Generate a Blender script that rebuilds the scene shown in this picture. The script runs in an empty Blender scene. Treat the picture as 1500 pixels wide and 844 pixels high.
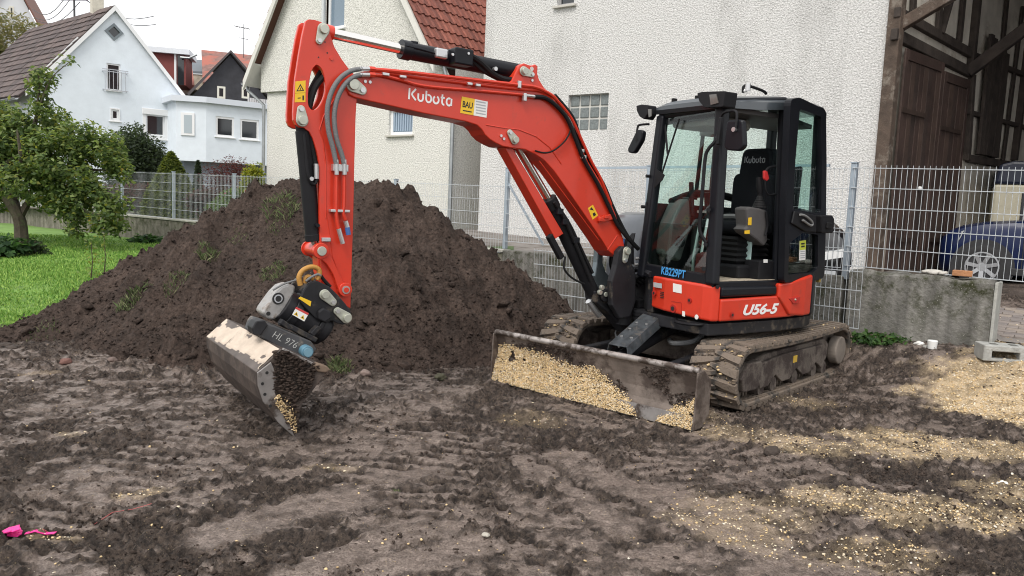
import bpy, bmesh, math, random
import numpy as np
from mathutils import Vector, Matrix
from mathutils.geometry import tessellate_polygon
random.seed(7); rng = np.random.default_rng(11)
scene = bpy.context.scene
col = scene.collection
# ------------------------------------------------------------------ camera
F_PX, CAM_H, PITCH, ROLL = 1143.4, 1.537, 0.10646, 0.04306      # focal length for a 1500 px wide frame
_f = np.array([0, math.cos(PITCH), -math.sin(PITCH)]); _r = np.array([1., 0, 0]); _d = np.cross(_f, _r)
CR = np.array([math.cos(ROLL)*_r - math.sin(ROLL)*_d, math.sin(ROLL)*_r + math.cos(ROLL)*_d, _f])
cam = bpy.data.cameras.new('camera'); camo = bpy.data.objects.new('camera', cam); col.objects.link(camo)
m = Matrix.Identity(4)
for i in range(3):
    m[i][0] = CR[0][i]; m[i][1] = -CR[1][i]; m[i][2] = -CR[2][i]
m[2][3] = CAM_H
camo.matrix_world = m
cam.sensor_fit = 'HORIZONTAL'; cam.sensor_width = 36; cam.lens = 36*F_PX/1500; cam.clip_end = 1000; cam.clip_start = .05
scene.camera = camo
# ------------------------------------------------------------------ overcast sky, soft sun, exposure
SUN_EL, SUN_AZ = math.radians(52), math.radians(205)      # sun direction: high, from behind-left of the camera
w = bpy.data.worlds.new('World'); scene.world = w; w.use_nodes = True
nt = w.node_tree; nt.nodes.clear()
out = nt.nodes.new('ShaderNodeOutputWorld'); bg = nt.nodes.new('ShaderNodeBackground')
sky = nt.nodes.new('ShaderNodeTexSky'); sky.sky_type = 'NISHITA'; sky.sun_disc = False
sky.sun_elevation = SUN_EL; sky.sun_rotation = SUN_AZ; sky.dust_density = 6; sky.air_density = 1.0
mx = nt.nodes.new('ShaderNodeMix'); mx.data_type = 'RGBA'; mx.inputs[0].default_value = .86
mx.inputs[7].default_value = (10.9, 10.95, 11.0, 1)        # closed cloud cover over the clear sky
nt.links.new(sky.outputs[0], mx.inputs[6]); nt.links.new(mx.outputs[2], bg.inputs[0])
bg.inputs[1].default_value = .1; nt.links.new(bg.outputs[0], out.inputs[0])
sun = bpy.data.lights.new('sun', 'SUN'); sun.energy = 1.7; sun.angle = math.radians(22); sun.color = (1, .96, .9)
suno = bpy.data.objects.new('sun', sun); col.objects.link(suno)
_sd = Vector((math.sin(SUN_AZ)*math.cos(SUN_EL), math.cos(SUN_AZ)*math.cos(SUN_EL), math.sin(SUN_EL)))
suno.rotation_euler = _sd.to_track_quat('Z', 'Y').to_euler(); suno.location = (0, 0, 30)
vs = scene.view_settings; vs.view_transform = 'Standard'; vs.look = 'None'; vs.gamma = 1; vs.use_curve_mapping = False
vs.exposure = 0.40
scene.cycles.filter_width = 1.05                       # crisp pixels, as a phone picture has them
# ------------------------------------------------------------------ geometry helpers
C0 = np.array([0, 0, CAM_H])
def ray(x, y): return CR.T @ np.array([(x-750)/F_PX, (y-422)/F_PX, 1.])
def on_plane(x, y, p, n):
    d = ray(x, y); return C0 + d*(np.dot(np.asarray(p)-C0, n)/np.dot(d, n))
def on_z(x, y, z): return on_plane(x, y, (0, 0, z), (0, 0, 1.))
def on_y(x, y, Y): return on_plane(x, y, (0, Y, 0), (0, 1., 0))

def tag(o, label=None, cat=None, group=None, kind=None):
    if label: o['label'] = label
    if cat: o['category'] = cat
    if group: o['group'] = group
    if kind: o['kind'] = kind
    return o
def empty(name, loc=(0, 0, 0), rz=0, label=None, cat=None, group=None):
    o = bpy.data.objects.new(name, None); o.location = loc; o.rotation_euler = (0, 0, rz); o.empty_display_size = .1
    col.objects.link(o); return tag(o, label, cat, group)
def link(name, me, parent=None, mats=(), bevel=0, bseg=2, smooth=False):
    for q in (mats if isinstance(mats, (list, tuple)) else [mats]): me.materials.append(q)
    o = bpy.data.objects.new(name, me); col.objects.link(o)
    if parent: o.parent = parent
    if smooth:
        me.shade_smooth()
        try: me.set_sharp_from_angle(angle=math.radians(38))
        except Exception: pass
    if bevel:
        b = o.modifiers.new('b', 'BEVEL'); b.width = bevel; b.segments = bseg; b.limit_method = 'ANGLE'; b.angle_limit = math.radians(35)
        b.harden_normals = False
    return o
def copy_tree(o, parent=None):
    c = o.copy(); col.objects.link(c); c.parent = parent
    for ch in o.children: copy_tree(ch, c)
    return c

class MB:
    """collects shapes; build() links them as one mesh"""
    def __init__(s, xf=None): s.v = []; s.f = []; s.m = []; s.xf = xf; s.cm = 0
    def add(s, vs, fs):
        k = len(s.v)
        for p in vs:
            p = tuple(float(c) for c in p); s.v.append(s.xf(p) if s.xf else p)
        for f in fs: s.f.append([k+i for i in f]); s.m.append(s.cm)
        return s
    def box(s, a, b):
        (x0, y0, z0), (x1, y1, z1) = a, b
        return s.add([(x0,y0,z0),(x1,y0,z0),(x1,y1,z0),(x0,y1,z0),(x0,y0,z1),(x1,y0,z1),(x1,y1,z1),(x0,y1,z1)],
              [(0,3,2,1),(4,5,6,7),(0,1,5,4),(1,2,6,5),(2,3,7,6),(3,0,4,7)])
    def obox(s, c, size, M):
        sx, sy, sz = (q/2 for q in size); vs = []
        for x, y, z in ((-1,-1,-1),(1,-1,-1),(1,1,-1),(-1,1,-1),(-1,-1,1),(1,-1,1),(1,1,1),(-1,1,1)):
            vs.append(Vector(c) + M @ Vector((x*sx, y*sy, z*sz)))
        return s.add(vs, [(0,3,2,1),(4,5,6,7),(0,1,5,4),(1,2,6,5),(2,3,7,6),(3,0,4,7)])
    def bar(s, p, q, wd, th, up=(0, 0, 1)):
        p, q = Vector(p), Vector(q); d = (q-p); L = d.length; d.normalize(); up = Vector(up)
        sd = d.cross(up)
        if sd.length < 1e-4: sd = d.cross(Vector((1, 0, 0)))
        sd.normalize(); u2 = sd.cross(d)
        M = Matrix((d, sd, u2)).transposed()
        return s.obox((p+q)/2, (L, wd, th), M)
    def prism(s, poly, y0, y1, holes=(), plane='xz'):
        """extrude a 2-D outline (a,b) between y0 and y1 along the third axis"""
        loops = [list(poly)] + [list(h) for h in holes]
        def P(a, b, c): return (a, c, b) if plane == 'xz' else ((a, b, c) if plane == 'xy' else (c, a, b))
        tri = tessellate_polygon([[Vector((a, b, 0)) for a, b in lp] for lp in loops])
        flat = [p for lp in loops for p in lp]; n = len(flat)
        vs = [P(a, b, y0) for a, b in flat] + [P(a, b, y1) for a, b in flat]
        fs = []
        if not holes: fs += [tuple(range(n)), tuple(range(2*n-1, n-1, -1))]
        else:
            fs += [tuple(t) for t in tri] + [tuple(n+i for i in reversed(t)) for t in tri]
        k = 0
        for lp in loops:
            for i in range(len(lp)):
                j = (i+1) % len(lp); fs.append((k+i, k+j, n+k+j, n+k+i))
            k += len(lp)
        return s.add(vs, fs)
    def tube(s, pts, r, n=8, cap=True):
        pts = [Vector(p) for p in pts]; rs = r if isinstance(r, (list, tuple)) else [r]*len(pts)
        rings = []; prev = None
        for i, p in enumerate(pts):
            d = (pts[min(i+1, len(pts)-1)] - pts[max(i-1, 0)]).normalized()
            if prev is None:
                a = Vector((0, 0, 1)) if abs(d.z) < .9 else Vector((1, 0, 0))
                x = d.cross(a).normalized()
            else: x = (prev - d*prev.dot(d)).normalized()
            prev = x; y = d.cross(x)
            rings.append([p + (x*math.cos(2*math.pi*k/n) + y*math.sin(2*math.pi*k/n))*rs[i] for k in range(n)])
        vs = [q for rg in rings for q in rg]; fs = []
        for i in range(len(pts)-1):
            for k in range(n):
                j = (k+1) % n; fs.append((i*n+k, i*n+j, (i+1)*n+j, (i+1)*n+k))
        if cap: fs += [tuple(range(n-1, -1, -1)), tuple((len(pts)-1)*n+k for k in range(n))]
        return s.add(vs, fs)
    def cyl(s, p, q, r, n=20, r2=None): return s.tube([p, q], [r, r if r2 is None else r2], n)
    def loft(s, rings, closed=True, caps=True):
        n = len(rings[0]); vs = [p for rg in rings for p in rg]; fs = []
        for i in range(len(rings)-1):
            for k in range(n if closed else n-1):
                j = (k+1) % n; fs.append((i*n+k, i*n+j, (i+1)*n+j, (i+1)*n+k))
        if caps and closed: fs += [tuple(range(n-1, -1, -1)), tuple((len(rings)-1)*n+k for k in range(n))]
        return s.add(vs, fs)
    def sphere(s, c, r, n=10, sc=(1, 1, 1)):
        rings = []
        for i in range(1, n//2+1):
            th = math.pi*i/(n//2+1)
            rings.append([(c[0]+r*sc[0]*math.sin(th)*math.cos(2*math.pi*k/n), c[1]+r*sc[1]*math.sin(th)*math.sin(2*math.pi*k/n), c[2]+r*sc[2]*math.cos(th)) for k in range(n)])
        return s.loft(rings)
    def build(s, name, mats, parent=None, bevel=0, smooth=False, bseg=2, fix=True):
        me = bpy.data.meshes.new(name); me.from_pydata([tuple(p) for p in s.v], [], s.f)
        if any(s.m): me.polygons.foreach_set('material_index', s.m)
        if fix:
            bm = bmesh.new(); bm.from_mesh(me); bmesh.ops.recalc_face_normals(bm, faces=bm.faces); bm.to_mesh(me); bm.free()
        me.update()
        return link(name, me, parent, mats, bevel, bseg, smooth)
def smooth_path(pts, n=6, closed=False):
    """Catmull-Rom through the points"""
    P = [np.array(p, float) for p in pts]; res = []; N = len(P)
    for i in range(N if closed else N-1):
        if closed: a, b, c, d = P[i-1], P[i], P[(i+1) % N], P[(i+2) % N]
        else: a, b, c, d = P[max(i-1, 0)], P[i], P[i+1], P[min(i+2, N-1)]
        for k in range(n):
            t = k/n
            res.append(.5*((2*b) + (c-a)*t + (2*a-5*b+4*c-d)*t*t + (-a+3*b-3*c+d)*t**3))
    if not closed: res.append(P[-1])
    return res
def np_mesh(name, V, Fq, mats, parent=None, smooth=False, midx=None):
    """fast mesh from numpy arrays, faces all with the same number of corners"""
    me = bpy.data.meshes.new(name); V = np.asarray(V, np.float32); Fq = np.asarray(Fq, np.int32); k = Fq.shape[1]
    me.vertices.add(len(V)); me.vertices.foreach_set('co', V.ravel())
    me.loops.add(Fq.size); me.loops.foreach_set('vertex_index', Fq.ravel())
    me.polygons.add(len(Fq)); me.polygons.foreach_set('loop_start', np.arange(0, Fq.size, k, dtype=np.int32))
    if midx is not None: me.polygons.foreach_set('material_index', np.asarray(midx, np.int32))
    if smooth: me.polygons.foreach_set('use_smooth', np.ones(len(Fq), bool))
    me.update(calc_edges=True); me.validate()
    return link(name, me, parent, mats)
def set_attr(o, name, vals):
    a = o.data.attributes.new(name, 'FLOAT', 'POINT'); a.data.foreach_set('value', np.asarray(vals, np.float32))
# ------------------------------------------------------------------ numpy noise
def _h(ix, iy, s):
    n = (ix.astype(np.int64)*374761393 + iy.astype(np.int64)*668265263 + s*974634777) & 0xffffffff
    n = ((n ^ (n >> 13))*1274126177) & 0xffffffff
    return ((n ^ (n >> 16)) & 0xffff)/65535.
def vnoise(x, y, s=0):
    ix, iy = np.floor(x), np.floor(y); fx, fy = x-ix, y-iy; ux, uy = fx*fx*(3-2*fx), fy*fy*(3-2*fy)
    a, b, c, d = _h(ix, iy, s), _h(ix+1, iy, s), _h(ix, iy+1, s), _h(ix+1, iy+1, s)
    return (a*(1-ux)+b*ux)*(1-uy) + (c*(1-ux)+d*ux)*uy
def fbm(x, y, o=4, s=0, g=.5):
    t = 0; a = 1; n = 0
    for k in range(o):
        t = t + a*(vnoise(x*2**k + 17.3*k, y*2**k - 9.1*k, s+k)-.5); n += a; a *= g
    return t/n*2
def worley(x, y, s=0):
    ix, iy = np.floor(x), np.floor(y); d = np.full(x.shape, 9.)
    for i in (-1, 0, 1):
        for j in (-1, 0, 1):
            cx, cy = ix+i, iy+j
            px, py = cx+_h(cx, cy, s+5), cy+_h(cx, cy, s+6)
            d = np.minimum(d, (px-x)**2+(py-y)**2)
    return np.sqrt(d)
def sstep(a, b, x): t = np.clip((x-a)/(b-a), 0, 1); return t*t*(3-2*t)
# ------------------------------------------------------------------ materials
MATS = {}
def mat(name, colr, rough=.6, metal=0., var=.0, vscale=6., bump=0., bscale=40., coat=0., dirt=None, dscale=3., damt=.5, spec=.5, detail=6, trans=0, rvar=0., dirt_z=None):
    """principled material with colour variation, optional dirt blotches and bump"""
    if name in MATS: return MATS[name]
    M = bpy.data.materials.new(name); M.use_nodes = True; t = M.node_tree; b = t.nodes['Principled BSDF']
    c = tuple(colr)+(1,)
    b.inputs['Base Color'].default_value = c; b.inputs['Roughness'].default_value = rough; b.inputs['Metallic'].default_value = metal
    b.inputs['Coat Weight'].default_value = coat; b.inputs['Coat Roughness'].default_value = .08
    b.inputs['Specular IOR Level'].default_value = spec
    L = t.links.new; N = t.nodes.new
    tc = N('ShaderNodeTexCoord'); last = None
    if var:
        n = N('ShaderNodeTexNoise'); n.inputs['Scale'].default_value = vscale; n.inputs['Detail'].default_value = detail; n.inputs['Roughness'].default_value = .6
        L(tc.outputs['Object'], n.inputs['Vector'])
        r = N('ShaderNodeMapRange'); r.inputs[1].default_value = .3; r.inputs[2].default_value = .7; r.inputs[3].default_value = 1-var; r.inputs[4].default_value = 1+var
        L(n.outputs['Fac'], r.inputs[0])
        mu = N('ShaderNodeVectorMath'); mu.operation = 'SCALE'; mu.inputs[0].default_value = colr; L(r.outputs[0], mu.inputs['Scale'])
        last = mu.outputs[0]
        if rvar:
            r2 = N('ShaderNodeMapRange'); r2.inputs[1].default_value = .3; r2.inputs[2].default_value = .7; r2.inputs[3].default_value = rough-rvar; r2.inputs[4].default_value = rough+rvar
            L(n.outputs['Fac'], r2.inputs[0]); L(r2.outputs[0], b.inputs['Roughness'])
    if dirt:
        n = N('ShaderNodeTexNoise'); n.inputs['Scale'].default_value = dscale; n.inputs['Detail'].default_value = 9; n.inputs['Roughness'].default_value = .68
        L(tc.outputs['Object'], n.inputs['Vector'])
        r = N('ShaderNodeMapRange'); r.inputs[1].default_value = .62-.3*damt; r.inputs[2].default_value = .72-.3*damt
        L(n.outputs['Fac'], r.inputs[0]); fac = r.outputs[0]
        mxn = N('ShaderNodeMix'); mxn.data_type = 'RGBA'; L(fac, mxn.inputs[0])
        if last: L(last, mxn.inputs[6])
        else: mxn.inputs[6].default_value = c
        mxn.inputs[7].default_value = tuple(dirt)+(1,); last = mxn.outputs[2]
    if last: L(last, b.inputs['Base Color'])
    if bump:
        n = N('ShaderNodeTexNoise'); n.inputs['Scale'].default_value = bscale; n.inputs['Detail'].default_value = 8; n.inputs['Roughness'].default_value = .65
        L(tc.outputs['Object'], n.inputs['Vector'])
        bp = N('ShaderNodeBump'); bp.inputs['Strength'].default_value = min(1, bump); bp.inputs['Distance'].default_value = .02*max(1, bump); L(n.outputs['Fac'], bp.inputs['Height']); L(bp.outputs[0], b.inputs['Normal'])
    MATS[name] = M; return M
def glass(name, tint=(.8, .95, .9), rough=.02, alpha=.2, spec=.5):
    """thin pane: mostly clear, slightly tinted, reflecting by fresnel"""
    M = bpy.data.materials.new(name); M.use_nodes = True; t = M.node_tree; t.nodes.clear(); N = t.nodes.new; L = t.links.new
    o = N('ShaderNodeOutputMaterial'); tr = N('ShaderNodeBsdfTransparent'); tr.inputs[0].default_value = tuple(tint)+(1,)
    g = N('ShaderNodeBsdfGlossy'); g.inputs['Roughness'].default_value = rough; g.inputs[0].default_value = (1, 1, 1, 1)
    lw = N('ShaderNodeLayerWeight'); lw.inputs[0].default_value = .5                    # schlick: f0 + (1-f0) * facing^4
    pw_ = N('ShaderNodeMath'); pw_.operation = 'POWER'; pw_.inputs[1].default_value = 4.; L(lw.outputs['Facing'], pw_.inputs[0])
    mr = N('ShaderNodeMapRange'); mr.inputs[3].default_value = alpha*.12; mr.inputs[4].default_value = .4; L(pw_.outputs[0], mr.inputs[0])
    mx = N('ShaderNodeMixShader'); L(mr.outputs[0], mx.inputs[0]); L(tr.outputs[0], mx.inputs[1]); L(g.outputs[0], mx.inputs[2]); L(mx.outputs[0], o.inputs[0])
    return M
def render_mat(name, base, dark, scale=55., strength=1.0, stains=.5, stain_scale=.7, streak=True):
    """rough-cast wall plaster: coarse relief, weather stains"""
    M = bpy.data.materials.new(name); M.use_nodes = True; t = M.node_tree; b = t.nodes['Principled BSDF']; N = t.nodes.new; L = t.links.new
    b.inputs['Roughness'].default_value = .92; b.inputs['Specular IOR Level'].default_value = .2
    tc = N('ShaderNodeTexCoord')
    mp = N('ShaderNodeMapping'); mp.inputs['Scale'].default_value = (1, 1, .35 if streak else 1); L(tc.outputs['Object'], mp.inputs[0])
    n1 = N('ShaderNodeTexNoise'); n1.inputs['Scale'].default_value = stain_scale; n1.inputs['Detail'].default_value = 9; n1.inputs['Roughness'].default_value = .65; L(mp.outputs[0], n1.inputs['Vector'])
    r1 = N('ShaderNodeMapRange'); r1.inputs[1].default_value = .5; r1.inputs[2].default_value = .78; r1.inputs[4].default_value = stains; L(n1.outputs['Fac'], r1.inputs[0])
    mxn = N('ShaderNodeMix'); mxn.data_type = 'RGBA'; mxn.inputs[6].default_value = tuple(base)+(1,); mxn.inputs[7].default_value = tuple(dark)+(1,); L(r1.outputs[0], mxn.inputs[0])
    n2 = N('ShaderNodeTexNoise'); n2.inputs['Scale'].default_value = scale; n2.inputs['Detail'].default_value = 4; n2.inputs['Roughness'].default_value = .6; L(tc.outputs['Object'], n2.inputs['Vector'])
    r2 = N('ShaderNodeMapRange'); r2.inputs[1].default_value = .3; r2.inputs[2].default_value = .6; r2.inputs[3].default_value = .62; r2.inputs[4].default_value = 1.06; L(n2.outputs['Fac'], r2.inputs[0])
    mu = N('ShaderNodeVectorMath'); mu.operation = 'SCALE'; L(mxn.outputs[2], mu.inputs[0]); L(r2.outputs[0], mu.inputs['Scale']); L(mu.outputs[0], b.inputs['Base Color'])
    bp = N('ShaderNodeBump'); bp.inputs['Strength'].default_value = strength; bp.inputs['Distance'].default_value = .03; L(n2.outputs['Fac'], bp.inputs['Height']); L(bp.outputs[0], b.inputs['Normal'])
    MATS[name] = M; return M
# ================================================================== GROUND
E1 = np.array([.8, -.6, 0]); E2 = np.array([.6, .8, 0])            # the street grid: along the facades / away from the viewer
def px_ground(x, y, z=0.): p = on_z(x, y, z); return p[:2]
def seg_dist(X, Y, a, b):
    ax, ay = a; bx, by = b; dx, dy = bx-ax, by-ay
    t = np.clip(((X-ax)*dx+(Y-ay)*dy)/(dx*dx+dy*dy), 0, 1)
    return np.hypot(X-ax-t*dx, Y-ay-t*dy), t
def poly_dist(X, Y, pts):
    d = np.full(X.shape, 99.)
    for a, b in zip(pts[:-1], pts[1:]): d = np.minimum(d, seg_dist(X, Y, a, b)[0])
    return d
def ramp(X, Y):
    q = .63*X+.78*Y
    r = (.31+.09*sstep(3.4, 4.6, X))*sstep(7.15, 8.35, q)+.27*sstep(8.5, 11.5, q)
    return r*sstep(2.85, 3.6, X)
def base_z(X, Y):
    lawn = .30*sstep(8, 19, Y)*sstep(-1.5, -4, X)
    return ramp(X, Y)+lawn
# smeared tracks of wet mud: drawn as strokes on the ground (end points, half width)
SMEARS = [((768, 672), (905, 775), .09), ((955, 722), (1230, 860), .20), ((320, 792), (515, 728), .18), ((825, 668), (905, 708), .16), ((560, 700), (640, 690), .10),
          ((430, 850), (620, 770), .10), ((690, 800), (560, 840), .14), ((980, 820), (1120, 850), .12), ((840, 620), (905, 628), .09), ((120, 700), (260, 705), .14),
          ((40, 600), (200, 590), .16), ((230, 590), (320, 585), .12), ((60, 720), (180, 745), .16), ((520, 640), (690, 575), .12), ((560, 662), (660, 640), .09),
          ((1180, 560), (1230, 572), .07), ((1210, 690), (1310, 735), .08), ((1060, 700), (1180, 690), .06), ((250, 660), (360, 650), .12), ((20, 650), (110, 640), .10),
          ((640, 760), (700, 800), .1), ((140, 560), (300, 556), .09), ((480, 590), (600, 575), .1)]
# gravel patches (px centre, radius along x and y in metres, strength)
GRAV = [((1430, 545), 1.05, .9, 1.4), ((1480, 600), .9, .8, 1.4), ((1370, 525), .8, .5, 1.3), ((1330, 655), .55, .45, .8), ((1440, 665), .55, .35, .75), ((1250, 640), .35, .25, .7), ((1340, 750), .55, .35, .7),
        ((1200, 660), .5, .3, .62), ((1430, 760), .5, .3, .68), ((1240, 740), .45, .3, .62), ((1090, 640), .45, .3, .55), ((1480, 720), .3, .3, .7), ((1000, 612), .5, .25, .45),
        ((950, 600), .6, .25, .4), ((770, 610), .4, .3, .42), ((480, 690), .2, .1, .40), ((190, 730), .16, .08, .55), ((232, 725), .12, .07, .5), ((60, 785), .22, .07, .55),
        ((100, 640), .2, .1, .45), ((60, 550), .2, .1, .4), ((1100, 760), .6, .5, .42), ((850, 570), .5, .3, .4), ((1330, 830), .5, .3, .5), ((1170, 590), .3, .3, .5)]
TRACK_PRINTS = [([(600, 548), (590, 610), (540, 720)], .26), ([(690, 640), (640, 700), (600, 800)], .24), ([(250, 560), (420, 545)], .22), ([(330, 620), (180, 700), (40, 790)], .24), ([(930, 660), (1010, 720), (1100, 800)], .22), ([(1010, 625), (1120, 670), (1230, 720)], .2)]
def mud_e(X, Y):
    """churned relief: trodden flats where positive, crumbly furrows where negative"""
    wx = X+.05*fbm(X*5, Y*5, 2, 26)
    h = .22*fbm(wx*2.3, Y*3.3, 3, 2)+.80*fbm(wx*6.8, Y*10.5, 5, 22, .70)
    for pts, hw in TRACK_PRINTS:                                             # cleat prints of the rubber tracks
        P = [px_ground(*q) for q in pts]
        for (ax, ay), (bx, by) in zip(P[:-1], P[1:]):
            d, t = seg_dist(wx, Y, (ax, ay), (bx, by)); L_ = math.hypot(bx-ax, by-ay)
            h = h+(1-sstep(hw*.75, hw*1.1, d))*(.30*np.sin(t*L_*2*math.pi/.125+1.2*fbm(X*3, Y*3, 2, 7))+.06)*((t > 0) & (t < 1))
    e = h-.03-.30*fbm(X*.8, Y*.95, 3, 25)
    st = np.zeros(X.shape)
    for a, b, wd in SMEARS[:7]:
        d, t = seg_dist(wx+.03*fbm(X*6, Y*6, 3, 27), Y+.03*fbm(X*6, Y*6, 3, 28), px_ground(*a), px_ground(*b)); st = np.maximum(st, (1-sstep(wd*.55, wd*1.0, d)))
        rim = np.exp(-((d-wd*1.25)/(wd*.22))**2)*.16; e = e-rim                  # crumbly berm beside each smear
    return e*(1-st)+(.10+.10*fbm(X*9, Y*9, 3, 29))*st
def zones(X, Y):
    wx, wy = X+.10*fbm(X*3, Y*3, 3, 61), Y+.10*fbm(X*3, Y*3, 3, 62)
    sm = np.zeros(X.shape)
    for a, b, wd in SMEARS:
        d, t = seg_dist(wx, wy, px_ground(*a), px_ground(*b))
        sm = np.maximum(sm, 1-sstep(wd*.6, wd*1.25, d))
    e_ = mud_e(X, Y)
    sm = np.maximum(sm*(.72+.28*sstep(-.30, .0, e_)), .95*sstep(.0, .055, e_))
    st_ = np.zeros(X.shape)
    for a, b, wd in SMEARS[:7]:
        d, t = seg_dist(wx, wy, px_ground(*a), px_ground(*b)); st_ = np.maximum(st_, 1-sstep(wd*.6, wd*1.1, d))
    sm = np.maximum(sm*(.30+.70*sstep(-.30, .0, fbm(X*15, Y*18, 3, 23))), st_*(.70+.50*fbm(X*11, Y*11, 4, 30)))
    g = np.zeros(X.shape)
    for c, rx, ry, s in GRAV:
        cx, cy = px_ground(*c)
        d = np.hypot((wx-cx)/rx, (wy-cy)/ry)
        g = np.maximum(g, s*(1-sstep(.45, 1.15, d+.35*fbm(X*4, Y*4, 4, 31))))
    g = np.clip(g, 0, 1.2)
    return sm, g
def mud_z(X, Y, sm, g):
    big = .030*fbm(X*.9, Y*.9, 3, 1); e_ = mud_e(X, Y)
    body = np.where(e_ < 0, .115*np.maximum(e_, -.5), .018*e_)
    w1 = worley(X*9, Y*9, 3); w2 = worley(X*21, Y*21, 4); w3 = worley(X*40, Y*40, 5)
    cl = np.clip(.55-w1, 0, 1)*.10*sstep(-.15, .25, fbm(X*1.7, Y*1.7, 3, 9))+np.clip(.5-w2, 0, 1)*.062+np.clip(.5-w3, 0, 1)*.032
    fine = .012*fbm(X*17, Y*17, 3, 12)+.008*fbm(X*45, Y*45, 2, 13)
    rough = 1-.86*np.clip(sm, 0, 1); gk = 1-.5*np.clip(g, 0, 1)
    return big+body*gk*(1-.35*np.clip(sm, 0, 1))+(cl+fine)*rough*gk+.004*sm+.012*g
def grid_axis(parts):
    r = []
    for a, b, st in parts: r += list(np.arange(a, b-1e-6, st))
    r.append(parts[-1][1]); return np.array(r)
def grid_faces(nx, ny):
    i = np.arange(nx*ny).reshape(ny, nx)
    return np.stack([i[:-1, :-1], i[:-1, 1:], i[1:, 1:], i[1:, :-1]], -1).reshape(-1, 4)
gx = grid_axis([(-160, -20, 20), (-20, -6.2, .6), (-6.2, 6.2, .0165), (6.2, 14, .4), (14, 160, 20)])
gy = grid_axis([(-40, 1.5, 3), (1.5, 2.2, .05), (2.2, 4.2, .0135), (4.2, 7.2, .021), (7.2, 9.5, .04), (9.5, 20, .25), (20, 240, 20)])
GX, GY = np.meshgrid(gx, gy)
SM, GR = zones(GX, GY)
near = sstep(-9, -6.5, GX)*sstep(9, 7, GX)*sstep(14, 11, GY)
lawn_m = sstep(-2.5, -3.5, GX)*sstep(8.2, 9.2, GY-.35*(GX+5))
GZ = base_z(GX, GY)+mud_z(GX, GY, SM, GR)*near
def ground_h(x, y):
    X = np.asarray(x, float); Y = np.asarray(y, float); s, g = zones(X, Y); return base_z(X, Y)+mud_z(X, Y, s, g)
def mud_material():
    M = bpy.data.materials.new('wet_mud'); M.use_nodes = True; t = M.node_tree; b = t.nodes['Principled BSDF']; N = t.nodes.new; L = t.links.new
    tc = N('ShaderNodeTexCoord')
    def noise(sc, det=8, ro=.65):
        n = N('ShaderNodeTexNoise'); n.inputs['Scale'].default_value = sc; n.inputs['Detail'].default_value = det; n.inputs['Roughness'].default_value = ro
        L(tc.outputs['Object'], n.inputs['Vector']); return n.outputs['Fac']
    def rng_(i, a, b_, c=0., d=1.):
        r = N('ShaderNodeMapRange'); r.inputs[1].default_value = a; r.inputs[2].default_value = b_; r.inputs[3].default_value = c; r.inputs[4].default_value = d; L(i, r.inputs[0]); return r.outputs[0]
    def mix(f, a, c):
        x = N('ShaderNodeMix'); x.data_type = 'RGBA'; L(f, x.inputs[0])
        for k, q in ((6, a), (7, c)):
            if isinstance(q, tuple): x.inputs[k].default_value = q+(1,)
            else: L(q, x.inputs[k])
        return x.outputs[2]
    def mul(a, c):
        x = N('ShaderNodeMath'); x.operation = 'MULTIPLY'; L(a, x.inputs[0])
        if isinstance(c, float): x.inputs[1].default_value = c
        else: L(c, x.inputs[1])
        return x.outputs[0]
    sm = N('ShaderNodeAttribute'); sm.attribute_name = 'smear'; gr = N('ShaderNodeAttribute'); gr.attribute_name = 'gravel'
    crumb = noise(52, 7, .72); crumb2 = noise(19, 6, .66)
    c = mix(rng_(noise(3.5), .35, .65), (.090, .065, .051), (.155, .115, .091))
    c = mix(rng_(crumb2, .56, .40), c, (.038, .027, .0215))                # shade in the hollows between the crumbs, put into the colour
    c = mix(rng_(crumb, .50, .36), c, (.021, .015, .013))  # deeper painted shade in the finest gaps
    c = mix(mul(rng_(crumb, .56, .70), .75), c, (.215, .170, .140))         # light on the crumb tops, put into the colour
    s2 = mul(sm.outputs['Fac'], rng_(noise(11), .28, .55, .45, 1.))
    flat = mix(rng_(noise(34, 7, .7), .36, .62), (.165, .129, .109), (.310, .250, .216))
    flat = mix(rng_(noise(95, 5, .7), .55, .40), flat, (.108, .081, .067))
    c = mix(s2, c, flat)
    v = N('ShaderNodeTexVoronoi'); v.inputs['Scale'].default_value = 75; L(tc.outputs['Object'], v.inputs['Vector'])
    grit = mul(rng_(v.outputs['Distance'], .28, .18), rng_(noise(14, 5), .52, .62))
    c = mix(mul(grit, .55), c, (.40, .31, .19))
    gcol = mix(rng_(v.outputs['Distance'], .1, .6), (.74, .58, .385), (.46, .35, .22))
    gf = mul(rng_(gr.outputs['Fac'], .25, .85), rng_(noise(9, 8, .7), .34, .52))
    gm_ = N('ShaderNodeMath'); gm_.operation = 'MAXIMUM'; L(gf, gm_.inputs[0]); L(rng_(gr.outputs['Fac'], .80, 1.1), gm_.inputs[1])
    c = mix(gm_.outputs[0], c, gcol)
    L(c, b.inputs['Base Color'])
    ro = N('ShaderNodeMath'); ro.operation = 'SUBTRACT'; ro.inputs[0].default_value = .82
    L(mul(s2, .46), ro.inputs[1]); L(ro.outputs[0], b.inputs['Roughness'])
    b.inputs['Specular IOR Level'].default_value = .42
    inv_ = N('ShaderNodeMath'); inv_.operation = 'MULTIPLY_ADD'; L(s2, inv_.inputs[0]); inv_.inputs[1].default_value = -.50; inv_.inputs[2].default_value = 1.
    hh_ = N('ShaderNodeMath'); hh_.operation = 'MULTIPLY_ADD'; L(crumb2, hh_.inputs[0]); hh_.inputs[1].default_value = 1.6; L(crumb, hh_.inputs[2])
    bp = N('ShaderNodeBump'); bp.inputs['Distance'].default_value = .045; L(inv_.outputs[0], bp.inputs['Strength'])
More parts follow.
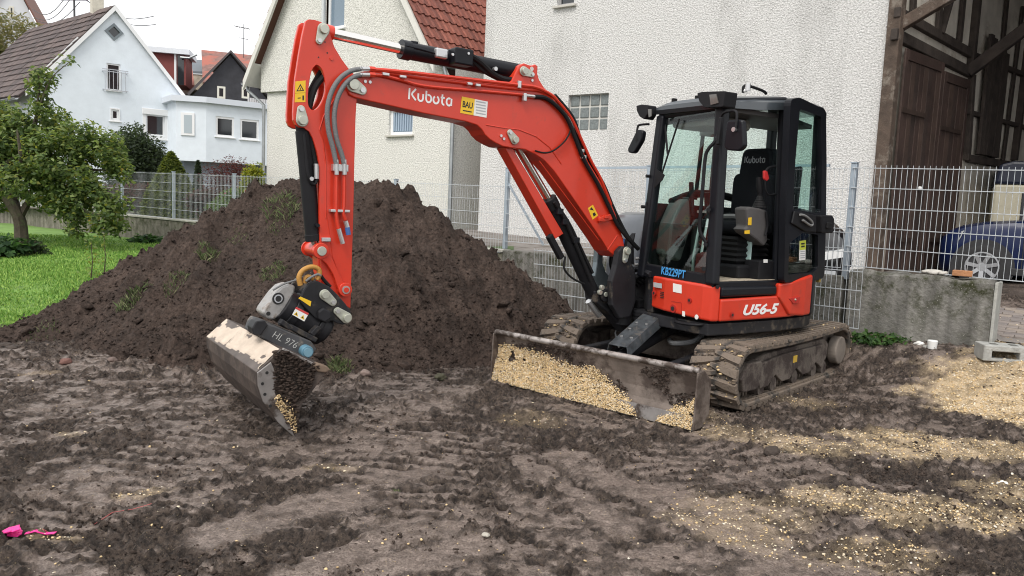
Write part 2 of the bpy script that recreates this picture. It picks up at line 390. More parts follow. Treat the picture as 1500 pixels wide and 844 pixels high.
    L(hh_.outputs[0], bp.inputs['Height']); L(bp.outputs[0], b.inputs['Normal'])
    return M
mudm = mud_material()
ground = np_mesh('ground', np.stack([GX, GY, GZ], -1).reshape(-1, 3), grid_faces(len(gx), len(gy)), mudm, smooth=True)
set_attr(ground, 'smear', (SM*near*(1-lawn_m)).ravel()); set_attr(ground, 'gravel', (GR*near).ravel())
tag(ground, kind='structure')
# ------------------------------------------------------------------ soil heap
RIDGE = [(-6.6, 6.9, .0), (-5.2, 7.25, .0), (-4.6, 8.0, .12), (-4.1, 8.8, .42), (-3.45, 9.3, .92), (-2.72, 9.45, 1.61), (-2.25, 9.5, 1.52), (-1.9, 9.5, 1.56), (-1.6, 9.5, 1.46), (-.85, 9.8, 1.0)]
def heap_h(X, Y):
    h = np.full(X.shape, -9.)
    wx = X+.22*fbm(X*.8, Y*.8, 3, 41); wy = Y+.22*fbm(X*.8, Y*.8, 3, 42)
    for (ax, ay, az), (bx, by, bz) in zip(RIDGE[:-1], RIDGE[1:]):
        d, t = seg_dist(wx, wy, (ax, ay), (bx, by))
        hh = az+(bz-az)*t-.63*np.maximum(d-.10, 0)**1.0
        k = 9.; h = np.log(np.exp(np.clip(h*k, -60, 60))+np.exp(np.clip(hh*k, -60, 60)))/k
    w1 = worley(X*4.2, Y*4.2, 14); w2 = worley(X*11, Y*11, 15); w3 = worley(X*24, Y*24, 16)
    lm = sstep(-.25, .3, fbm(X*.9, Y*.9, 3, 44))
    w0 = worley(X*1.9, Y*1.9, 17)
    rough = .15*fbm(X*1.5, Y*1.5, 4, 45)+np.clip(.5-w0, 0, 1)*.20*sstep(.3, 1.2, h)+np.clip(.6-w1, 0, 1)*.24*lm+np.clip(.55-w2, 0, 1)*.10*(.35+.65*lm)+np.clip(.5-w3, 0, 1)*.065+.032*fbm(X*14, Y*14, 3, 46)
    return h+rough-.03
hx = np.arange(-7.4, 1.9, .024); hy = np.arange(5.6, 12.8, .026)
HX, HY = np.meshgrid(hx, hy); HZ = heap_h(HX, HY)
bz_ = base_z(HX, HY)
fq = grid_faces(len(hx), len(hy)); keep = (np.max(HZ.ravel()[fq]-bz_.ravel()[fq], 1) > -.10); fq = fq[keep]
uq, inv = np.unique(fq.ravel(), return_inverse=True)
def soil_material(name, c1, c2, c3, sc=1.):
    M = bpy.data.materials.new(name); M.use_nodes = True; t = M.node_tree; b = t.nodes['Principled BSDF']; N = t.nodes.new; L = t.links.new
    tc = N('ShaderNodeTexCoord')
    n1 = N('ShaderNodeTexNoise'); n1.inputs['Scale'].default_value = 2.2*sc; n1.inputs['Detail'].default_value = 9; n1.inputs['Roughness'].default_value = .7; L(tc.outputs['Object'], n1.inputs['Vector'])
    cr = N('ShaderNodeValToRGB'); e = cr.color_ramp.elements; e[0].position = .34; e[0].color = c1+(1,); e[1].position = .66; e[1].color = c2+(1,); L(n1.outputs['Fac'], cr.inputs[0])
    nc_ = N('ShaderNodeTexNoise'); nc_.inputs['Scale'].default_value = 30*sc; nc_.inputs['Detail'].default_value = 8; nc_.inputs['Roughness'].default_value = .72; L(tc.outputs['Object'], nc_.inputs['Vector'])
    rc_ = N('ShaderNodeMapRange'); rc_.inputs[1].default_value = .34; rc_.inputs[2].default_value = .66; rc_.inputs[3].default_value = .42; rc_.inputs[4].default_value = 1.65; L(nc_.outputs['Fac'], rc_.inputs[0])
    vm_ = N('ShaderNodeVectorMath'); vm_.operation = 'SCALE'; L(cr.outputs[0], vm_.inputs[0]); L(rc_.outputs[0], vm_.inputs['Scale'])  # crumbs painted with lit tops and shaded holes, same noise as the bump
    v = N('ShaderNodeTexVoronoi'); v.inputs['Scale'].default_value = 34*sc; L(tc.outputs['Object'], v.inputs['Vector'])
    r = N('ShaderNodeMapRange'); r.inputs[1].default_value = .16; r.inputs[2].default_value = .08; L(v.outputs['Distance'], r.inputs[0])
    n3 = N('ShaderNodeTexNoise'); n3.inputs['Scale'].default_value = 9*sc; L(tc.outputs['Object'], n3.inputs['Vector'])
    r3 = N('ShaderNodeMapRange'); r3.inputs[1].default_value = .6; r3.inputs[2].default_value = .66; L(n3.outputs['Fac'], r3.inputs[0])
    mm = N('ShaderNodeMath'); mm.operation = 'MULTIPLY'; L(r.outputs[0], mm.inputs[0]); L(r3.outputs[0], mm.inputs[1])
    x = N('ShaderNodeMix'); x.data_type = 'RGBA'; L(mm.outputs[0], x.inputs[0]); L(vm_.outputs[0], x.inputs[6]); x.inputs[7].default_value = c3+(1,); L(x.outputs[2], b.inputs['Base Color'])
    b.inputs['Roughness'].default_value = .9; b.inputs['Specular IOR Level'].default_value = .25
    n2 = N('ShaderNodeTexNoise'); n2.inputs['Scale'].default_value = 48*sc; n2.inputs['Detail'].default_value = 8; n2.inputs['Roughness'].default_value = .75; L(tc.outputs['Object'], n2.inputs['Vector'])
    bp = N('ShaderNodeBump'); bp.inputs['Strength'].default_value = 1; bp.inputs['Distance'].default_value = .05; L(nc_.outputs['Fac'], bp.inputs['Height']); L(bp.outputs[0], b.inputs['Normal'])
    return M
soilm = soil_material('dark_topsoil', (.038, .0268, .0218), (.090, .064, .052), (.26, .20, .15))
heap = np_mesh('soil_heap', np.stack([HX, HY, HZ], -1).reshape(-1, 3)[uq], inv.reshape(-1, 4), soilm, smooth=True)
tag(heap, 'big heap of dark brown topsoil behind the excavator bucket', 'soil heap')
# ------------------------------------------------------------------ loose clods and gravel (nobody could count them)
def ico(sub=0):
    bm = bmesh.new(); bmesh.ops.create_icosphere(bm, subdivisions=sub+1, radius=1); v = np.array([p.co[:] for p in bm.verts]); f = np.array([[q.index for q in fc.verts] for fc in bm.faces]); bm.free(); return v, f
ICO0, ICO1, ICO2 = ico(0), ico(1), ico(2)
def scatter(name, P, S, base, mats, flat=.7, jit=.25, midx=None, variants=9, smooth=False):
    v, f = base; n = len(P); V = np.empty((n, len(v), 3), np.float32)
    shapes = [v*(1+jit*rng.standard_normal((len(v), 1)))*np.array([1, .55+.45*rng.random(), flat*(.6+.5*rng.random())]) for _ in range(variants)]
    pick = rng.integers(0, variants, n); ang = rng.random(n)*2*math.pi; til = rng.normal(0, .5, n)
    for k in range(variants):
        q = np.where(pick == k)[0]
        s = shapes[k][None]*S[q][:, None, None]
        c, sn = np.cos(til[q])[:, None], np.sin(til[q])[:, None]; y, z = s[..., 1]*c-s[..., 2]*sn, s[..., 1]*sn+s[..., 2]*c
        c, sn = np.cos(ang[q])[:, None], np.sin(ang[q])[:, None]; x, y = s[..., 0]*c-y*sn, s[..., 0]*sn+y*c
        V[q] = np.stack([x, y, z], -1)+P[q][:, None]
    Fq = (f[None]+(np.arange(n)*len(v))[:, None, None]).reshape(-1, 3)
    mi = None if midx is None else np.repeat(midx, len(f))
    return np_mesh(name, V.reshape(-1, 3), Fq, mats, midx=mi, smooth=smooth)
def rnd_ground(n, y0=2.2, y1=7.6):
    """random ground spots, thinning with distance"""
    y = y0*(y1/y0)**rng.random(n); x = (rng.random(n)-.5)*2*(y*.70+.3); return x, y
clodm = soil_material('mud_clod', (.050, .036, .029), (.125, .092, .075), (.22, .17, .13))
cx, cy = rnd_ground(90000); s_, g_ = zones(cx, cy)
dens = np.clip(.12+1.5*fbm(cx*1.7, cy*1.7, 4, 51), .03, 1)*(1-.92*np.clip(s_, 0, 1))*(1-.5*np.clip(g_, 0, 1))
k = rng.random(len(cx)) < dens; cx, cy = cx[k], cy[k]
cs = .0035+.010*rng.random(len(cx))**2.5+.010*(rng.random(len(cx)) > .988)*rng.random(len(cx))
cz = ground_h(cx, cy)
o = scatter('soil_clods', np.stack([cx, cy, cz+cs*.1], -1), cs, ICO0, clodm, jit=.35); tag(o, 'loose crumbs of dark wet soil strewn over the mud', 'soil', kind='stuff')
n = 34000; hx_ = -7+8.6*rng.random(n); hy_ = 5.9+4.2*rng.random(n); hz_ = heap_h(hx_, hy_)
k = (hz_ > base_z(hx_, hy_)-.02) & (rng.random(n) < .35+.65*sstep(1.0, 0, hz_)); hx_, hy_, hz_ = hx_[k], hy_[k], hz_[k]
hs = .006+.016*rng.random(len(hx_))**3+.075*(rng.random(len(hx_)) > .990)*rng.random(len(hx_))**1.5
o = scatter('heap_clods', np.stack([hx_, hy_, hz_+hs*.3], -1), hs, ICO0, soilm, jit=.35); tag(o, 'crumbly lumps of dark topsoil lying on the heap', 'soil', kind='stuff')
stone_mats = [mat('gravel_a', (.64, .48, .265), .85, var=.25, vscale=30), mat('gravel_b', (.70, .60, .44), .85, var=.2, vscale=30), mat('gravel_c', (.48, .345, .185), .85, var=.25, vscale=30), mat('gravel_d', (.70, .64, .54), .8, var=.15, vscale=30)]
sx, sy = rnd_ground(330000, 2.2, 8.7); s_, g_ = zones(sx, sy)
bl = .55+.45*fbm(sx*6, sy*6, 3, 71)
pr = np.where(g_ > .2, (np.clip(g_, 0, 1.1)**2.2)*1.25*bl, .0035)
k = rng.random(len(sx)) < pr; sx, sy, gs_ = sx[k], sy[k], g_[k]
ss = (.0026+.0062*rng.random(len(sx))**2.2+.005*(gs_ > .8)*rng.random(len(sx))**2)
gz_ = ground_h(sx, sy)
o = scatter('gravel', np.stack([sx, sy, gz_+ss*.3], -1), ss, ICO0, stone_mats, flat=.75, midx=rng.choice(4, len(sx), p=[.42, .26, .22, .10])); tag(o, 'yellow limestone gravel scattered over the muddy ground', 'gravel', kind='stuff')
print('clods', len(cx), 'gravel', len(sx))
# ------------------------------------------------------------------ lawn
lx = np.arange(-26, -1.2, .25); ly = np.arange(6.5, 24, .25); LX, LY = np.meshgrid(lx, ly)
LZ = base_z(LX, LY)+.02+.03*fbm(LX*.7, LY*.7, 3, 81)
ok = (LY > 7.75+np.where(LX > -4.9, (LX+4.9)*1.3, 0)) & (LX < -2)
fq = grid_faces(len(lx), len(ly)); fq = fq[np.all(ok.ravel()[fq], 1)]
lawnm = mat('lawn_soil', (.12, .22, .04), .9, var=.35, vscale=3)
lawn = np_mesh('lawn', np.stack([LX, LY, LZ], -1).reshape(-1, 3), fq, lawnm, smooth=True); tag(lawn, kind='structure')
def blades(name, bx, by, bz, h, wd, mats, midx=None, lean=.35):
    n = len(bx); a = rng.random(n)*2*math.pi; l = rng.normal(0, lean, (n, 2))*h[:, None]
    dx, dy = np.cos(a)*wd, np.sin(a)*wd
    V = np.stack([np.stack([bx-dx, by-dy, bz], -1), np.stack([bx+dx, by+dy, bz], -1), np.stack([bx+dx*.6+l[:, 0]*.4, by+dy*.6+l[:, 1]*.4, bz+h*.6], -1), np.stack([bx+l[:, 0], by+l[:, 1], bz+h], -1)], 1)
    f = np.arange(n*4).reshape(n, 4)
    return np_mesh(name, V.reshape(-1, 3), f, mats, midx=midx)
grass_m = [mat('grass_a', (.18, .32, .06), .7, spec=.3), mat('grass_b', (.30, .44, .10), .7, spec=.3), mat('grass_c', (.10, .23, .03), .7, spec=.3)]
n = 120000; by_ = 7*(18.8/7)**rng.random(n); bx_ = -by_*.72+rng.random(n)*(by_*.72-2.2)
k = (by_ > 7.75+np.where(bx_ > -4.9, (bx_+4.9)*1.3, 0)) & (heap_h(bx_, by_) < base_z(bx_, by_)+.05); bx_, by_ = bx_[k], by_[k]
gh = (.022+.028*rng.random(len(bx_)))*(1+.5*fbm(bx_, by_, 3, 83))
o = blades('grass', bx_, by_, base_z(bx_, by_)+.02, gh, .0035+.0004*by_, grass_m, rng.integers(0, 3, len(bx_))); tag(o, 'short bright green grass of the lawn left of the heap', 'grass', kind='stuff')
# grass tufts on the heap, sods that came with the soil
def tuft(name, x, y, z, r, h, nb, label, mats):
    nb *= 3; a = rng.random(nb)*6.28; rr = r*np.sqrt(rng.random(nb)); bx, by = x+rr*np.cos(a), y+rr*np.sin(a)
    zz = heap_h(bx, by) if z is None else np.full(nb, z)
    o = blades(name, bx, by, zz-.01, h*(.25+.4*rng.random(nb)), np.full(nb, .0026), mats, rng.integers(0, len(mats), nb), lean=.5)
    return tag(o, label, 'grass', 'grass tufts on the soil heap')
tuft_m = [mat('tuft_a', (.085, .115, .042), .8), mat('tuft_b', (.17, .18, .085), .8), mat('tuft_c', (.07, .11, .03), .8)]
def heap_px(x, y):
    """first hit of the view ray with the heap"""
    d = ray(x, y); t = np.arange(5., 12., .02)/d[1]; P = C0+d*t[:, None]; h = np.maximum(heap_h(P[:, 0], P[:, 1]), base_z(P[:, 0], P[:, 1])); i = np.argmax(P[:, 2] < h); return P[i] if P[i, 2] < h[i] else None
for (x, y, r, h, nb, lb) in [(304, 372, .11, .13, 90, 'green grass tuft high on the left flank of the soil heap'), (258, 411, .12, .10, 70, 'low grass tuft in the middle of the heap left flank'), (190, 444, .12, .13, 110, 'grey-green grass tuft lowest on the left flank of the heap'),
        (400, 402, .13, .10, 100, 'bright green grass tuft just left of the excavator arm'), (412, 298, .2, .14, 120, 'grassy sod near the left top of the soil heap'), (408, 330, .14, .08, 50, 'thin grass below the left top of the soil heap'),
        (420, 425, .09, .08, 60, 'small grass tuft beside the orange hose loop'), (64, 488, .16, .08, 50, 'thin grass near the left foot of the soil heap'), (395, 268, .18, .16, 50, 'dry grass on the crest of the heap by the mesh fence'), (620, 300, .16, .07, 30, 'sparse dry grass on the right crest of the heap'),
        (498, 540, .10, .14, 70, 'green grass tuft on the mud behind the bucket lip'), (215, 420, .05, .08, 30, 'tiny grass tuft between two larger ones on the heap'), (345, 350, .15, .07, 50, 'sparse grass below the wall on the heap shoulder')]:
    p = heap_px(x, y)
    if p is not None: tuft('grass_tuft', p[0], p[1], None if heap_h(p[:1], p[1:2])[0] > .02 else float(base_z(p[:1], p[1:2])[0])+.02, r, h, nb, lb, tuft_m)
p = px_ground(577, 722); tuft('grass_tuft', p[0], p[1], .01, .03, .03, 25, 'tiny green seedling in the trampled mud', tuft_m)
# ================================================================== BUILDINGS
class Frame:
    """upright facade: s along ex, n away from the viewer, z up; root empty at o"""
    def __init__(s, o, ex):
        ex = np.array([ex[0], ex[1], 0.]); ex /= np.linalg.norm(ex); s.o = np.array([o[0], o[1], 0.]); s.ex = ex; s.ey = np.array([-ex[1], ex[0], 0]); s.rz = math.atan2(ex[1], ex[0])
    def px(s, x, y, n=0.):
        q = on_plane(x, y, s.o+s.ey*n, s.ey)-s.o; return float(q@s.ex), float(q[2])
    def root(s, name, label, cat): return empty(name, s.o, s.rz, label, cat)
    def world(s, a, n, z): return s.o+s.ex*a+s.ey*n+np.array([0, 0, z])
def wall_open(mb, s0, s1, z0, z1, openings, n=0., depth=.18, top=None):
    """wall face at n with rectangular openings and their reveals"""
    xs = sorted({s0, s1, *[a for o in openings for a in o[:2]]}); zs = sorted({z0, z1, *[a for o in openings for a in o[2:4]]})
    for a, b in zip(xs[:-1], xs[1:]):
        for c, d in zip(zs[:-1], zs[1:]):
            if any(o[0] <= (a+b)/2 <= o[1] and o[2] <= (c+d)/2 <= o[3] for o in openings): continue
            mb.add([(a, n, c), (b, n, c), (b, n, d), (a, n, d)], [(0, 1, 2, 3)])
    for a, b, c, d in openings:
        mb.add([(a, n, c), (b, n, c), (b, n, d), (a, n, d), (a, n+depth, c), (b, n+depth, c), (b, n+depth, d), (a, n+depth, d)], [(0, 4, 5, 1), (1, 5, 6, 2), (2, 6, 7, 3), (3, 7, 4, 0)])
pane_m = mat('window_pane', (.02, .024, .028), .06, spec=.8)
pane_l = mat('window_pane_light', (.16, .22, .28), .08, spec=.8)
white_pvc = mat('white_pvc', (.78, .79, .80), .35)
def window(parent, a, b, c, d, n=.0, sill=True, fw=.06, pane=None, mull=0, sill_m=None, frame_m=None, rec=.10, casing=0.):
    m_ = MB(); y0, y1 = n+rec-.03, n+rec+.05
    m_.box((a, y0, c), (a+fw, y1, d)); m_.box((b-fw, y0, c), (b, y1, d)); m_.box((a+fw, y0, d-fw), (b-fw, y1, d)); m_.box((a+fw, y0, c), (b-fw, y1, c+fw))
    for k in range(mull):
        x = a+(b-a)*(k+1)/(mull+1); m_.box((x-fw*.6, y0+.004, c+fw), (x+fw*.6, y1, d-fw))
    if casing:
        q = casing
        m_.box((a-q, n-.03, c-q), (a, n+.02, d+q)); m_.box((b, n-.03, c-q), (b+q, n+.02, d+q)); m_.box((a, n-.03, d), (b, n+.02, d+q)); m_.box((a, n-.03, c-q), (b, n+.02, c))
    f = m_.build('window', frame_m or white_pvc, parent)
    MB().box((a+fw, n+rec, c+fw), (b-fw, n+rec+.02, d-fw)).build('pane', pane or pane_m, f)
    if sill: MB().box((a-.06-casing, n-.07, c-.05-casing), (b+.06+casing, n+rec-.034, c-.004-casing)).build('sill', sill_m or white_pvc, f, bevel=.006)
    return f
# ---- big rough-cast house behind the excavator
plast = render_mat('grey_roughcast', (.70, .695, .68), (.42, .415, .40), scale=36, strength=1., stains=1., stain_scale=.8)
FB = Frame((.1, 16.3), E1[:2])
b = FB.root('roughcast_house', 'tall house with pale rough-cast wall and glass block window behind the excavator', 'house')
gb0, gb1 = FB.px(833, 138), FB.px(889, 190)
GBW = (gb0[0], gb1[0], gb1[1], gb0[1]-.02)
uw0, uw1 = FB.px(813, 12), FB.px(843, 12)
m_ = MB(); ops = [GBW, (uw0[0]+.04, uw1[0]-.04, uw0[1]+.03, uw0[1]+.75)]
wall_open(m_, -1.12, 6.78, -.2, 8.4, ops, depth=.14)
m_.add([(-1.12, 0, -.2), (-1.12, 9, -.2), (-1.12, 9, 8.4), (-1.12, 0, 8.4)], [(0, 1, 2, 3)])
m_.add([(6.78, 0, -.2), (6.78, 9, -.2), (6.78, 9, 8.4), (6.78, 0, 8.4)], [(0, 1, 2, 3)])
m_.add([(-1.12, 9, -.2), (6.78, 9, -.2), (6.78, 9, 8.4), (-1.12, 9, 8.4)], [(0, 1, 2, 3)])
m_.build('wall', plast, b)
MB().prism([(-1.6, 8.3), (2.83, 12.2), (7.3, 8.3), (7.3, 8.5), (2.83, 12.5), (-1.6, 8.5)], -.5, 9.5).build('roof', mat('roof_brown', (.16, .07, .045), .8, var=.2), b)
MB().box((-1.12, .05, 8.3), (6.78, 8.9, 8.42)).build('attic_floor', mat('old_boards', (.2, .15, .1), .9), b)
window(b, *ops[1], sill=True, fw=.05, sill_m=mat('stone_sill', (.5, .48, .44), .8), frame_m=mat('grey_frame', (.3, .3, .3), .6))
gbm = mat('glass_block', (.15, .17, .17), .12, var=.35, vscale=22, bump=.6, bscale=26, spec=.7); joint = mat('block_joint', (.52, .51, .48), .9, var=.1)
gw = MB().box((GBW[0], .085, GBW[2]), (GBW[1], .135, GBW[3])).build('glass_block_window', joint, b)
bm_ = MB(); cw, ch = (GBW[1]-GBW[0])/4, (GBW[3]-GBW[2])/3
bm_.box((-cw/2+.016, 0, -ch/2+.016), (cw/2-.016, .05, ch/2-.016)); g0 = bm_.build('glass_block', gbm, gw, bevel=.016, bseg=3)
# inner ribbing of the blocks
for i in range(4):
    for j in range(3):
        g = g0 if (i, j) == (0, 0) else g0.copy()
        if g is not g0: col.objects.link(g)
        g.parent = gw; g.location = (GBW[0]+cw*(i+.5), .066, GBW[2]+ch*(j+.5))
# ---- cream house with red tiled roof
FC = Frame((-1.44, 17.46), E1[:2])
cream = render_mat('cream_plaster', (.73, .72, .675), (.55, .54, .49), scale=34, strength=.8, stains=.35, stain_scale=.6)
soff = mat('soffit_white', (.62, .61, .57), .7, var=.08); wood_d = mat('verge_wood', (.45, .44, .40), .7)
b = FC.root('cream_house', 'cream plastered house with steep red tiled roof behind the boom', 'house')
zb = FC.px(600, 118)[1]                                    # step where the upper gable overhangs
sl = FC.px(391, 200)[0]; eave_z = zb+.14
L0 = FC.px(397, 0, -.35); L1 = FC.px(358, 105, -.35); R0 = FC.px(590, 0, -.35); R1 = FC.px(637, 104, -.35)
slopeL = (L0[1]-L1[1])/(L0[0]-L1[0]); slopeR = (R0[1]-R1[1])/(R1[0]-R0[0]); slp = (slopeL+slopeR)/2
apx_s = (L1[0]+R1[0])/2; apx_z = (L1[1]+R1[1])/2+slp*(R1[0]-L1[0])/2
lw0, lw1 = FC.px(570, 160), FC.px(604, 197)
ops = [(lw0[0], lw1[0], lw1[1], lw0[1]), (-1.45-2.2, -2.55, .2, 1.62)]
m_ = MB(); wall_open(m_, sl, 0, -.3, zb, ops, depth=.16)
m_.add([(0, 0, -.3), (0, 9, -.3), (0, 9, zb+.2), (0, 0, zb+.2)], [(0, 1, 2, 3)]); m_.add([(sl, 0, -.3), (sl, 9, -.3), (sl, 9, zb+.2), (sl, 0, zb+.2)], [(0, 1, 2, 3)]); m_.add([(sl, 9, -.3), (0, 9, -.3), (0, 9, zb), (sl, 9, zb)], [(0, 1, 2, 3)])
m_.build('wall', cream, b)
gl, gr = sl-.18, .0
def roof_z(s): return apx_z-slp*abs(s-apx_s)
u0, u1 = FC.px(478, 20, -.08), FC.px(502, 40, -.08)
m_ = MB(); wa, wb, wc, wd = u0[0], u1[0]+.05, u1[1], u1[1]+1.35
pts = [(gl, zb), (gr, zb), (gr, min(roof_z(gr), 9)), (apx_s, apx_z), (gl, roof_z(gl))]
m_.prism(pts, -.08, -.075, holes=[[(wa, wc), (wb, wc), (wb, wd), (wa, wd)]])
m_.add([(gl, -.08, zb), (gr, -.08, zb), (gr, .02, zb), (gl, .02, zb)], [(0, 1, 2, 3)])
m_.build('gable', cream, b)
window(b, wa, wb, wc, wd, n=-.08, mull=0, fw=.07, pane=pane_l, casing=.0); 
shut = MB(); shut.box((wa-.10, -.15, wc), (wa-.02, -.09, wd)); shut.build('shutter_rail', mat('pale_grey', (.55, .57, .58), .5), b)
wn = window(b, *ops[0], pane=pane_l, sill_m=mat('stone_sill2', (.52, .5, .45), .8), fw=.07)
cur = MB()
for k in range(9):
    x = ops[0][0]+.09+k*(ops[0][1]-ops[0][0]-.18)/8; cur.cyl((x, .095, ops[0][2]+.1), (x, .095, ops[0][3]-.08), .022, 6)
cur.build('curtain', mat('net_curtain', (.34, .42, .52), .8), wn)
window(b, *ops[1], pane=mat('blind', (.30, .31, .31), .7), fw=.05)
# roof: boards, verge, tiles
deck_m = mat('roof_deck', (.10, .045, .03), .9)
m_ = MB()
for s_a in (L1[0]+.02, R1[0]-.02):
    za = roof_z(s_a)
    m_.prism([(s_a, za), (apx_s, apx_z), (apx_s, apx_z-.10), (s_a, za-.10)], -.33, 9.3)
roof = m_.build('roof', deck_m, b)
vb = MB()
for s_a in (L1[0], R1[0]):
    za = roof_z(s_a); vb.prism([(s_a, za-.02), (apx_s, apx_z-.02), (apx_s, apx_z-.26), (s_a, za-.26)], -.40, -.335)
vb.build('verge_board', mat('verge_white', (.64, .63, .59), .6, var=.06), b)
sf = MB(); za = roof_z(L1[0]); sf.prism([(L1[0]+.03, za-.12), (gl+.02, roof_z(gl)-.12), (gl+.02, roof_z(gl)-.16), (L1[0]+.03, za-.16)], -.33, 9.2)
zr_ = roof_z(R1[0]); sf.build('soffit', soff, b)
tile_m = [mat('red_tile_a', (.23, .075, .052), .75, var=.25, vscale=9), mat('red_tile_b', (.27, .09, .062), .75, var=.25, vscale=9), mat('red_tile_c', (.18, .06, .043), .75, var=.25, vscale=9)]
def tile_mesh(w_, l_, m__, prof=.035):
    """one interlocking clay tile: a cover roll beside a shallow pan; x = width, y = up the slope"""
    xs = [0, .10, .22, .34, .42, .6, .8, 1.0]; zs = [.3, .85, 1, .75, .25, .0, .02, .22]
    q = MB(); ring = []
    for y, lift in ((0, .030), (l_, .0)):
        up = [((x)*w_, y, z*prof+lift) for x, z in zip(xs, zs)]; dn = [(p[0], p[1], p[2]-.022) for p in reversed(up)]; ring.append(up+dn)
    q.loft(ring); return q.build('tile', m__, None)
def tile_plane(parent, o, ax, up, W_, H_, tw, tl, mats, smear=300, vis=None, prof=.035, stagger=False):
    """lay tiles over a slope; the first `smear` near the viewer as parts, the rest joined"""
    ax, up = Vector(ax).normalized(), Vector(up).normalized(); nz = ax.cross(up).normalized()
    if nz.z < 0: nz = -nz; flip = True
    M = Matrix((ax, up, nz)).transposed().to_4x4(); protos = []
    for q in mats:
        t_ = tile_mesh(tw*1.02, tl*1.12, q, prof); protos.append(t_.data); bpy.data.objects.remove(t_)
    cells = [(i, j) for j in range(int(H_/tl)) for i in range(int(W_/tw))]
    cells.sort(key=lambda c: (vis(c[0]*tw, c[1]*tl) if vis else c[0]+c[1]))
    rest = MB()
    for k, (i, j) in enumerate(cells):
        p = Vector(o)+ax*(i*tw+(tw/2 if stagger and j % 2 else 0))+up*(j*tl)+nz*(.01+random.random()*.006)
        if k < smear:
            t_ = bpy.data.objects.new('roof_tile', random.choice(protos)); col.objects.link(t_); t_.parent = parent; t_.matrix_local = Matrix.Translation(p) @ M
        else:
            rest.add([p, p+ax*tw*.45+nz*prof, p+ax*tw, p+up*tl*1.1, p+up*tl*1.1+ax*tw*.45+nz*prof*.6, p+up*tl*1.1+ax*tw, p-nz*.02, p+ax*tw-nz*.02], [(0, 1, 4, 3), (1, 2, 5, 4), (0, 6, 7, 2, 1)])
    if rest.v:
        r_ = rest.build('roof_tiles', mats[0], parent); r_['kind'] = 'stuff'
sin_, cos_ = slp/math.hypot(1, slp), 1/math.hypot(1, slp); run = (R1[0]-apx_s)/cos_
tile_plane(roof, (R1[0]+.03, -.36, zr_-.03), (0, 1, 0), (-cos_, 0, sin_), 9.4, run, .22, .33, tile_m, vis=lambda x, y: x+max(0, y-2.2)*3)
tile_plane(roof, (L1[0]-.03, -.36, za-.03), (0, 1, 0), (cos_, 0, sin_), 9.4, run, .22, .33, tile_m, smear=40, vis=lambda x, y: x*4+y)
gz = mat('zinc', (.34, .36, .37), .4, .7, var=.15, vscale=5)
gt = MB()
def gutter(mb, p, q, r=.07):
    p, q = Vector(p), Vector(q); d = (q-p).normalized(); sd = d.cross(Vector((0, 0, 1))).normalized(); ring = []
    for e in (p, q): ring.append([e+sd*r*math.cos(t)-Vector((0, 0, 1))*r*math.sin(t) for t in np.linspace(0, math.pi, 9)]+[e+sd*(r-.008)*math.cos(t)-Vector((0, 0, 1))*(r-.008)*math.sin(t) for t in np.linspace(math.pi, 0, 9)])
    mb.loft(ring)
gutter(gt, (R1[0]+.10, -.36, zr_-.06), (R1[0]+.10, 9.2, zr_-.06)); gt.build('gutter', gz, b, smooth=True)
gt = MB(); gutter(gt, (L1[0]-.08, -.36, za-.06), (L1[0]-.08, 9.2, za-.06)); gt.build('gutter', gz, b, smooth=True)
dp = MB(); dp.tube([(R1[0]+.10, -.2, zr_-.1), (R1[0]+.14, -.16, zr_-.28), (.03, -.07, zr_-.62), (.03, -.07, -.2)], .045, 10); dp.build('downpipe', gz, b, smooth=True)
dp = MB(); dp.tube([(L1[0]-.08, -.2, za-.1), (L1[0]-.06, -.2, za-.25), (sl-.05, -.07, za-.65), (sl-.05, -.07, -.2)], .045, 10); dp.build('downpipe', gz, b, smooth=True)
# wooden gate in the gap between the two houses
gA = FC.world(.04, 3.2, 0); gB = FB.world(-1.15, 2.0, 0)
gt_root = empty('alley_gate', (*(gA[:2]), .9), math.atan2(gB[1]-gA[1], gB[0]-gA[0]), 'brown board gate closing the gap between the two houses', 'gate')
gl_ = float(np.linalg.norm((gB-gA)[:2])); brd = mat('brown_boards', (.20, .105, .045), .75, var=.25, vscale=4)
nb_ = max(5, int(gl_/.115)); pw = gl_/nb_; pl_ = MB().box((.006, 0, 0), (pw-.006, .025, 1.25)).build('plank', brd, gt_root, bevel=.004)
for k in range(1, nb_):
    c = pl_.copy(); col.objects.link(c); c.parent = gt_root; c.location = (k*pw, random.random()*.006, random.random()*.01)
MB().box((0, .028, .25), (gl_, .06, .34)).box((0, .028, .95), (gl_, .06, 1.04)).build('rail', brd, gt_root)
# ---- white gable house with brown roof (far left)
W1 = Frame(tuple(on_y(46, 133, 36)[:2]), (.788, .616))
rdir = np.array([-.777, .63, 0]); rl = np.array([rdir@W1.ex, rdir@W1.ey, 0]); rl /= np.linalg.norm(rl)     # ridge direction in the house frame
b = W1.root('white_gable_house', 'white gabled house with dark brown tiled roof at the far left', 'house')
whitep = mat('white_render', (.70, .76, .82), .85, var=.05, vscale=2, bump=.25, bscale=18)
ap = W1.px(168, 8); le = W1.px(46, 124); re_ = W1.px(271, 141)
wins = [W1.px(156, 92)+W1.px(177, 134), W1.px(163, 160)+W1.px(174, 176), W1.px(214, 167)+W1.px(241, 200)]
ops = [(a, c, d, b_) for a, b_, c, d in wins]
hl = [[(o_[0], o_[2]), (o_[1], o_[2]), (o_[1], o_[3]), (o_[0], o_[3])] for o_ in ops]
dm = W1.px(167, 47); DR = .36
hl.append([(dm[0], dm[1]-DR), (dm[0]+DR, dm[1]), (dm[0], dm[1]+DR), (dm[0]-DR, dm[1])])
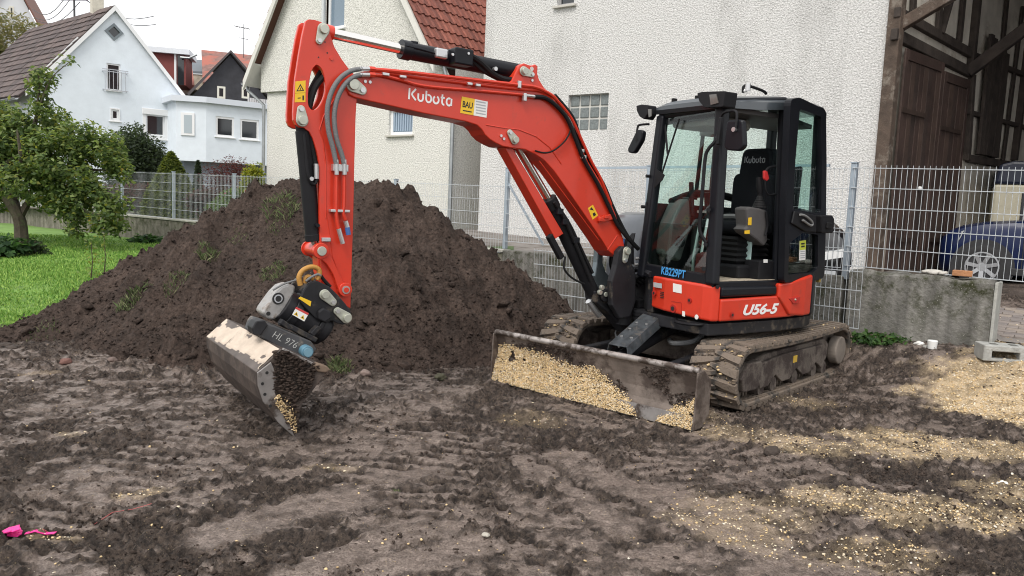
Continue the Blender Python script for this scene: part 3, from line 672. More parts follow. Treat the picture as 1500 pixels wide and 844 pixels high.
m_ = MB(); m_.prism([(le[0], -.3), (re_[0], -.3), (re_[0], re_[1]-.2), (ap[0], ap[1]-.15), (le[0], le[1]-.2)], 0, .02, holes=hl)
for o_ in ops: m_.add([(o_[0], 0.02, o_[2]), (o_[1], 0.02, o_[2]), (o_[1], 0.02, o_[3]), (o_[0], 0.02, o_[3]), (o_[0], .15, o_[2]), (o_[1], .15, o_[2]), (o_[1], .15, o_[3]), (o_[0], .15, o_[3])], [(0, 4, 5, 1), (1, 5, 6, 2), (2, 6, 7, 3), (3, 7, 4, 0)])
back = rl*11
for s_, z_ in ((le[0], le[1]-.2), (re_[0], re_[1]-.2)): m_.add([(s_, .02, -.3), (s_+back[0], back[1], -.3), (s_+back[0], back[1], z_), (s_, .02, z_)], [(0, 1, 2, 3)])
m_.build('wall', whitep, b)
f = window(b, *ops[0], fw=.07, mull=0, casing=.0, rec=.08); window(b, *ops[1], fw=.08, casing=.06, rec=.06); f3 = window(b, *ops[2], fw=.07, casing=.16, rec=.08)
MB().box((ops[2][0]-.2, -.10, ops[2][3]-.02), (ops[2][1]+.2, -.02, ops[2][3]+.28)).build('shutter_box', white_pvc, f3, bevel=.02)
rb = MB(); a, c, d = ops[0][0]-.22, ops[0][1]+.30, ops[0][2]
for z in (d+.0, d+.85, d+.95): rb.bar((a, -.18, z), (c, -.18, z), .035, .035)
for k in range(6): rb.bar((a+.12+(c-a-.24)*k/5, -.18, d), (a+.12+(c-a-.24)*k/5, -.18, d+.9), .025, .025, up=(0, 1, 0))
for x in (a+.05, c-.05): rb.bar((x, -.18, d), (x, 0, d), .03, .03); rb.bar((x, -.18, d+.85), (x, 0, d+.85), .03, .03)
rb.build('balcony_rail', mat('galvanised', (.52, .56, .60), .35, .75, var=.12, vscale=9), b)
dw = MB()
for k in range(4):
    p = [(0, -1), (1, 0), (0, 1), (-1, 0)]; a, c = p[k], p[(k+1) % 4]
    dw.prism([(dm[0]+a[0]*DR*1.15, dm[1]+a[1]*DR*1.15), (dm[0]+c[0]*DR*1.15, dm[1]+c[1]*DR*1.15), (dm[0]+c[0]*DR*.72, dm[1]+c[1]*DR*.72), (dm[0]+a[0]*DR*.72, dm[1]+a[1]*DR*.72)], -.04, .10)
dwo = dw.build('diamond_window', mat('slate_grey_frame', (.16, .19, .21), .5), b)
MB().prism([(dm[0], dm[1]-DR), (dm[0]+DR, dm[1]), (dm[0], dm[1]+DR), (dm[0]-DR, dm[1])], .05, .07).build('pane', pane_m, dwo)
vz = MB(); ov = .12
for (s_, z_) in (le, re_):
    sg = -1 if s_ < ap[0] else 1; k_ = (ap[1]-z_)/abs(ap[0]-s_); s2 = s_+sg*.25; z2 = z_-k_*.25
    vz.prism([(s2, z2), (ap[0], ap[1]), (ap[0], ap[1]-.26), (s2, z2-.26)], -ov-.05, -ov)
    vz.prism([(s2, z2-.05), (ap[0], ap[1]-.05), (ap[0], ap[1]-.09), (s2, z2-.09)], -ov, .0)
vz.build('verge_board', white_pvc, b)
brt = [mat('brown_tile_a', (.085, .063, .060), .75, var=.3, vscale=4), mat('brown_tile_b', (.105, .078, .072), .75, var=.3, vscale=4), mat('brown_tile_c', (.068, .052, .050), .75, var=.3, vscale=4)]
rf = MB()
for (s_, z_) in (le, re_):
    sg = -1 if s_ < ap[0] else 1; k_ = (ap[1]-z_)/abs(ap[0]-s_); s2 = s_+sg*.5; z2 = z_-k_*.5; bk = rl*10.6; y0 = -ov
    rf.add([(s2, y0, z2), (ap[0], y0, ap[1]), (ap[0]+bk[0], bk[1], ap[1]), (s2+bk[0], bk[1], z2), (s2, y0, z2-.1), (ap[0], y0, ap[1]-.1), (ap[0]+bk[0], bk[1], ap[1]-.1), (s2+bk[0], bk[1], z2-.1)], [(0, 1, 2, 3), (4, 7, 6, 5), (0, 4, 5, 1), (0, 3, 7, 4), (3, 2, 6, 7)])
roof = rf.build('roof', brt[2], b)
kL = (ap[1]-le[1])/(ap[0]-le[0]); upv = Vector((1, 0, kL)).normalized(); axv = Vector((rl[0], rl[1], 0))
upv = (upv-axv*0).normalized(); Hs = (ap[0]-le[0]+.5)*math.hypot(1, kL)
def tile_rows(parent, o, ax, up, W_, H_, tw, tl, mats, cap=300):
    """flat interlocking tiles on a (possibly skewed) slope, each a part"""
    nz = ax.cross(up).normalized(); nz = nz if nz.z > 0 else -nz; protos = []
    for q in mats:
        me = MB().loft([[Vector((0, 0, 0))+nz*.05, ax*tw*.5+nz*.075, ax*tw*.97+nz*.05, ax*tw*.97-nz*.0, Vector((0, 0, 0))], [up*tl*1.08+nz*.012, up*tl*1.08+ax*tw*.5+nz*.035, up*tl*1.08+ax*tw*.97+nz*.012, up*tl*1.08+ax*tw*.97-nz*.02, up*tl*1.08-nz*.02]])
        ob = me.build('tile', q); protos.append(ob.data); bpy.data.objects.remove(ob)
    nn = 0
    for j in range(int(H_/tl+.5)):
        for i in range(int(W_/tw+.5)):
            nn += 1
            if nn > cap: return
            t_ = bpy.data.objects.new('roof_tile', random.choice(protos)); col.objects.link(t_); t_.parent = parent; t_.location = Vector(o)+ax*(i*tw)+up*(j*tl)+nz*(.006+random.random()*.02)
tile_rows(roof, (le[0]-.5, -ov-.02, le[1]-kL*.5), axv, upv, 10.4, Hs, .55, .43, brt, 300)
sn = MB(); sn.bar((le[0]+.55, -.02, le[1]+kL*.55+.12), (le[0]+1.9, -.02, le[1]+kL*1.9+.12), .10, .08); sn.build('flashing', white_pvc, roof)
cmx = Vector((ap[0], 0, ap[1]))+axv*1.9
ch_ = MB(); ch_.box((cmx.x-.25, cmx.y-.3, cmx.z-.6), (cmx.x+.25, cmx.y+.3, cmx.z+.9)); ch_.build('chimney', mat('cream_chimney', (.55, .52, .44), .9, var=.15), roof)
dp = MB(); dp.tube([(re_[0]+.12, -.05, re_[1]-.1), (re_[0]+.12, -.05, 3.0), (re_[0]+.35, -.05, 2.4)], .09, 8); dp.build('downpipe', white_pvc, b, smooth=True)
gt = MB(); gutter(gt, (le[0]-.6, -.1, le[1]-kL*.55), (le[0]-.6+rl[0]*10.4, rl[1]*10.4, le[1]-kL*.55), .09); gt.build('gutter', gz, b)
# eave-side window
sw = MB(); p0 = Vector((le[0]-.03, 0, 0))+axv*1.5; sw.bar(p0+Vector((0, 0, le[1]-1.5)), p0+Vector((0, 0, le[1]-.7)), .10, .5, up=axv); sw.build('window', white_pvc, b)
# ---- flat-roofed white annexe with three windows
XA = Frame(tuple(on_y(302, 160, 38.5)[:2]), (.80, .60))
b = XA.root('white_annexe', 'white flat-roofed annexe with two dark windows beside the white gabled house', 'building')
t0, t1 = XA.px(302, 151), XA.px(400, 170); bt = XA.px(302, 237)[1]
wA = [XA.px(316, 170)+XA.px(343, 202), XA.px(352, 174)+XA.px(379, 206)]
opsA = [(q[0], q[2], q[3], q[1]) for q in wA]
m_ = MB(); wall_open(m_, 0, 7, bt, t0[1], opsA, depth=.12)
m_.add([(0, 0, bt), (7, 0, bt), (7, 6, bt), (0, 6, bt)], [(0, 1, 2, 3)])
sx_ = -1.25; sy_ = .55                                          # splayed end
lo = (sx_*.72, sy_*.72, sx_*.3, sy_*.3)
m_.add([(0, 0, bt), (sx_, sy_, bt), (sx_, sy_, t0[1]), (0, 0, t0[1])], [(0, 1, 2, 3)]); m_.add([(sx_, sy_, bt), (sx_, 6, bt), (sx_, 6, t0[1]), (sx_, sy_, t0[1])], [(0, 1, 2, 3)])
m_.add([(sx_, sy_, bt), (0, 0, bt), (0, 6, bt), (sx_, 6, bt)], [(0, 1, 2, 3)])
m_.build('wall', whitep, b)
for o_ in opsA: window(b, *o_, fw=.10, casing=.0, rec=.06)
nw = MB(); nw.bar((sx_*.62, sy_*.62-.03, opsA[0][2]-.05), (sx_*.62, sy_*.62-.03, opsA[0][3]+.05), .62, .06, up=(sy_, -sx_, 0)); f = nw.build('window', white_pvc, b)
nw = MB(); nw.bar((sx_*.62, sy_*.62-.065, opsA[0][2]+.06), (sx_*.62, sy_*.62-.065, opsA[0][3]-.06), .36, .02, up=(sy_, -sx_, 0)); nw.build('pane', mat('blind_grey', (.4, .46, .5), .6), f)
pr_ = MB(); pr_.prism([(sx_-.25, sy_-.1), (-.05, -.22), (7.2, -.22), (7.2, 6.2), (sx_-.25, 6.2)], t0[1], t0[1]+.27, plane='xy'); pr_.build('roof_edge', mat('pale_fascia', (.62, .66, .72), .6), b)
MB().prism([(sx_+.5, sy_+.6), (.3, .5), (6.9, .5), (6.9, 5.8), (sx_+.5, 5.8)], -.3, bt-.003, plane='xy').build('basement', mat('bluegrey_base', (.20, .23, .27), .85, var=.1), b)
fr_ = MB()
for k in range(40):
    fr_.box((2.3+k*.115, .9, t0[1]+.27), (2.3+k*.115+.085, .93, t0[1]+.60))
fr_.build('board_screen', mat('grey_boards', (.42, .41, .40), .85, var=.2, vscale=3), b)
# ---- black timber gable and the roofs behind
def gable_house(name, label, pa, pl__, pr__, Y, ex, wallm, roofm, depth=8, zb=0, wn=(), ov=.3):
    Fr = Frame(tuple(on_y(*pa, Y)[:2]), ex); b = Fr.root(name, label, 'house')
    a = Fr.px(*pa); l = Fr.px(*pl__); r = Fr.px(*pr__)
    hl = []; ops = []
    for (x0, y0, x1, y1) in wn:
        p, q = Fr.px(x0, y0), Fr.px(x1, y1); ops.append((p[0], q[0], q[1], p[1])); hl.append([(p[0], q[1]), (q[0], q[1]), (q[0], p[1]), (p[0], p[1])])
    m_ = MB(); m_.prism([(l[0]+.1, zb), (r[0]-.1, zb), (r[0]-.1, r[1]-.1), (a[0], a[1]-.1), (l[0]+.1, l[1]-.1)], 0, .03, holes=hl)
    for s_, z_ in (l, r):
        m_.add([(s_, .03, zb), (s_, depth, zb), (s_, depth, z_-.1), (s_, .03, z_-.1)], [(0, 1, 2, 3)])
    m_.build('wall', wallm, b)
    rf = MB()
    for s_, z_ in (l, r): rf.prism([(s_, z_), (a[0], a[1]), (a[0], a[1]+.14), (s_+(-.1 if s_ < a[0] else .1), z_+.12)], -ov, depth)
    rf.build('roof', roofm, b)
    for o_ in ops: window(b, *o_, fw=.11, casing=.0, rec=.0, sill=False, frame_m=mat('old_white_frame', (.62, .60, .52), .7))
    return b
blackw = mat('black_timber', (.028, .028, .033), .75, var=.3, vscale=2); rdt = mat('red_roof_far', (.30, .11, .085), .8, var=.25, vscale=5); bnt = mat('brown_roof_far', (.15, .105, .095), .8, var=.25, vscale=5)
bh = gable_house('black_gable_house', 'house with black boarded gable and two small windows', (337, 78), (276, 141), (401, 152), 46, (.88, .47), blackw, mat('dark_verge', (.07, .06, .06), .7), wn=[(318, 126, 330, 145), (354, 127, 365, 145)], zb=3)
# long roofs seen broadside: a slope rising behind
def slope_roof(name, label, px4, Y, rise, roofm, wallm, wn=()):
    """house seen on its eave side: eave corners, ridge corners in px at depth Y and Y+rise"""
    e0, e1_, r1_, r0_ = px4; P = [on_y(*e0, Y), on_y(*e1_, Y), on_y(*r1_, Y+rise), on_y(*r0_, Y+rise)]
    root = empty(name, (*P[0][:2], 0), 0, label, 'house'); Lc = [p-np.array([*P[0][:2], 0]) for p in P]
    dn = np.array([0, 0, -.18]); m_ = MB().add(Lc+[p+dn for p in Lc], [(0, 1, 2, 3), (4, 7, 6, 5), (0, 4, 5, 1), (1, 5, 6, 2), (3, 2, 6, 7), (0, 3, 7, 4)]); m_.build('roof', roofm, root)
    w_ = MB(); b4 = [Lc[0]+dn, Lc[1]+dn, Lc[1]*[1, 1, 0]+[0, rise*2, 0], Lc[0]*[1, 1, 0]+[0, rise*2, 0]]
    zt = min(Lc[0][2], Lc[1][2])-.2; w_.box((Lc[0][0]+.1, .1, 0), (Lc[1][0]-.1, rise*2, zt)); w_.build('wall', wallm, root)
    return root
farw = mat('far_cream', (.52, .47, .40), .9, var=.15)
slope_roof('red_roofed_house', 'large red tiled roof behind the white gabled house', ((215, 118), (285, 125), (278, 75), (224, 70)), 50, 5, rdt, farw)
sr = slope_roof('mottled_roof_house', 'mottled red and brown tiled roof behind the black gable', ((297, 120), (400, 130), (400, 84), (295, 73)), 56, 6, mat('mottled_roof', (.20, .11, .095), .85, var=.3, vscale=3, dirt=(.34, .11, .08), dscale=.6, damt=.45), farw)
slope_roof('slate_roof_house', 'narrow slate grey roof with stone wall between the red roofs', ((276, 104), (300, 105), (300, 88), (276, 87)), 60, 4, mat('slate', (.12, .14, .16), .6), mat('rubble_wall', (.36, .31, .25), .9, var=.4, vscale=2))
# dormer on the red roof
dm_o = on_y(236, 92, 47); dr = empty('dormer', dm_o, .25, 'red boarded dormer with white fascia on the red roof', 'dormer')
MB().box((-.6, 0, -1.2), (1.35, 2.5, .55)).build('dormer_wall', mat('red_boards', (.20, .045, .04), .7), dr); MB().box((-1.2, -.3, .55), (1.6, 2.6, .85)).build('fascia', mat('fascia_white', (.70, .73, .77), .6), dr); MB().box((.72, -.06, -1.2), (.84, .02, .55)).build('post', white_pvc, dr); MB().box((.9, -.02, -1.2), (1.25, .02, .5)).build('dark_window', pane_m, dr); MB().tube([(1.1, -.3, .35), (1.6, -.35, .35), (2.0, -.2, .6)], .06, 6).build('gutter_pipe', gz, dr)
# ---- house at the far left edge and low roof below it
gable_house('distant_gable_house', 'distant white house with brown verge at the top left corner', (20, -30), (-60, 60), (64, 52), 62, (.93, .36), mat('pale_wall', (.60, .62, .64), .9), mat('brown_verge', (.17, .08, .06), .8), wn=[(13, 9, 21, 27)], zb=2)
gable_house('low_cream_house', 'low cream gable with brown verge at the left edge', (-6, 62), (-50, 100), (20, 86), 56, (.93, .36), mat('cream_low', (.62, .55, .42), .9), mat('brown_verge2', (.15, .075, .055), .8), zb=2)
# ---- rooftop mast with service wires, television aerial
mp_ = on_y(109, 20, 41); mr = empty('service_mast', (mp_[0], mp_[1], mp_[2]-1.5), 0, 'dark rooftop service mast with overhead wires on the white gabled house', 'mast')
md = mat('dark_steel', (.07, .07, .075), .5, .6)
MB().cyl((0, 0, 0), (0, 0, 2.6), .05, 8).build('pole', md, mr); MB().bar((-.7, 0, 2.15), (.7, 0, 2.2), .05, .05).bar((-.5, 0, 2.35), (.5, 0, 2.35), .05, .05).build('crossarm', md, mr)
for i, (a, c) in enumerate((((-.5, 2.2), (48, 14)), ((-.2, 2.2), (50, 26)), ((.3, 2.1), (55, 31)), ((.5, 2.25), (225, 24)), ((.7, 2.15), (228, 36)))):
    e = on_y(*c, 44)-np.array([mp_[0], mp_[1], mp_[2]-1.5]); s_ = np.array([a[0], 0, a[1]])
    MB().tube([s_+(e-s_)*t-np.array([0, 0, .5*math.sin(math.pi*t)]) for t in np.linspace(0, 1, 8)], .018, 5).build('wire', md, mr)
aa = on_y(357, 78, 54); ar = empty('television_aerial', aa, 0, 'thin television aerial on the mottled roof', 'aerial'); MB().cyl((0, 0, -.3), (0, 0, 1.9), .025, 6).build('pole', md, ar); tm = MB().bar((-.6, 0, 1.75), (.4, 0, 1.6), .03, .03)
for k in range(6): tm.bar((-.55+k*.18, -.25, 1.74-k*.027), (-.55+k*.18, .25, 1.74-k*.027), .02, .02)
tm.bar((-.3, 0, 1.0), (.3, 0, .9), .03, .03); tm.build('boom', md, ar)
# ================================================================== YARD, GARDEN
def yard_z(s): return .90-.034*s
def wtoS(x, y): q = np.stack([x-FB.o[0], y-FB.o[1]], -1); return q@FB.ex[:2], q@FB.ey[:2]
P1, P2, P3, P4, P5 = (-9.73, 19.3), (-7.9, 17.85), (-6.25, 16.65), (-.17, 11.9), (3.5, 8.25)
WEND = (4.50, 7.40)                                         # right end of the concrete wall
fl = [(-19, 26.6), P1, P4, P5, WEND]
# yard: sheet between fence line and facades, ramping down on the right
ss_ = np.arange(-1.5, 22, .25); nn_ = np.arange(-14, .3, .25); YS, YN = np.meshgrid(ss_, nn_)
YX = FB.o[0]+FB.ex[0]*YS+FB.ey[0]*YN; YY = FB.o[1]+FB.ex[1]*YS+FB.ey[1]*YN
behind = np.interp(YX, [P4[0], P5[0], WEND[0]], [P4[1], P5[1], WEND[1]])
right = YX > WEND[0]+.05
YZ = np.where(right, np.minimum(yard_z(YS), ramp(YX, YY)+.015), yard_z(YS))
okm = np.where(right, (.63*YX+.78*YY > 8.75), YY > behind-.02)
fq = grid_faces(len(ss_), len(nn_)); fq = fq[np.all(okm.ravel()[fq], 1)]
pavem = mat('yard_paving', (.21, .19, .175), .8, var=.3, vscale=3, bump=.5, bscale=22, dirt=(.10, .085, .07), dscale=1.5, damt=.4)
yard = np_mesh('yard', np.stack([YX, YY, YZ], -1).reshape(-1, 3), fq, pavem, smooth=True); tag(yard, kind='structure')
# paving stones near the wall end
pv = [mat('paver_a', (.25, .215, .195), .8, var=.2, vscale=8, bump=.3, bscale=60), mat('paver_b', (.20, .175, .165), .8, var=.2, vscale=8, bump=.3, bscale=60), mat('paver_c', (.28, .235, .20), .8, var=.2, vscale=8, bump=.3, bscale=60)]
pm = [MB().box((-.096, -.046, -.05), (.096, .046, .012)).build('paver', q, None, bevel=.006) for q in pv]; protos = [q.data for q in pm]
bvs = pm[0]
for q in pm: bpy.data.objects.remove(q)
cnt = 0
for j in range(60):
    for i in range(40):
        a = 6.0+i*.2+(j % 2)*.1; n_ = -7.2+j*.1
        x, y = FB.o[0]+FB.ex[0]*a+FB.ey[0]*n_, FB.o[1]+FB.ex[1]*a+FB.ey[1]*n_
        X = x/y
        if x < WEND[0]+.25 or X < .60 or X > .72 or .63*x+.78*y < 9.0 or cnt > 299: continue
        z = min(yard_z(a), float(ramp(np.array([x]), np.array([y]))[0])+.015); e_ = .05
        z2 = min(yard_z(a), float(ramp(np.array([x+FB.ey[0]*e_]), np.array([y+FB.ey[1]*e_]))[0])+.015)
        t_ = bpy.data.objects.new('paving_stone', random.choice(protos)); col.objects.link(t_); t_.parent = yard; t_.location = (x, y, z+.004+random.random()*.006)
        t_.rotation_euler = (math.atan2(z2-z, e_)+random.gauss(0, .01), random.gauss(0, .012), FB.rz+random.gauss(0, .01)); cnt += 1
# garden terrace behind the left fence
gxs = np.arange(-60, 0.5, 1.); gys = np.arange(11, 120, 1.); AX, AY = np.meshgrid(gxs, gys)
lim = np.interp(AX, [-60, P1[0], P4[0], 1], [56, P1[1], P4[1], 11])
fq = grid_faces(len(gxs), len(gys))
AY2 = np.maximum(AY, lim+.02)
garden = np_mesh('garden_ground', np.stack([AX, AY2, np.full(AX.shape, .84)+.0*AX], -1).reshape(-1, 3), fq[np.any((AY > lim).ravel()[fq], 1)], mat('garden_soil', (.10, .085, .06), .95, var=.4, vscale=2, dirt=(.06, .10, .03), dscale=.8, damt=.5)); tag(garden, kind='structure')
# ================================================================== BARN on the right
FD = Frame(tuple(FB.world(7.0, .10, 0)[:2]), (.75, .66))          # inner side wall of the barn, running away to the right
old_t = mat('old_timber', (.085, .060, .045), .85, var=.4, vscale=5, bump=.6, bscale=30, dirt=(.20, .17, .14), dscale=3, damt=.3)
dk_t = mat('dark_timber', (.045, .034, .028), .85, var=.4, vscale=4, bump=.5, bscale=25)
infill = mat('lime_infill', (.56, .52, .45), .9, var=.2, vscale=2.5, bump=.4, bscale=14, dirt=(.36, .31, .25), dscale=1.2, damt=.25)
b = FD.root('timber_barn', 'open timber-framed barn with brown plank doors at the right edge', 'barn')
SL = 9.5
m_ = MB(); m_.box((-.05, .06, -.2), (SL, .22, 6.6)); m_.build('infill_wall', infill, b)
yb = .66
m_ = MB(); m_.box((-.05, -.02, -.2), (SL, .058, yb+.75)); m_.build('plinth', mat('barn_plinth', (.30, .26, .22), .9, var=.25, vscale=3, bump=.6, bscale=20), b)
def dbeam(pts, th=.12, name='beam', mt=None, d=.10, n=0.05):
    (x0, y0), (x1, y1) = pts; p, q = FD.px(x0, y0, n), FD.px(x1, y1, n)
    mb = MB(); mb.bar((p[0], n-d/2+.03, p[1]), (q[0], n-d/2+.03, q[1]), d, th, up=(0, 1, 0) if abs(p[0]-q[0]) < .2 else (0, 0, 1)); return mb.build(name, mt or dk_t, b, bevel=.012)
for pts, th in ([((1312, 18), (1421, 80)), .15], [((1307, 50), (1421, 108)), .17], [((1421, 80), (1600, 150)), .09], [((1410, 163), (1600, 214)), .08], [((1415, 232), (1600, 262)), .14]):
    dbeam(pts, th)
for pts, th in ([((1336, -30), (1334, 22)), .06], [((1376, -20), (1371, 45)), .06], [((1391, -10), (1374, 50)), .06], [((1410, -20), (1402, 62)), .06], [((1431, -30), (1417, 110)), .13], [((1421, 110), (1413, 235)), .10], [((1473, -10), (1450, 240)), .05], [((1496, 10), (1466, 240)), .04], [((1512, -10), (1482, 235)), .13], [((1540, 0), (1505, 240)), .08]):
    dbeam(pts, th, 'post', d=.13)
# plank doors folded against the side wall
z_top = FD.px(1305, 61, -.06)[1]; s1_ = FD.px(1386, 87, -.06)[0]; s2_ = FD.px(1419, 105, -.06)[0]
door_m = [mat('door_plank_a', (.052, .031, .025), .7, var=.35, vscale=3, bump=.5, bscale=20), mat('door_plank_b', (.064, .040, .031), .7, var=.35, vscale=3, bump=.5, bscale=20), mat('door_plank_c', (.044, .028, .023), .7, var=.35, vscale=3, bump=.5, bscale=20)]
for a, c, zt, yaw in ((.02, s1_, z_top, 0.), (s1_+.04, s2_+.15, z_top-.12, 0.)):
    dr = MB().box((a, -.055, yb+.10), (a+.10, -.02, zt)).box((c-.10, -.055, yb+.10), (c, -.02, zt)).box((a+.10, -.055, zt-.16), (c-.10, -.02, zt)).build('door_leaf', door_m[0], b, bevel=.006)
    nn2 = max(4, int((c-a-.2)/.155)); pw = (c-a-.2)/nn2
    for k in range(nn2):
        MB().box((a+.10+k*pw+.004, -.044+random.random()*.008, yb+.08+random.random()*.03), (a+.10+(k+1)*pw-.004, -.018, zt-.165)).build('plank', door_m[k % 3], dr, bevel=.004)
    for z in (yb+.55, zt-.95): MB().box((a+.01, -.068, z), (a+min(.9, c-a-.1), -.058, z+.07)).build('strap_hinge', mat('rusty_iron', (.06, .04, .032), .7, .4, var=.3), dr)
MB().sphere((s1_*.62, -.075, yb+1.42), .035, 8).build('white_knob', white_pvc, b)
cdm = MB()
bs0, bs1 = FD.px(1444, 46, -.04), FD.px(1432, 228, -.04); bs2 = FD.px(1462, 230, -.04)
nw_ = 6; pw = (bs2[0]-bs1[0])/nw_
for k in range(nw_): MB().box((bs1[0]+k*pw+.005, -.07+random.random()*.012, bs2[1]-.02), (bs1[0]+(k+1)*pw-.005, -.01, bs0[1]-k*.04)).build('shutter_board', dk_t, b, bevel=.004)
# front frame: corner post, rafters, tie beams, braces (local frame of the barn root)
def loc_fd(s, n, z): p = FB.world(s, n, z)-FD.o; return (float(p@FD.ex), float(p@FD.ey), float(p[2]))
def fbbar(p, q, wd, th, name, mt=old_t):
    mb = MB(); mb.bar(loc_fd(*p), loc_fd(*q), wd, th); return mb.build(name, mt, b, bevel=.012)
pmb = MB()
pp0, pp1 = loc_fd(6.90, -.02, .3), loc_fd(6.90, -.02, 6.6)
pmb.bar(pp0, pp1, .16, .20, up=FD.ey @ np.array([[1, 0, 0], [0, 1, 0], [0, 0, 1]]) if False else (0, 1, 0)); pmb.build('corner_post', old_t, b, bevel=.015)
q0, q1 = FB.px(1303, 47, .05), FB.px(1392, -6, .05)
k_ = (q1[1]-q0[1])/(q1[0]-q0[0])
fbbar((q0[0], .05, q0[1]), (q0[0]+3.2, .05, q0[1]+3.2*k_), .16, .17, 'brace')
dd = FD.world(s2_+.2, -.1, 0)-FB.o; n2_ = float(dd@FB.ey); q0, q1 = FB.px(1418, 106, n2_), FB.px(1500, 44, n2_); k2 = (q1[1]-q0[1])/(q1[0]-q0[0])
fbbar((q0[0], n2_, q0[1]), (q0[0]+3.2, n2_, q0[1]+3.2*k2), .17, .19, 'brace', dk_t)
fbbar((6.9, .0, 6.55), (17, .0, 6.55), .22, .26, 'tie_beam'); fbbar((q0[0], n2_, 6.5), (17, n2_, 6.5), .22, .26, 'tie_beam', dk_t)
m_ = MB(xf=lambda p: loc_fd(*p)); m_.box((6.85, -.3, 6.7), (18, 12, 6.82)); m_.build('loft_floor', dk_t, b)
m_ = MB(xf=lambda p: loc_fd(*p)); m_.box((6.4, 11, -.2), (18, 11.2, 6.7)).box((16, .1, -.2), (16.2, 11, 6.7)); m_.build('back_wall', dk_t, b)
m_ = MB(xf=lambda p: loc_fd(*p)); m_.box((6.85, -.02, 6.83), (18, .12, 9.2)); m_.build('front_boarding', dk_t, b)
# ================================================================== RETAINING WALLS
def concrete(name, base, moss, sc=.8):
    M = bpy.data.materials.new(name); M.use_nodes = True; t = M.node_tree; bs = t.nodes['Principled BSDF']; N = t.nodes.new; L = t.links.new
    tc = N('ShaderNodeTexCoord'); mp = N('ShaderNodeMapping'); mp.inputs['Scale'].default_value = (5, 5, .5); L(tc.outputs['Object'], mp.inputs[0])
    n = N('ShaderNodeTexNoise'); n.inputs['Scale'].default_value = 1.6; n.inputs['Detail'].default_value = 7; L(mp.outputs[0], n.inputs['Vector'])
    cr = N('ShaderNodeValToRGB'); e = cr.color_ramp.elements; e[0].position = .35; e[0].color = tuple(c*.42 for c in base)+(1,); e[1].position = .68; e[1].color = tuple(base)+(1,); L(n.outputs['Fac'], cr.inputs[0])
    n2 = N('ShaderNodeTexNoise'); n2.inputs['Scale'].default_value = 5; n2.inputs['Detail'].default_value = 9; n2.inputs['Roughness'].default_value = .75; L(tc.outputs['Object'], n2.inputs['Vector'])
    r = N('ShaderNodeMapRange'); r.inputs[1].default_value = .46; r.inputs[2].default_value = .62; L(n2.outputs['Fac'], r.inputs[0])
    sp = N('ShaderNodeSeparateXYZ'); L(tc.outputs['Object'], sp.inputs[0]); rz_ = N('ShaderNodeMapRange'); rz_.inputs[1].default_value = -.85; rz_.inputs[2].default_value = -.12; L(sp.outputs[2], rz_.inputs[0])
    mm = N('ShaderNodeMath'); mm.operation = 'MULTIPLY'; L(r.outputs[0], mm.inputs[0]); L(rz_.outputs[0], mm.inputs[1])
    x = N('ShaderNodeMix'); x.data_type = 'RGBA'; L(mm.outputs[0], x.inputs[0]); L(cr.outputs[0], x.inputs[6]); x.inputs[7].default_value = tuple(moss)+(1,)
    n4 = N('ShaderNodeTexVoronoi'); n4.inputs['Scale'].default_value = 38; L(tc.outputs['Object'], n4.inputs['Vector'])
    r4 = N('ShaderNodeMapRange'); r4.inputs[1].default_value = .22; r4.inputs[2].default_value = .1; L(n4.outputs['Distance'], r4.inputs[0]); m5 = N('ShaderNodeMath'); m5.operation = 'MULTIPLY'; L(r4.outputs[0], m5.inputs[0]); L(r.outputs[0], m5.inputs[1])
    x2 = N('ShaderNodeMix'); x2.data_type = 'RGBA'; L(m5.outputs[0], x2.inputs[0]); L(x.outputs[2], x2.inputs[6]); x2.inputs[7].default_value = (.34, .33, .30, 1)
    L(x2.outputs[2], bs.inputs['Base Color']); bs.inputs['Roughness'].default_value = .9; bs.inputs['Specular IOR Level'].default_value = .3
    n3 = N('ShaderNodeTexNoise'); n3.inputs['Scale'].default_value = 30; n3.inputs['Detail'].default_value = 8; L(tc.outputs['Object'], n3.inputs['Vector']); bp = N('ShaderNodeBump'); bp.inputs['Strength'].default_value = .7; bp.inputs['Distance'].default_value = .02; L(n3.outputs['Fac'], bp.inputs['Height']); L(bp.outputs[0], bs.inputs['Normal'])
    return M
conc_l = concrete('streaked_concrete', (.27, .25, .21), (.055, .06, .03)); conc_r = concrete('mossy_concrete', (.25, .24, .22), (.035, .038, .016)); cop_m = mat('coping_concrete', (.42, .41, .37), .9, var=.3, vscale=6, bump=.5, bscale=40)
def wall_run(name, label, a, c, za, zc, th, mt, drop=1.3, coping=True):
    L = math.hypot(c[0]-a[0], c[1]-a[1]); root = empty(name, (a[0], a[1], za), math.atan2(c[1]-a[1], c[0]-a[0]), label, 'wall'); dz = zc-za
    m_ = MB(); m_.prism([(0, -drop), (L, -drop), (L, dz), (0, 0)], 0, th); m_.build('wall', mt, root, bevel=.01)
    if coping: MB().prism([(-.01, .003), (L+.01, dz+.003), (L+.01, dz+.045), (-.01, .045)], -.02, th+.02).build('coping', cop_m, root, bevel=.008)
    return root
wall_run('retaining_wall', 'streaked concrete retaining wall under the left mesh fence', (-21, 28.2), P1, .85, .85, .18, conc_l)
wall_run('retaining_wall', 'mossy concrete retaining wall behind the soil heap', P1, P4, .85, .80, .18, conc_l)
wall_run('retaining_wall', 'dark mossy retaining wall behind the boom foot', P4, P5, .84, .93, .18, conc_r, coping=False)
bw_L = math.hypot(WEND[0]-P5[0], WEND[1]-P5[1]); bw_a = math.atan2(WEND[1]-P5[1], WEND[0]-P5[0])
bw = empty('concrete_wall', (P5[0]+.02, P5[1]-.10, 1.02), bw_a, 'thick mossy concrete wall end under the right mesh panel', 'wall')
mb = MB(); nseg = 14; rings = []
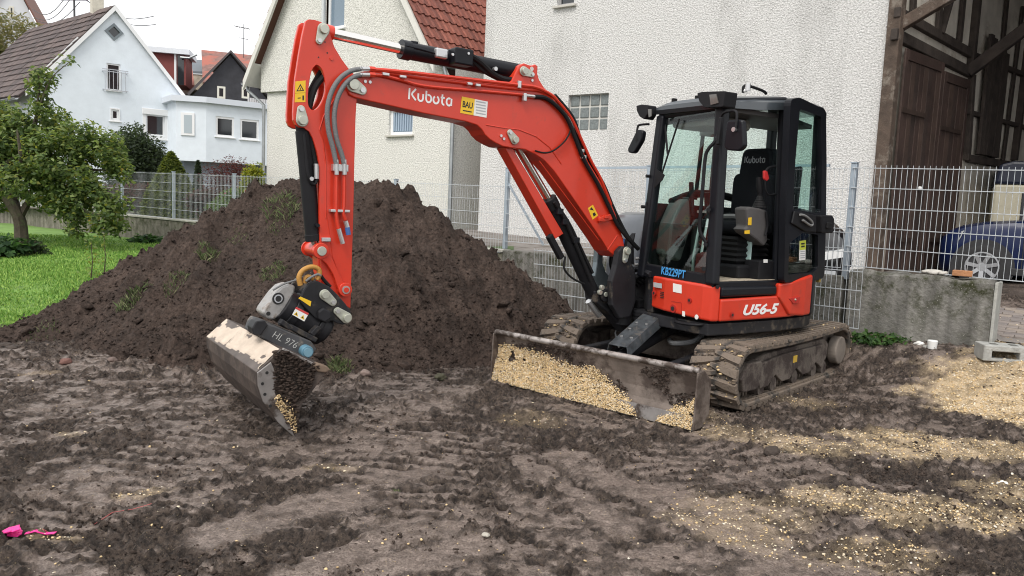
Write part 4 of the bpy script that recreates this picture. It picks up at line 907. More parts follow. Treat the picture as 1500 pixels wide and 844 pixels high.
for i in range(nseg+1):
    x = bw_L*1.0*i/nseg; jt = random.random()*.012; rings.append([(x, -.02-random.random()*.01, -1.2), (x, -.0-random.random()*.008, -.03-jt), (x, .02, 0.0-jt+.02*math.sin(i)), (x, .24, .0-jt+.015*math.sin(i*1.7)), (x, .26, -1.2)])
mb.loft(rings); mb.build('wall', conc_r, bw, bevel=.006)
MB().box((bw_L+.002, -.005, -1.2), (bw_L+.03, .235, -.015)).build('end_face', mat('fresh_concrete', (.40, .40, .37), .85, var=.15, vscale=9, bump=.4, bscale=50), bw, bevel=.006)
# ================================================================== MESH FENCES
galv = mat('galvanised_steel', (.53, .56, .585), .45, .35, var=.18, vscale=14); galvp = mat('galvanised_post', (.40, .46, .52), .45, .5, var=.15, vscale=6)
def fence_panel(parent, L, z0, z1, rows, tilt=0., single=False, rod=.0027, hr=.0034, dz=0., pitch=.05):
    """double-rod mesh panel along local x; single = every rod a part"""
    nv = int(L/pitch); H = z1-z0
    def zz(x, k): return z0+dz*x/L+k
    if single:
        hp = MB().bar((-.02, 0, 0), (L+.02, 0, 0), .02, .008).build('horizontal_rod', galv, parent); bpy.data.objects
        vp = MB().cyl((0, 0, 0), (0, 0, H+.03), rod, 6).build('vertical_rod', galv, parent)
        for k in range(rows):
            o_ = hp if k == 0 else hp.copy()
            if k: col.objects.link(o_); o_.parent = parent
            o_.location = (0, 0, zz(0, H*k/(rows-1))); o_.rotation_euler = (0, -math.atan2(dz, L), 0)
        for k in range(nv+1):
            o_ = vp if k == 0 else vp.copy()
            if k: col.objects.link(o_); o_.parent = parent
            o_.location = (k*L/nv, 0, zz(k*L/nv, 0))
        return
    m_ = MB()
    for k in range(rows): m_.bar((0, 0, zz(0, H*k/(rows-1))), (L, 0, zz(L, H*k/(rows-1))), .022, hr*2)
    for k in range(nv+1): m_.tube([(k*L/nv, 0, zz(k*L/nv, 0)), (k*L/nv, 0, zz(k*L/nv, H+.025))], rod, 4, cap=False)
    o_ = m_.build('wire_mesh', galv, parent, fix=False); o_['kind'] = 'stuff'; return o_
def fence_run(name, label, a, c, npan, z0, z1, rows, posts=True, last=True, dza=0., dzc=0., off=-.0, group=None, rod=.0025, post_h=.05, first=True):
    L = math.hypot(c[0]-a[0], c[1]-a[1]); root = empty(name, (a[0], a[1], 0), math.atan2(c[1]-a[1], c[0]-a[0]), label, 'fence', group); pl = L/npan
    for k in range(npan):
        d0 = dza+(dzc-dza)*k/npan; d1 = dza+(dzc-dza)*(k+1)/npan
        e_ = fence_panel(root, pl-.07, z0+d0, z1+d0, rows, dz=d1-d0, rod=rod); e_.location = (k*pl+.035, off, 0)
    if posts:
        for k in range(0 if first else 1, npan+(1 if last else 0)):
            d0 = dza+(dzc-dza)*k/npan
            p_ = MB().box((-.03, -.03, z0+d0-.12), (.03, .03, z1+d0+post_h)).build('post', galvp, root, bevel=.006); p_.location = (k*pl, .05, 0)
            MB().box((k*pl-.034, .012, z1+d0+post_h+.001), (k*pl+.034, .084, z1+d0+post_h+.012)).build('post_cap', galvp, root)
    return root
fence_run('mesh_fence', 'galvanised mesh fence on the retaining wall behind the apple tree', (-21, 28.2), P1, 6, .93, 1.93, 6, last=False)
fence_run('mesh_fence', 'galvanised mesh fence on the retaining wall behind the soil heap', P1, P4, 5, .92, 1.92, 6, dzc=-.12, last=False)
fr = fence_run('mesh_fence', 'tall galvanised mesh fence between boom and cab in front of the rough-cast house', P4, P5, 2, .98, 2.02, 6, dzc=.04, last=True, post_h=.06)
MB().bar((.05, .07, 2.07), (4.9, .07, 2.10), .035, .03).build('top_rail', galvp, fr); st = MB().bar((.02, .05, 1.85), (.55, .32, .95), .03, .03).build('strut', galvp, fr)
rp = empty('wall_top_fence', (P5[0]+.02, P5[1]+.0, 0), bw_a, 'bright galvanised mesh panel standing on the thick concrete wall', 'fence'); fence_panel(rp, bw_L+.27, 1.05, 2.07, 6, single=True, dz=-.02)
def loose(label, a, c, z0, z1, rows, dz=0., lean=.1):
    L = math.hypot(c[0]-a[0], c[1]-a[1]); r_ = empty('loose_mesh_panel', (a[0], a[1], z0), math.atan2(c[1]-a[1], c[0]-a[0]), label, 'fence panel'); r_.rotation_euler = (-lean, 0, r_.rotation_euler[2]); fence_panel(r_, L, 0, z1-z0, rows, dz=dz); return r_
loose('loose mesh panel leaning against the mossy wall below the boom cylinder', (.32, 10.75), (2.45, 8.9), -.02, .93, 6, lean=-.06)
pa = on_y(1180, 345, 8.35); pc = on_y(1270, 343, 7.95)
loose('loose mesh panel leaning between the cab door and the concrete wall', (pa[0]-.9, pa[1]+.75), (pc[0], pc[1]), .42, 1.40, 6, dz=.0, lean=-.04)
# ================================================================== VEHICLES
carblue = mat('car_paint_blue', (.005, .012, .052), .35, spec=.25, coat=.08); black_pl = mat('black_plastic', (.018, .018, .02), .55, var=.2, vscale=8); tyre_m = mat('tyre_rubber', (.020, .020, .021), .8, var=.2, vscale=12); alloy = mat('alloy', (.55, .56, .58), .3, .9); carglass = mat('car_glass', (.012, .015, .018), .05, spec=.9); lamp_m = mat('lamp_glass', (.55, .58, .6), .1, coat=1.)
def make_car(name, label, paint, loc, rz):
    r_ = empty(name, loc, rz, label, 'car')
    # x forward (front at 2.22), y left
    def sect(x, hw, zs, zb, zroof, rw):
        P = [(hw*.80, zs), (hw*.97, zs+.12), (hw, zs+.42), (hw*.985, zb-.10), (hw*.93, zb)]
        if zroof > zb+.02: P += [(rw*1.03, zroof-.14), (rw*.90, zroof-.02), (rw*.5, zroof)]
        else: P += [(hw*.80, zb+.02), (hw*.6, zb+.035), (hw*.3, zb+.045)]
        return [(x, y, z) for y, z in P]+[(x, -y, z) for y, z in reversed(P)]
    X = [(2.22, .60, .36, .62, 0, 0), (2.17, .74, .27, .74, 0, 0), (2.05, .83, .24, .84, 0, 0), (1.80, .89, .23, .93, 0, 0), (1.4, .90, .23, 1.0, 0, 0), (1.0, .905, .22, 1.04, 0, 0), (.86, .905, .22, 1.05, 1.09, .70), (.25, .905, .22, 1.03, 1.56, .62), (-.3, .905, .22, 1.02, 1.66, .60), (-1.2, .905, .22, 1.04, 1.64, .59), (-1.75, .90, .24, 1.06, 1.54, .57), (-2.05, .87, .28, 1.05, 1.30, .55), (-2.2, .80, .34, .98, 0, 0), (-2.24, .7, .42, .85, 0, 0)]
    X = [((1.37+(q[0]-1.37)*.72) if q[0] > 1.37 else q[0],)+q[1:] for q in X]
    b_ = MB(); b_.loft([sect(*q) for q in X]); body = b_.build('body', paint, r_, smooth=True)
    body.data.materials.append(carglass)
    g = MB()
    for sy in (1, -1):
        for x0, x1, x2, x3 in ((.70, .22, -.36, -.36), (-.42, -.42, -1.25, -1.25), (-1.32, -1.32, -1.85, -1.70)):
            def wy(z): return .905*.93-.03-(z-1.05)*.46
            zt = 1.50; g.add([(x0, sy*(wy(1.08)+.055), 1.08), (x2 if x1 == x0 else x2, sy*(wy(1.08)+.055), 1.08), (x3, sy*(wy(zt)+.035), zt-.0), (x1, sy*(wy(zt)+.035), zt)], [(0, 1, 2, 3)])
    g.build('side_window', carglass, r_)
    for wx in (1.37, -1.28):
        for sy in (1, -1):
            arch = MB(); arch.prism([(wx+.43*math.cos(t), .345+.43*math.sin(t)) for t in np.linspace(-.35, math.pi+.35, 22)], sy*.70, sy*.912); ao = arch.build('wheel_arch', black_pl, r_)
            t_ = MB(); n_ = 28; prof = [(.235, .70), (.30, .695), (.34, .715), (.352, .76), (.352, .86), (.34, .905), (.30, .925), (.235, .92)]
            t_.loft([[(wx+a*math.cos(u), sy*y_, .352+a*math.sin(u)) for a, y_ in prof] for u in np.linspace(0, 2*math.pi, n_+1)], caps=False); wh = t_.build('wheel', tyre_m, r_, smooth=True)
            rm = MB(); rm.loft([[(wx+a*math.cos(u), sy*y_, .352+a*math.sin(u)) for a, y_ in ((.238, .90), (.232, .925), (.212, .925), (.20, .87), (.20, .72))] for u in np.linspace(0, 2*math.pi, n_+1)], closed=False)
            for k in range(7):
                u = 2*math.pi*k/7+.2; rm.bar((wx+.05*math.cos(u), sy*.905, .352+.05*math.sin(u)), (wx+.215*math.cos(u), sy*.915, .352+.215*math.sin(u)), .055, .03, up=(0, 1, 0))
            rm.cyl((wx, sy*.86, .352), (wx, sy*.925, .352), .06, 14); rm.build('rim', alloy, wh, smooth=False)
            MB().cyl((wx, sy*.72, .352), (wx, sy*.80, .352), .2, 16).build('brake_disc', mat('dark_brake', (.02, .02, .02), .6), wh)
    for sy in (1, -1):
        h_ = MB(); h_.loft([[(1.90, sy*.60, .66), (1.93, sy*.52, .66), (1.92, sy*.50, .76), (1.87, sy*.60, .80)], [(1.70, sy*.895, .76), (1.71, sy*.88, .74), (1.68, sy*.87, .88), (1.65, sy*.895, .90)]]); h_.build('headlight', lamp_m, r_)
        MB().prism([(x, z) for x, z in ((.82, 1.06), (.66, 1.06), (.62, 1.17), (.74, 1.18))], sy*.93, sy*1.04).build('mirror', paint, r_, bevel=.03)
    sd = MB()
    for sy in (1, -1): sd.box((-.95, sy*.905-.012, .25), (1.0, sy*.905+.02, .36))
    sd.build('sill_trim', black_pl, r_, bevel=.01)
    dl = MB()
    for x in (.86, -.38): dl.box((x-.006, .898, .36), (x+.006, .9115, 1.0))
    dl.build('door_gap', black_pl, r_); MB().box((-.30, .905, .86), (-.12, .94, .90)).build('door_handle', paint, r_, bevel=.01)
    return r_
cw_ = on_y(1438, 391, 12.0); hd = np.array([-.86, .51]); hd /= np.linalg.norm(hd); lf = np.array([-hd[1], hd[0]])
cp = cw_[:2]-hd*1.37-lf*.9
make_car('suv', 'dark blue parked estate car with alloy wheels behind the concrete wall', carblue, (cp[0], cp[1], cw_[2]-.352), math.atan2(hd[1], hd[0]))
# caravan
cvp = on_y(1453, 300, 13.6); cv = empty('caravan', (cvp[0], cvp[1], .62), FB.rz+.12, 'beige caravan with dark blue top band behind the blue car', 'caravan')
beige = mat('caravan_beige', (.52, .48, .36), .5, var=.08); navy = mat('caravan_navy', (.012, .016, .035), .4)
MB().prism([(0, .45), (.06, .36), (2.2, .36), (2.2, 1.62), (0, 1.62)], 0, 4.2).build('body', beige, cv, bevel=.04); MB().prism([(-.01, 1.62), (2.21, 1.62), (2.21, 1.95), (.25, 2.02), (.05, 1.96)], -.01, 4.21).build('roof_band', navy, cv, bevel=.05)
wv = MB().prism([(.42, .92), (1.15, .92), (1.15, 1.5), (.42, 1.5)], -.03, .0).build('window', mat('cv_frame', (.03, .03, .035), .5), cv, bevel=.01); MB().prism([(.47, .97), (1.10, .97), (1.10, 1.45), (.47, 1.45)], -.04, -.031).build('curtain', mat('lilac_curtain', (.55, .48, .52), .8, var=.15, vscale=9), wv)
MB().box((.06, -.02, .78), (.30, .0, .82)).build('vent', black_pl, cv); 
for sy in (.3, 3.8): MB().cyl((.3, 1.8, .3), (.5, 1.8, .3), .3, 20).build('wheel', tyre_m, cv) if sy < 1 else None
# dark vehicle tail behind the loose panel
vp = on_y(1222, 372, 9.6); dv = empty('parked_vehicle', (vp[0], vp[1], .80), FB.rz+.35, 'black vehicle tail with white number plate behind the loose mesh panel', 'vehicle')
q = MB(); prof = [(0, 0, .18), (-.02, .10, .42), (.05, .35, .62), (.28, .65, .78), (.6, .8, .84)]
rings = []
for s_, z0_, z1_ in ((-.62, .05, .66), (-.5, .02, .74), (-.25, .0, .72), (0, .0, .62), (.14, .05, .50), (.2, .12, .36)):
    rings.append([(s_, -.08, z0_+.05), (s_, -.12, (z0_+z1_)/2), (s_, -.02, z1_-.06), (s_, .25, z1_+.06), (s_, 1.2, z1_+.08), (s_, 1.2, z0_)])
q.loft(rings); q.build('body', mat('black_paint', (.010, .010, .012), .3, coat=1), dv, smooth=True)
pt = MB().obox((-.03, -.16, .30), (.34, .012, .10), Matrix.Rotation(-.22, 3, 'Y')).build('number_plate', mat('plate_white', (.75, .76, .76), .4), dv); MB().box((-.55, -.15, .02), (.02, -.10, .10)).box((-.55, -.15, .16), (-.12, -.11, .20)).build('bumper', mat('bumper_grey', (.5, .52, .54), .4), dv); MB().sphere((-.36, -.10, .36), .055, 8).build('tail_light', mat('tail_red', (.5, .02, .03), .2), dv)
for x in (-.45, .02): MB().cyl((x, .1, -.0), (x, .3, -.0), .16, 14).build('wheel', tyre_m, dv)
# ================================================================== VEGETATION
def leaf_cloud(name, P, size, mats, parent=None, midx=None, asp=.55, up=.35, outd=None):
    """many small bent leaves"""
    n = len(P); d = rng.normal(size=(n, 3)); d[:, 2] = d[:, 2]*.6-.15; d /= np.linalg.norm(d, axis=1)[:, None]
    nr = rng.normal(size=(n, 3)); nr[:, 2] = np.abs(nr[:, 2])+up
    if outd is not None: nr += outd*.9
    s = np.cross(d, nr); s /= np.linalg.norm(s, axis=1)[:, None]+1e-9; nr = np.cross(s, d)
    L = size*(.6+.7*rng.random(n)); W_ = L*asp*.5; L = L[:, None]; W_ = W_[:, None]
    V = np.stack([P, P+d*L*.45+s*W_+nr*L*.06, P+d*L-nr*L*.08, P+d*L*.45-s*W_+nr*L*.06], 1)
    return np_mesh(name, V.reshape(-1, 3), np.arange(n*4).reshape(n, 4), mats, parent, midx=midx)
def blob_points(n, lobes, shell=.55, seed=0):
    """points in a union of ellipsoids, thinned by noise so that gaps remain"""
    lobes = np.array(lobes, float); wt = lobes[:, 3]*lobes[:, 4]*lobes[:, 5]; k = rng.choice(len(lobes), n*2, p=wt/wt.sum())
    u = rng.normal(size=(n*2, 3)); u /= np.linalg.norm(u, axis=1)[:, None]; r = (shell+(1-shell)*rng.random(n*2))**.7
    r *= 1+.22*fbm(u[:, 0]*2.2+k*3.1, u[:, 1]*2.2+u[:, 2]*2.0, 3, 91+seed)
    P = lobes[k, :3]+u*lobes[k, 3:6]*r[:, None]
    g = fbm(P[:, 0]*2.3+seed, P[:, 1]*2.3+P[:, 2]*2.9, 3, 95+seed); ok = g > -.16
    return P[ok][:n], u[ok][:n]
bark = mat('bark', (.085, .068, .052), .95, var=.4, vscale=7, bump=1., bscale=22, dirt=(.10, .12, .06), dscale=5, damt=.3)
twig = mat('twig', (.075, .055, .040), .9)
def leafmat(nm, c, tr=.25):
    if nm in MATS: return MATS[nm]
    M = mat(nm, c, .55, var=.25, vscale=3, spec=.3); t = M.node_tree; b_ = t.nodes['Principled BSDF']; o_ = t.nodes['Material Output']
    tl_ = t.nodes.new('ShaderNodeBsdfTranslucent'); tl_.inputs[0].default_value = (min(1, c[0]*1.3), min(1, c[1]*1.3), c[2]*.8, 1); mx_ = t.nodes.new('ShaderNodeMixShader'); mx_.inputs[0].default_value = .48
    t.links.new(b_.outputs[0], mx_.inputs[1]); t.links.new(tl_.outputs[0], mx_.inputs[2]); t.links.new(mx_.outputs[0], o_.inputs[0]); return M
# ---- apple tree
tb = on_z(30, 362, .22); T = empty('apple_tree', (tb[0], tb[1], .2), 0, 'old apple tree with yellow apples on the lawn at the left', 'tree')
def tp(x, y, dy=0.): p = on_y(x, y, tb[1]+dy); return (p[0]-tb[0], p[1]-tb[1], p[2]-.2)
def limb(pts, r0, r1, n=7, mt=bark, nm='limb'):
    P = smooth_path(pts, 4); m_ = MB(); m_.tube(P, [r0+(r1-r0)*i/(len(P)-1) for i in range(len(P))], n); return m_
tr = limb([tp(30, 366), tp(31, 345, .05), tp(27, 318, .0), tp(10, 290, -.1), tp(-4, 276, -.2)], .15, .09); tr.build('trunk', bark, T, smooth=True)
for pts, r0, r1 in (([tp(28, 320), tp(48, 292, .1), tp(86, 296, -.2), tp(125, 310, -.5), tp(160, 318, -.6)], .085, .02), ([tp(24, 310), tp(20, 270, .3), tp(40, 220, .3), tp(60, 150, .2), tp(72, 118, .1)], .10, .015),
                    ([tp(5, 285), tp(-30, 240, .2), tp(-60, 190, .3)], .10, .03), ([tp(30, 290), tp(80, 262, .2), tp(130, 250, .1), tp(160, 250, .1)], .06, .012), ([tp(20, 285), tp(30, 240, -.8), tp(25, 190, -1.)], .06, .015), ([tp(90, 297, -.2), tp(110, 325, -.4), tp(112, 352, -.5)], .035, .01), ([tp(-4, 250), tp(20, 232, -.3), tp(45, 222, -.4)], .07, .02)):
    limb(pts, r0, r1, 6).build('limb', bark, T, smooth=True)
def lob(x, y, dy, rx, ry, rz): p = tp(x, y, dy); return (p[0], p[1], p[2], rx, ry, rz)
lobes = [lob(20, 215, .2, 1.0, 1.0, .75), lob(85, 235, -.2, .85, .9, .65), lob(140, 245, -.2, .62, .7, .62), lob(60, 175, .2, .55, .6, .42), lob(-20, 200, .4, 1.0, 1.0, .9), lob(62, 130, .2, .28, .3, .42), lob(110, 300, -.4, .55, .5, .42), lob(150, 320, -.6, .42, .4, .36), lob(20, 260, -.7, .85, .6, .42), lob(-40, 260, 0, .9, .9, .8), lob(115, 335, -.5, .3, .3, .26), lob(80, 280, -.3, .55, .5, .4), lob(-60, 170, .3, .7, .8, .8), lob(150, 215, 0, .5, .55, .42), lob(115, 200, .1, .5, .55, .4), lob(170, 255, -.2, .34, .4, .4), lob(60, 290, .3, .6, .5, .3), lob(135, 280, -.4, .5, .45, .36), lob(165, 295, -.4, .36, .4, .34), lob(172, 330, -.5, .25, .3, .26)]
P, u = blob_points(40000, lobes, .25, 1)
lm_a = [leafmat('apple_leaf_a', (.140, .205, .065)), leafmat('apple_leaf_b', (.24, .30, .11)), leafmat('apple_leaf_c', (.072, .115, .042)), leafmat('apple_leaf_d', (.24, .25, .05))]
leaf_cloud('crown', P, .105, lm_a, T, rng.choice(4, len(P), p=[.36, .27, .29, .08]), outd=u)
P, u = blob_points(420, [lob(70, 115, .1, .38, .3, .30), lob(95, 95, .1, .22, .2, .28), lob(52, 118, 0, .2, .2, .3)], .1, 2); leaf_cloud('shoot_leaves', P, .10, lm_a, T, rng.choice(4, len(P), p=[.3, .35, .3, .05]))
for pts in ([tp(60, 150), tp(75, 115), tp(103, 90)], [tp(55, 150), tp(58, 118), tp(50, 100)]): limb(pts, .02, .006, 5).build('limb', bark, T)
apm = [mat('apple_yellow', (.42, .30, .06), .45), mat('apple_red', (.36, .20, .06), .45)]; ap_ = [MB().sphere((0, 0, 0), .036, 8).build('apple', q, T, smooth=True) for q in apm]
P, u = blob_points(16, lobes, .75, 3)
for i, p in enumerate(P):
    o_ = ap_[i] if i < 2 else random.choice(ap_).copy()
    if i > 1: col.objects.link(o_)
    o_.parent = T; o_.location = p
# ---- generic shrubs
def shrub(name, label, px, py, Y, w_, h, mats, n, size, lob_fn=None, cat='shrub', zbase=.84, stems=4, asp=.55, pr=None, seed=0, shell=.35, cone=False, up=.35):
    p = on_y(px, py, Y); r_ = empty(name, (p[0], p[1], zbase), 0, label, cat)
    if cone:
        zz = rng.random(n)**1.25; rad = w_/2*(1-zz)**.75*(.86+.2*rng.random(n)); a = rng.random(n)*6.283; rad *= 1+.10*np.sin(a*5+zz*9)+.08*fbm(a*2, zz*6, 3, 7+seed)
        P = np.stack([rad*np.cos(a), rad*np.sin(a), .03+zz*h], -1); u = np.stack([np.cos(a), np.sin(a), np.full(n, .4)], -1)
    else:
        L_ = lob_fn or [(0, 0, h*.55, w_*.45, w_*.45, h*.45), (-w_*.22, 0, h*.45, w_*.3, w_*.3, h*.38), (w_*.22, .1, h*.42, w_*.3, w_*.3, h*.36)]
        P, u = blob_points(n, L_, shell, seed)
    leaf_cloud('foliage', P, size, mats, r_, rng.choice(len(mats), len(P), p=pr), asp=asp, outd=u, up=up)
    for k in range(stems):
        a = k*6.28/max(1, stems)+.4; MB().tube([(.05*math.cos(a), .05*math.sin(a), -.1), (w_*.10*math.cos(a), w_*.10*math.sin(a), h*.35), (w_*.22*math.cos(a), w_*.22*math.sin(a), h*.75)], [.03, .02, .008], 5).build('stem', twig, r_)
    return r_
dk = [leafmat('dark_leaf_a', (.040, .062, .032)), leafmat('dark_leaf_b', (.060, .085, .045)), leafmat('dark_leaf_c', (.028, .042, .024))]
shrub('round_bush', 'dark grey-green round bush in front of the white gabled house', 200, 250, 25, 2.15, 2.75, dk, 15000, .11, seed=11)
cn = [leafmat('cone_a', (.10, .135, .028)), leafmat('cone_b', (.17, .20, .04)), leafmat('cone_c', (.055, .085, .02))]
shrub('conical_conifer', 'large yellow-green conical conifer behind the left fence', 251, 300, 20.3, 1.45, 1.62, cn, 17000, .07, cone=True, cat='conifer', stems=1, seed=1)
shrub('conical_conifer', 'small dark conical conifer beside the white annexe', 290, 280, 23, .42, 1.55, dk, 5000, .06, cone=True, cat='conifer', stems=1, seed=2)
ye = [leafmat('gold_a', (.28, .30, .03)), leafmat('gold_b', (.17, .22, .028)), leafmat('gold_c', (.36, .36, .05))]
shrub('golden_thuja', 'bright golden thuja bush beside the cream house corner', 371, 290, 20.0, .62, 1.75, ye, 6000, .10, lob_fn=[(0, 0, .85, .27, .27, .85), (-.1, .05, .6, .24, .2, .6), (.1, 0, .7, .22, .2, .7)], asp=.35, seed=3, shell=.6, up=.1)
rd = [leafmat('barb_a', (.085, .035, .035)), leafmat('barb_b', (.125, .050, .050)), leafmat('barb_c', (.045, .025, .025)), leafmat('barb_g', (.05, .06, .03))]
shrub('barberry_hedge', 'dark red barberry hedge behind the left fence', 205, 280, 21.3, 2.3, .86, rd, 11000, .075, seed=4, pr=[.35, .3, .25, .1]); shrub('barberry_hedge', 'low dark red hedge right of the conical conifer', 318, 300, 19.5, 1.5, .85, rd, 8000, .065, seed=5, pr=[.3, .25, .3, .15])
mp_l = [leafmat('maple_a', (.11, .030, .035)), leafmat('maple_b', (.07, .022, .028)), leafmat('maple_c', (.15, .05, .05))]
mr_ = shrub('red_maple', 'airy dark red maple below the white annexe', 333, 285, 21, 1.5, 1.75, mp_l, 2200, .085, lob_fn=[(0, 0, 1.1, .75, .6, .55), (.3, 0, 1.35, .5, .4, .35), (-.3, 0, .9, .5, .4, .45)], asp=.25, seed=6, shell=.05, stems=6)
gr_ = [leafmat('rose_a', (.09, .15, .035)), leafmat('rose_b', (.14, .21, .055)), leafmat('rose_c', (.05, .09, .025)), leafmat('rose_f', (.30, .06, .06))]
shrub('rose_bush', 'light green rose bush with red blooms behind the fence', 360, 300, 18.9, 1.5, .9, gr_, 4000, .07, seed=7, shell=.1, pr=[.34, .34, .26, .06], stems=6); shrub('rose_bush', 'small pale green bush right behind the third fence post', 325, 300, 18.2, .8, .55, gr_[:3], 2000, .06, seed=8, shell=.1)
ol = [leafmat('olive_a', (.20, .19, .075)), leafmat('olive_b', (.27, .24, .12)), leafmat('olive_c', (.12, .13, .055))]
shrub('willow_bush', 'tall olive green bush below the distant house at the left edge', 22, 75, 48, 4.2, 9.0, ol, 9000, .30, lob_fn=[(0, 0, 7.2, 2.0, 1.6, 1.9), (-1.6, 0, 7.0, 1.7, 1.4, 2.0), (1.2, 0, 6.6, 1.1, 1.0, 1.5), (-3, 0, 6.4, 1.6, 1.4, 2.2)], asp=.22, seed=9, zbase=2.6, up=.05)
plm = [leafmat('hosta_a', (.045, .10, .035)), leafmat('hosta_b', (.07, .14, .05)), leafmat('hosta_c', (.03, .07, .03))]
def leafy(name, label, px, py, z, w_, h, n, size, mats, cat='plant', asp=.6):
    p = on_z(px, py, z); return shrub(name, label, px, py, p[1], w_, h, mats, n, size, lob_fn=[(0, 0, h*.45, w_*.5, w_*.4, h*.5)], cat=cat, zbase=z, stems=5, seed=px, shell=.1, asp=asp, up=.8)
leafy('leafy_plant', 'low leafy plant left of the apple tree trunk', 8, 376, .2, 1.0, .40, 420, .15, plm); leafy('leafy_plant', 'dark low plant right of the apple tree trunk', 45, 374, .2, .8, .34, 420, .10, dk); leafy('leafy_plant', 'broad-leaved plant at the foot of the left retaining wall', 212, 362, .22, .75, .30, 260, .15, plm)
leafy('ivy_patch', 'green ground ivy at the foot of the thick concrete wall', 1284, 503, .31, .66, .11, 520, .060, [leafmat('ivy_a', (.045, .10, .028)), leafmat('ivy_b', (.07, .14, .035)), leafmat('ivy_c', (.03, .07, .02))]); leafy('ivy_patch', 'small green weed under the left edge of the concrete wall', 1240, 470, .27, .25, .25, 160, .05, [leafmat('ivy_a', (.06, .14, .03)), leafmat('ivy_b', (.09, .19, .04))])
# young whips at the foot of the heap
for (px, py, hh, lb) in ((133, 408, .62, 'thin leafy sapling at the heap edge, left stem'), (152, 406, .72, 'thin leafy sapling at the heap edge, right stem')):
    p = on_z(px, py, .12); S = empty('sapling', (p[0], p[1], .08), 0, lb, 'sapling'); MB().tube([(0, 0, 0), (.03, 0, hh*.5), (.0, .02, hh)], [.012, .008, .004], 5).build('stem', twig, S)
    zz = rng.random(70); P = np.stack([rng.normal(0, .05+.03*(1-zz)), rng.normal(0, .05, 70), zz*hh+.04], -1); leaf_cloud('foliage', P, .06, lm_a[:2]+[lm_a[3]], S, rng.integers(0, 3, 70))
# ================================================================== EXCAVATOR
EXO = np.array([1.84, 7.42, 0.]); EXA = math.radians(-146)
UFv = np.array([math.cos(EXA), math.sin(EXA), 0]); ULv = np.array([-math.sin(EXA), math.cos(EXA), 0])
EX = empty('excavator', EXO, EXA, 'red mini excavator with black cab standing on rubber tracks in the mud', 'excavator')
def pv(x, y, v):
    q = on_plane(x, y, EXO+ULv*v, ULv)-EXO; return (float(q@UFv), float(q[2]))
def pu(x, y, u):
    q = on_plane(x, y, EXO+UFv*u, UFv)-EXO; return (float(q@ULv), float(q[2]))
def PV(pts, v): return [pv(x, y, v) for x, y in pts]
def P3(x, y, v): a = pv(x, y, v); return (a[0], v, a[1])
def hull(pts):
    pts = sorted(set((round(a, 5), round(b, 5)) for a, b in pts))
    def half(ps):
        r = []
        for p in ps:
            while len(r) > 1 and (r[-1][0]-r[-2][0])*(p[1]-r[-2][1])-(r[-1][1]-r[-2][1])*(p[0]-r[-2][0]) <= 0: r.pop()
            r.append(p)
        return r[:-1]
    return half(pts)+half(pts[::-1])
def circ(c, r, n=20): return [(c[0]+r*math.cos(2*math.pi*k/n), c[1]+r*math.sin(2*math.pi*k/n)) for k in range(n)]
def lozenge(c1, r1, c2, r2): return hull(circ(c1, r1)+circ(c2, r2))
red = mat('kub_red', (.60, .038, .0145), .36, var=.06, vscale=3, coat=.22, dirt=(.50, .045, .022), dscale=9, damt=.12)
blk = mat('cab_black', (.008, .0088, .012), .36, var=.2, vscale=5, spec=.25)
blk_m = mat('matt_black', (.010, .010, .012), .6, spec=.25, var=.25, vscale=8); castd = mat('dark_casting', (.018, .018, .021), .5, spec=.3, var=.3, vscale=6, dirt=(.09, .075, .06), dscale=7, damt=.22)
chrome = mat('chrome_rod', (.78, .76, .73), .12, 1.); zincp = mat('zinc_plate', (.50, .51, .44), .4, .6, var=.12, vscale=15); galvd = mat('bright_steel', (.6, .6, .6), .35, .85)
hose_g = mat('grey_hose', (.17, .175, .18), .6, bump=.5, bscale=160); rubber = mat('black_rubber', (.010, .010, .011), .7, spec=.25)
yel = mat('sticker_yellow', (.80, .50, .02), .45); whi = mat('sticker_white', (.78, .78, .76), .45); gry = mat('sticker_grey', (.40, .41, .43), .5); inkm = mat('ink_black', (.015, .015, .015), .5); redst = mat('sticker_red', (.55, .05, .05), .5)
cab_g = glass('cab_glass', (.895, .965, .945), .015, .25); cab_gd = glass('cab_glass_lower', (.72, .82, .79), .02, .3)
grey_int = mat('console_grey', (.085, .080, .080), .65, var=.1); seat_m = mat('seat_fabric', (.010, .011, .014), .85, spec=.15, bump=.3, bscale=150)
VC = -.08; BN, BF = .025, -.185; AN, AF = .004, -.164
def text_on(parent, name, s, p0, p1, size, mt, nrm, shear=0., off=0., extr=.0008):
    """lettering on a plane: p0 -> p1 is the baseline direction"""
    cu = bpy.data.curves.new(name, 'FONT'); cu.body = s; cu.size = size; cu.shear = shear; cu.offset = off; cu.extrude = extr; cu.resolution_u = 3
    t_ = bpy.data.objects.new(name, cu); col.objects.link(t_); dg = bpy.context.evaluated_depsgraph_get(); me = bpy.data.meshes.new_from_object(t_.evaluated_get(dg)); bpy.data.objects.remove(t_)
    o_ = link(name, me, parent, [mt]); x = (Vector(p1)-Vector(p0)); W_ = x.length; x.normalize(); n = Vector(nrm).normalized(); n = (n-x*n.dot(x)).normalized(); y = n.cross(x)
    w0 = max(v.co.x for v in me.vertices)-min(v.co.x for v in me.vertices); k = W_/w0
    me.transform(Matrix.Translation((-min(v.co.x for v in me.vertices), 0, 0))); me.transform(Matrix.Diagonal((k, 1 if size else k, 1, 1)))
    o_.matrix_local = Matrix.Translation(p0) @ Matrix((x, y, n)).transposed().to_4x4(); return o_
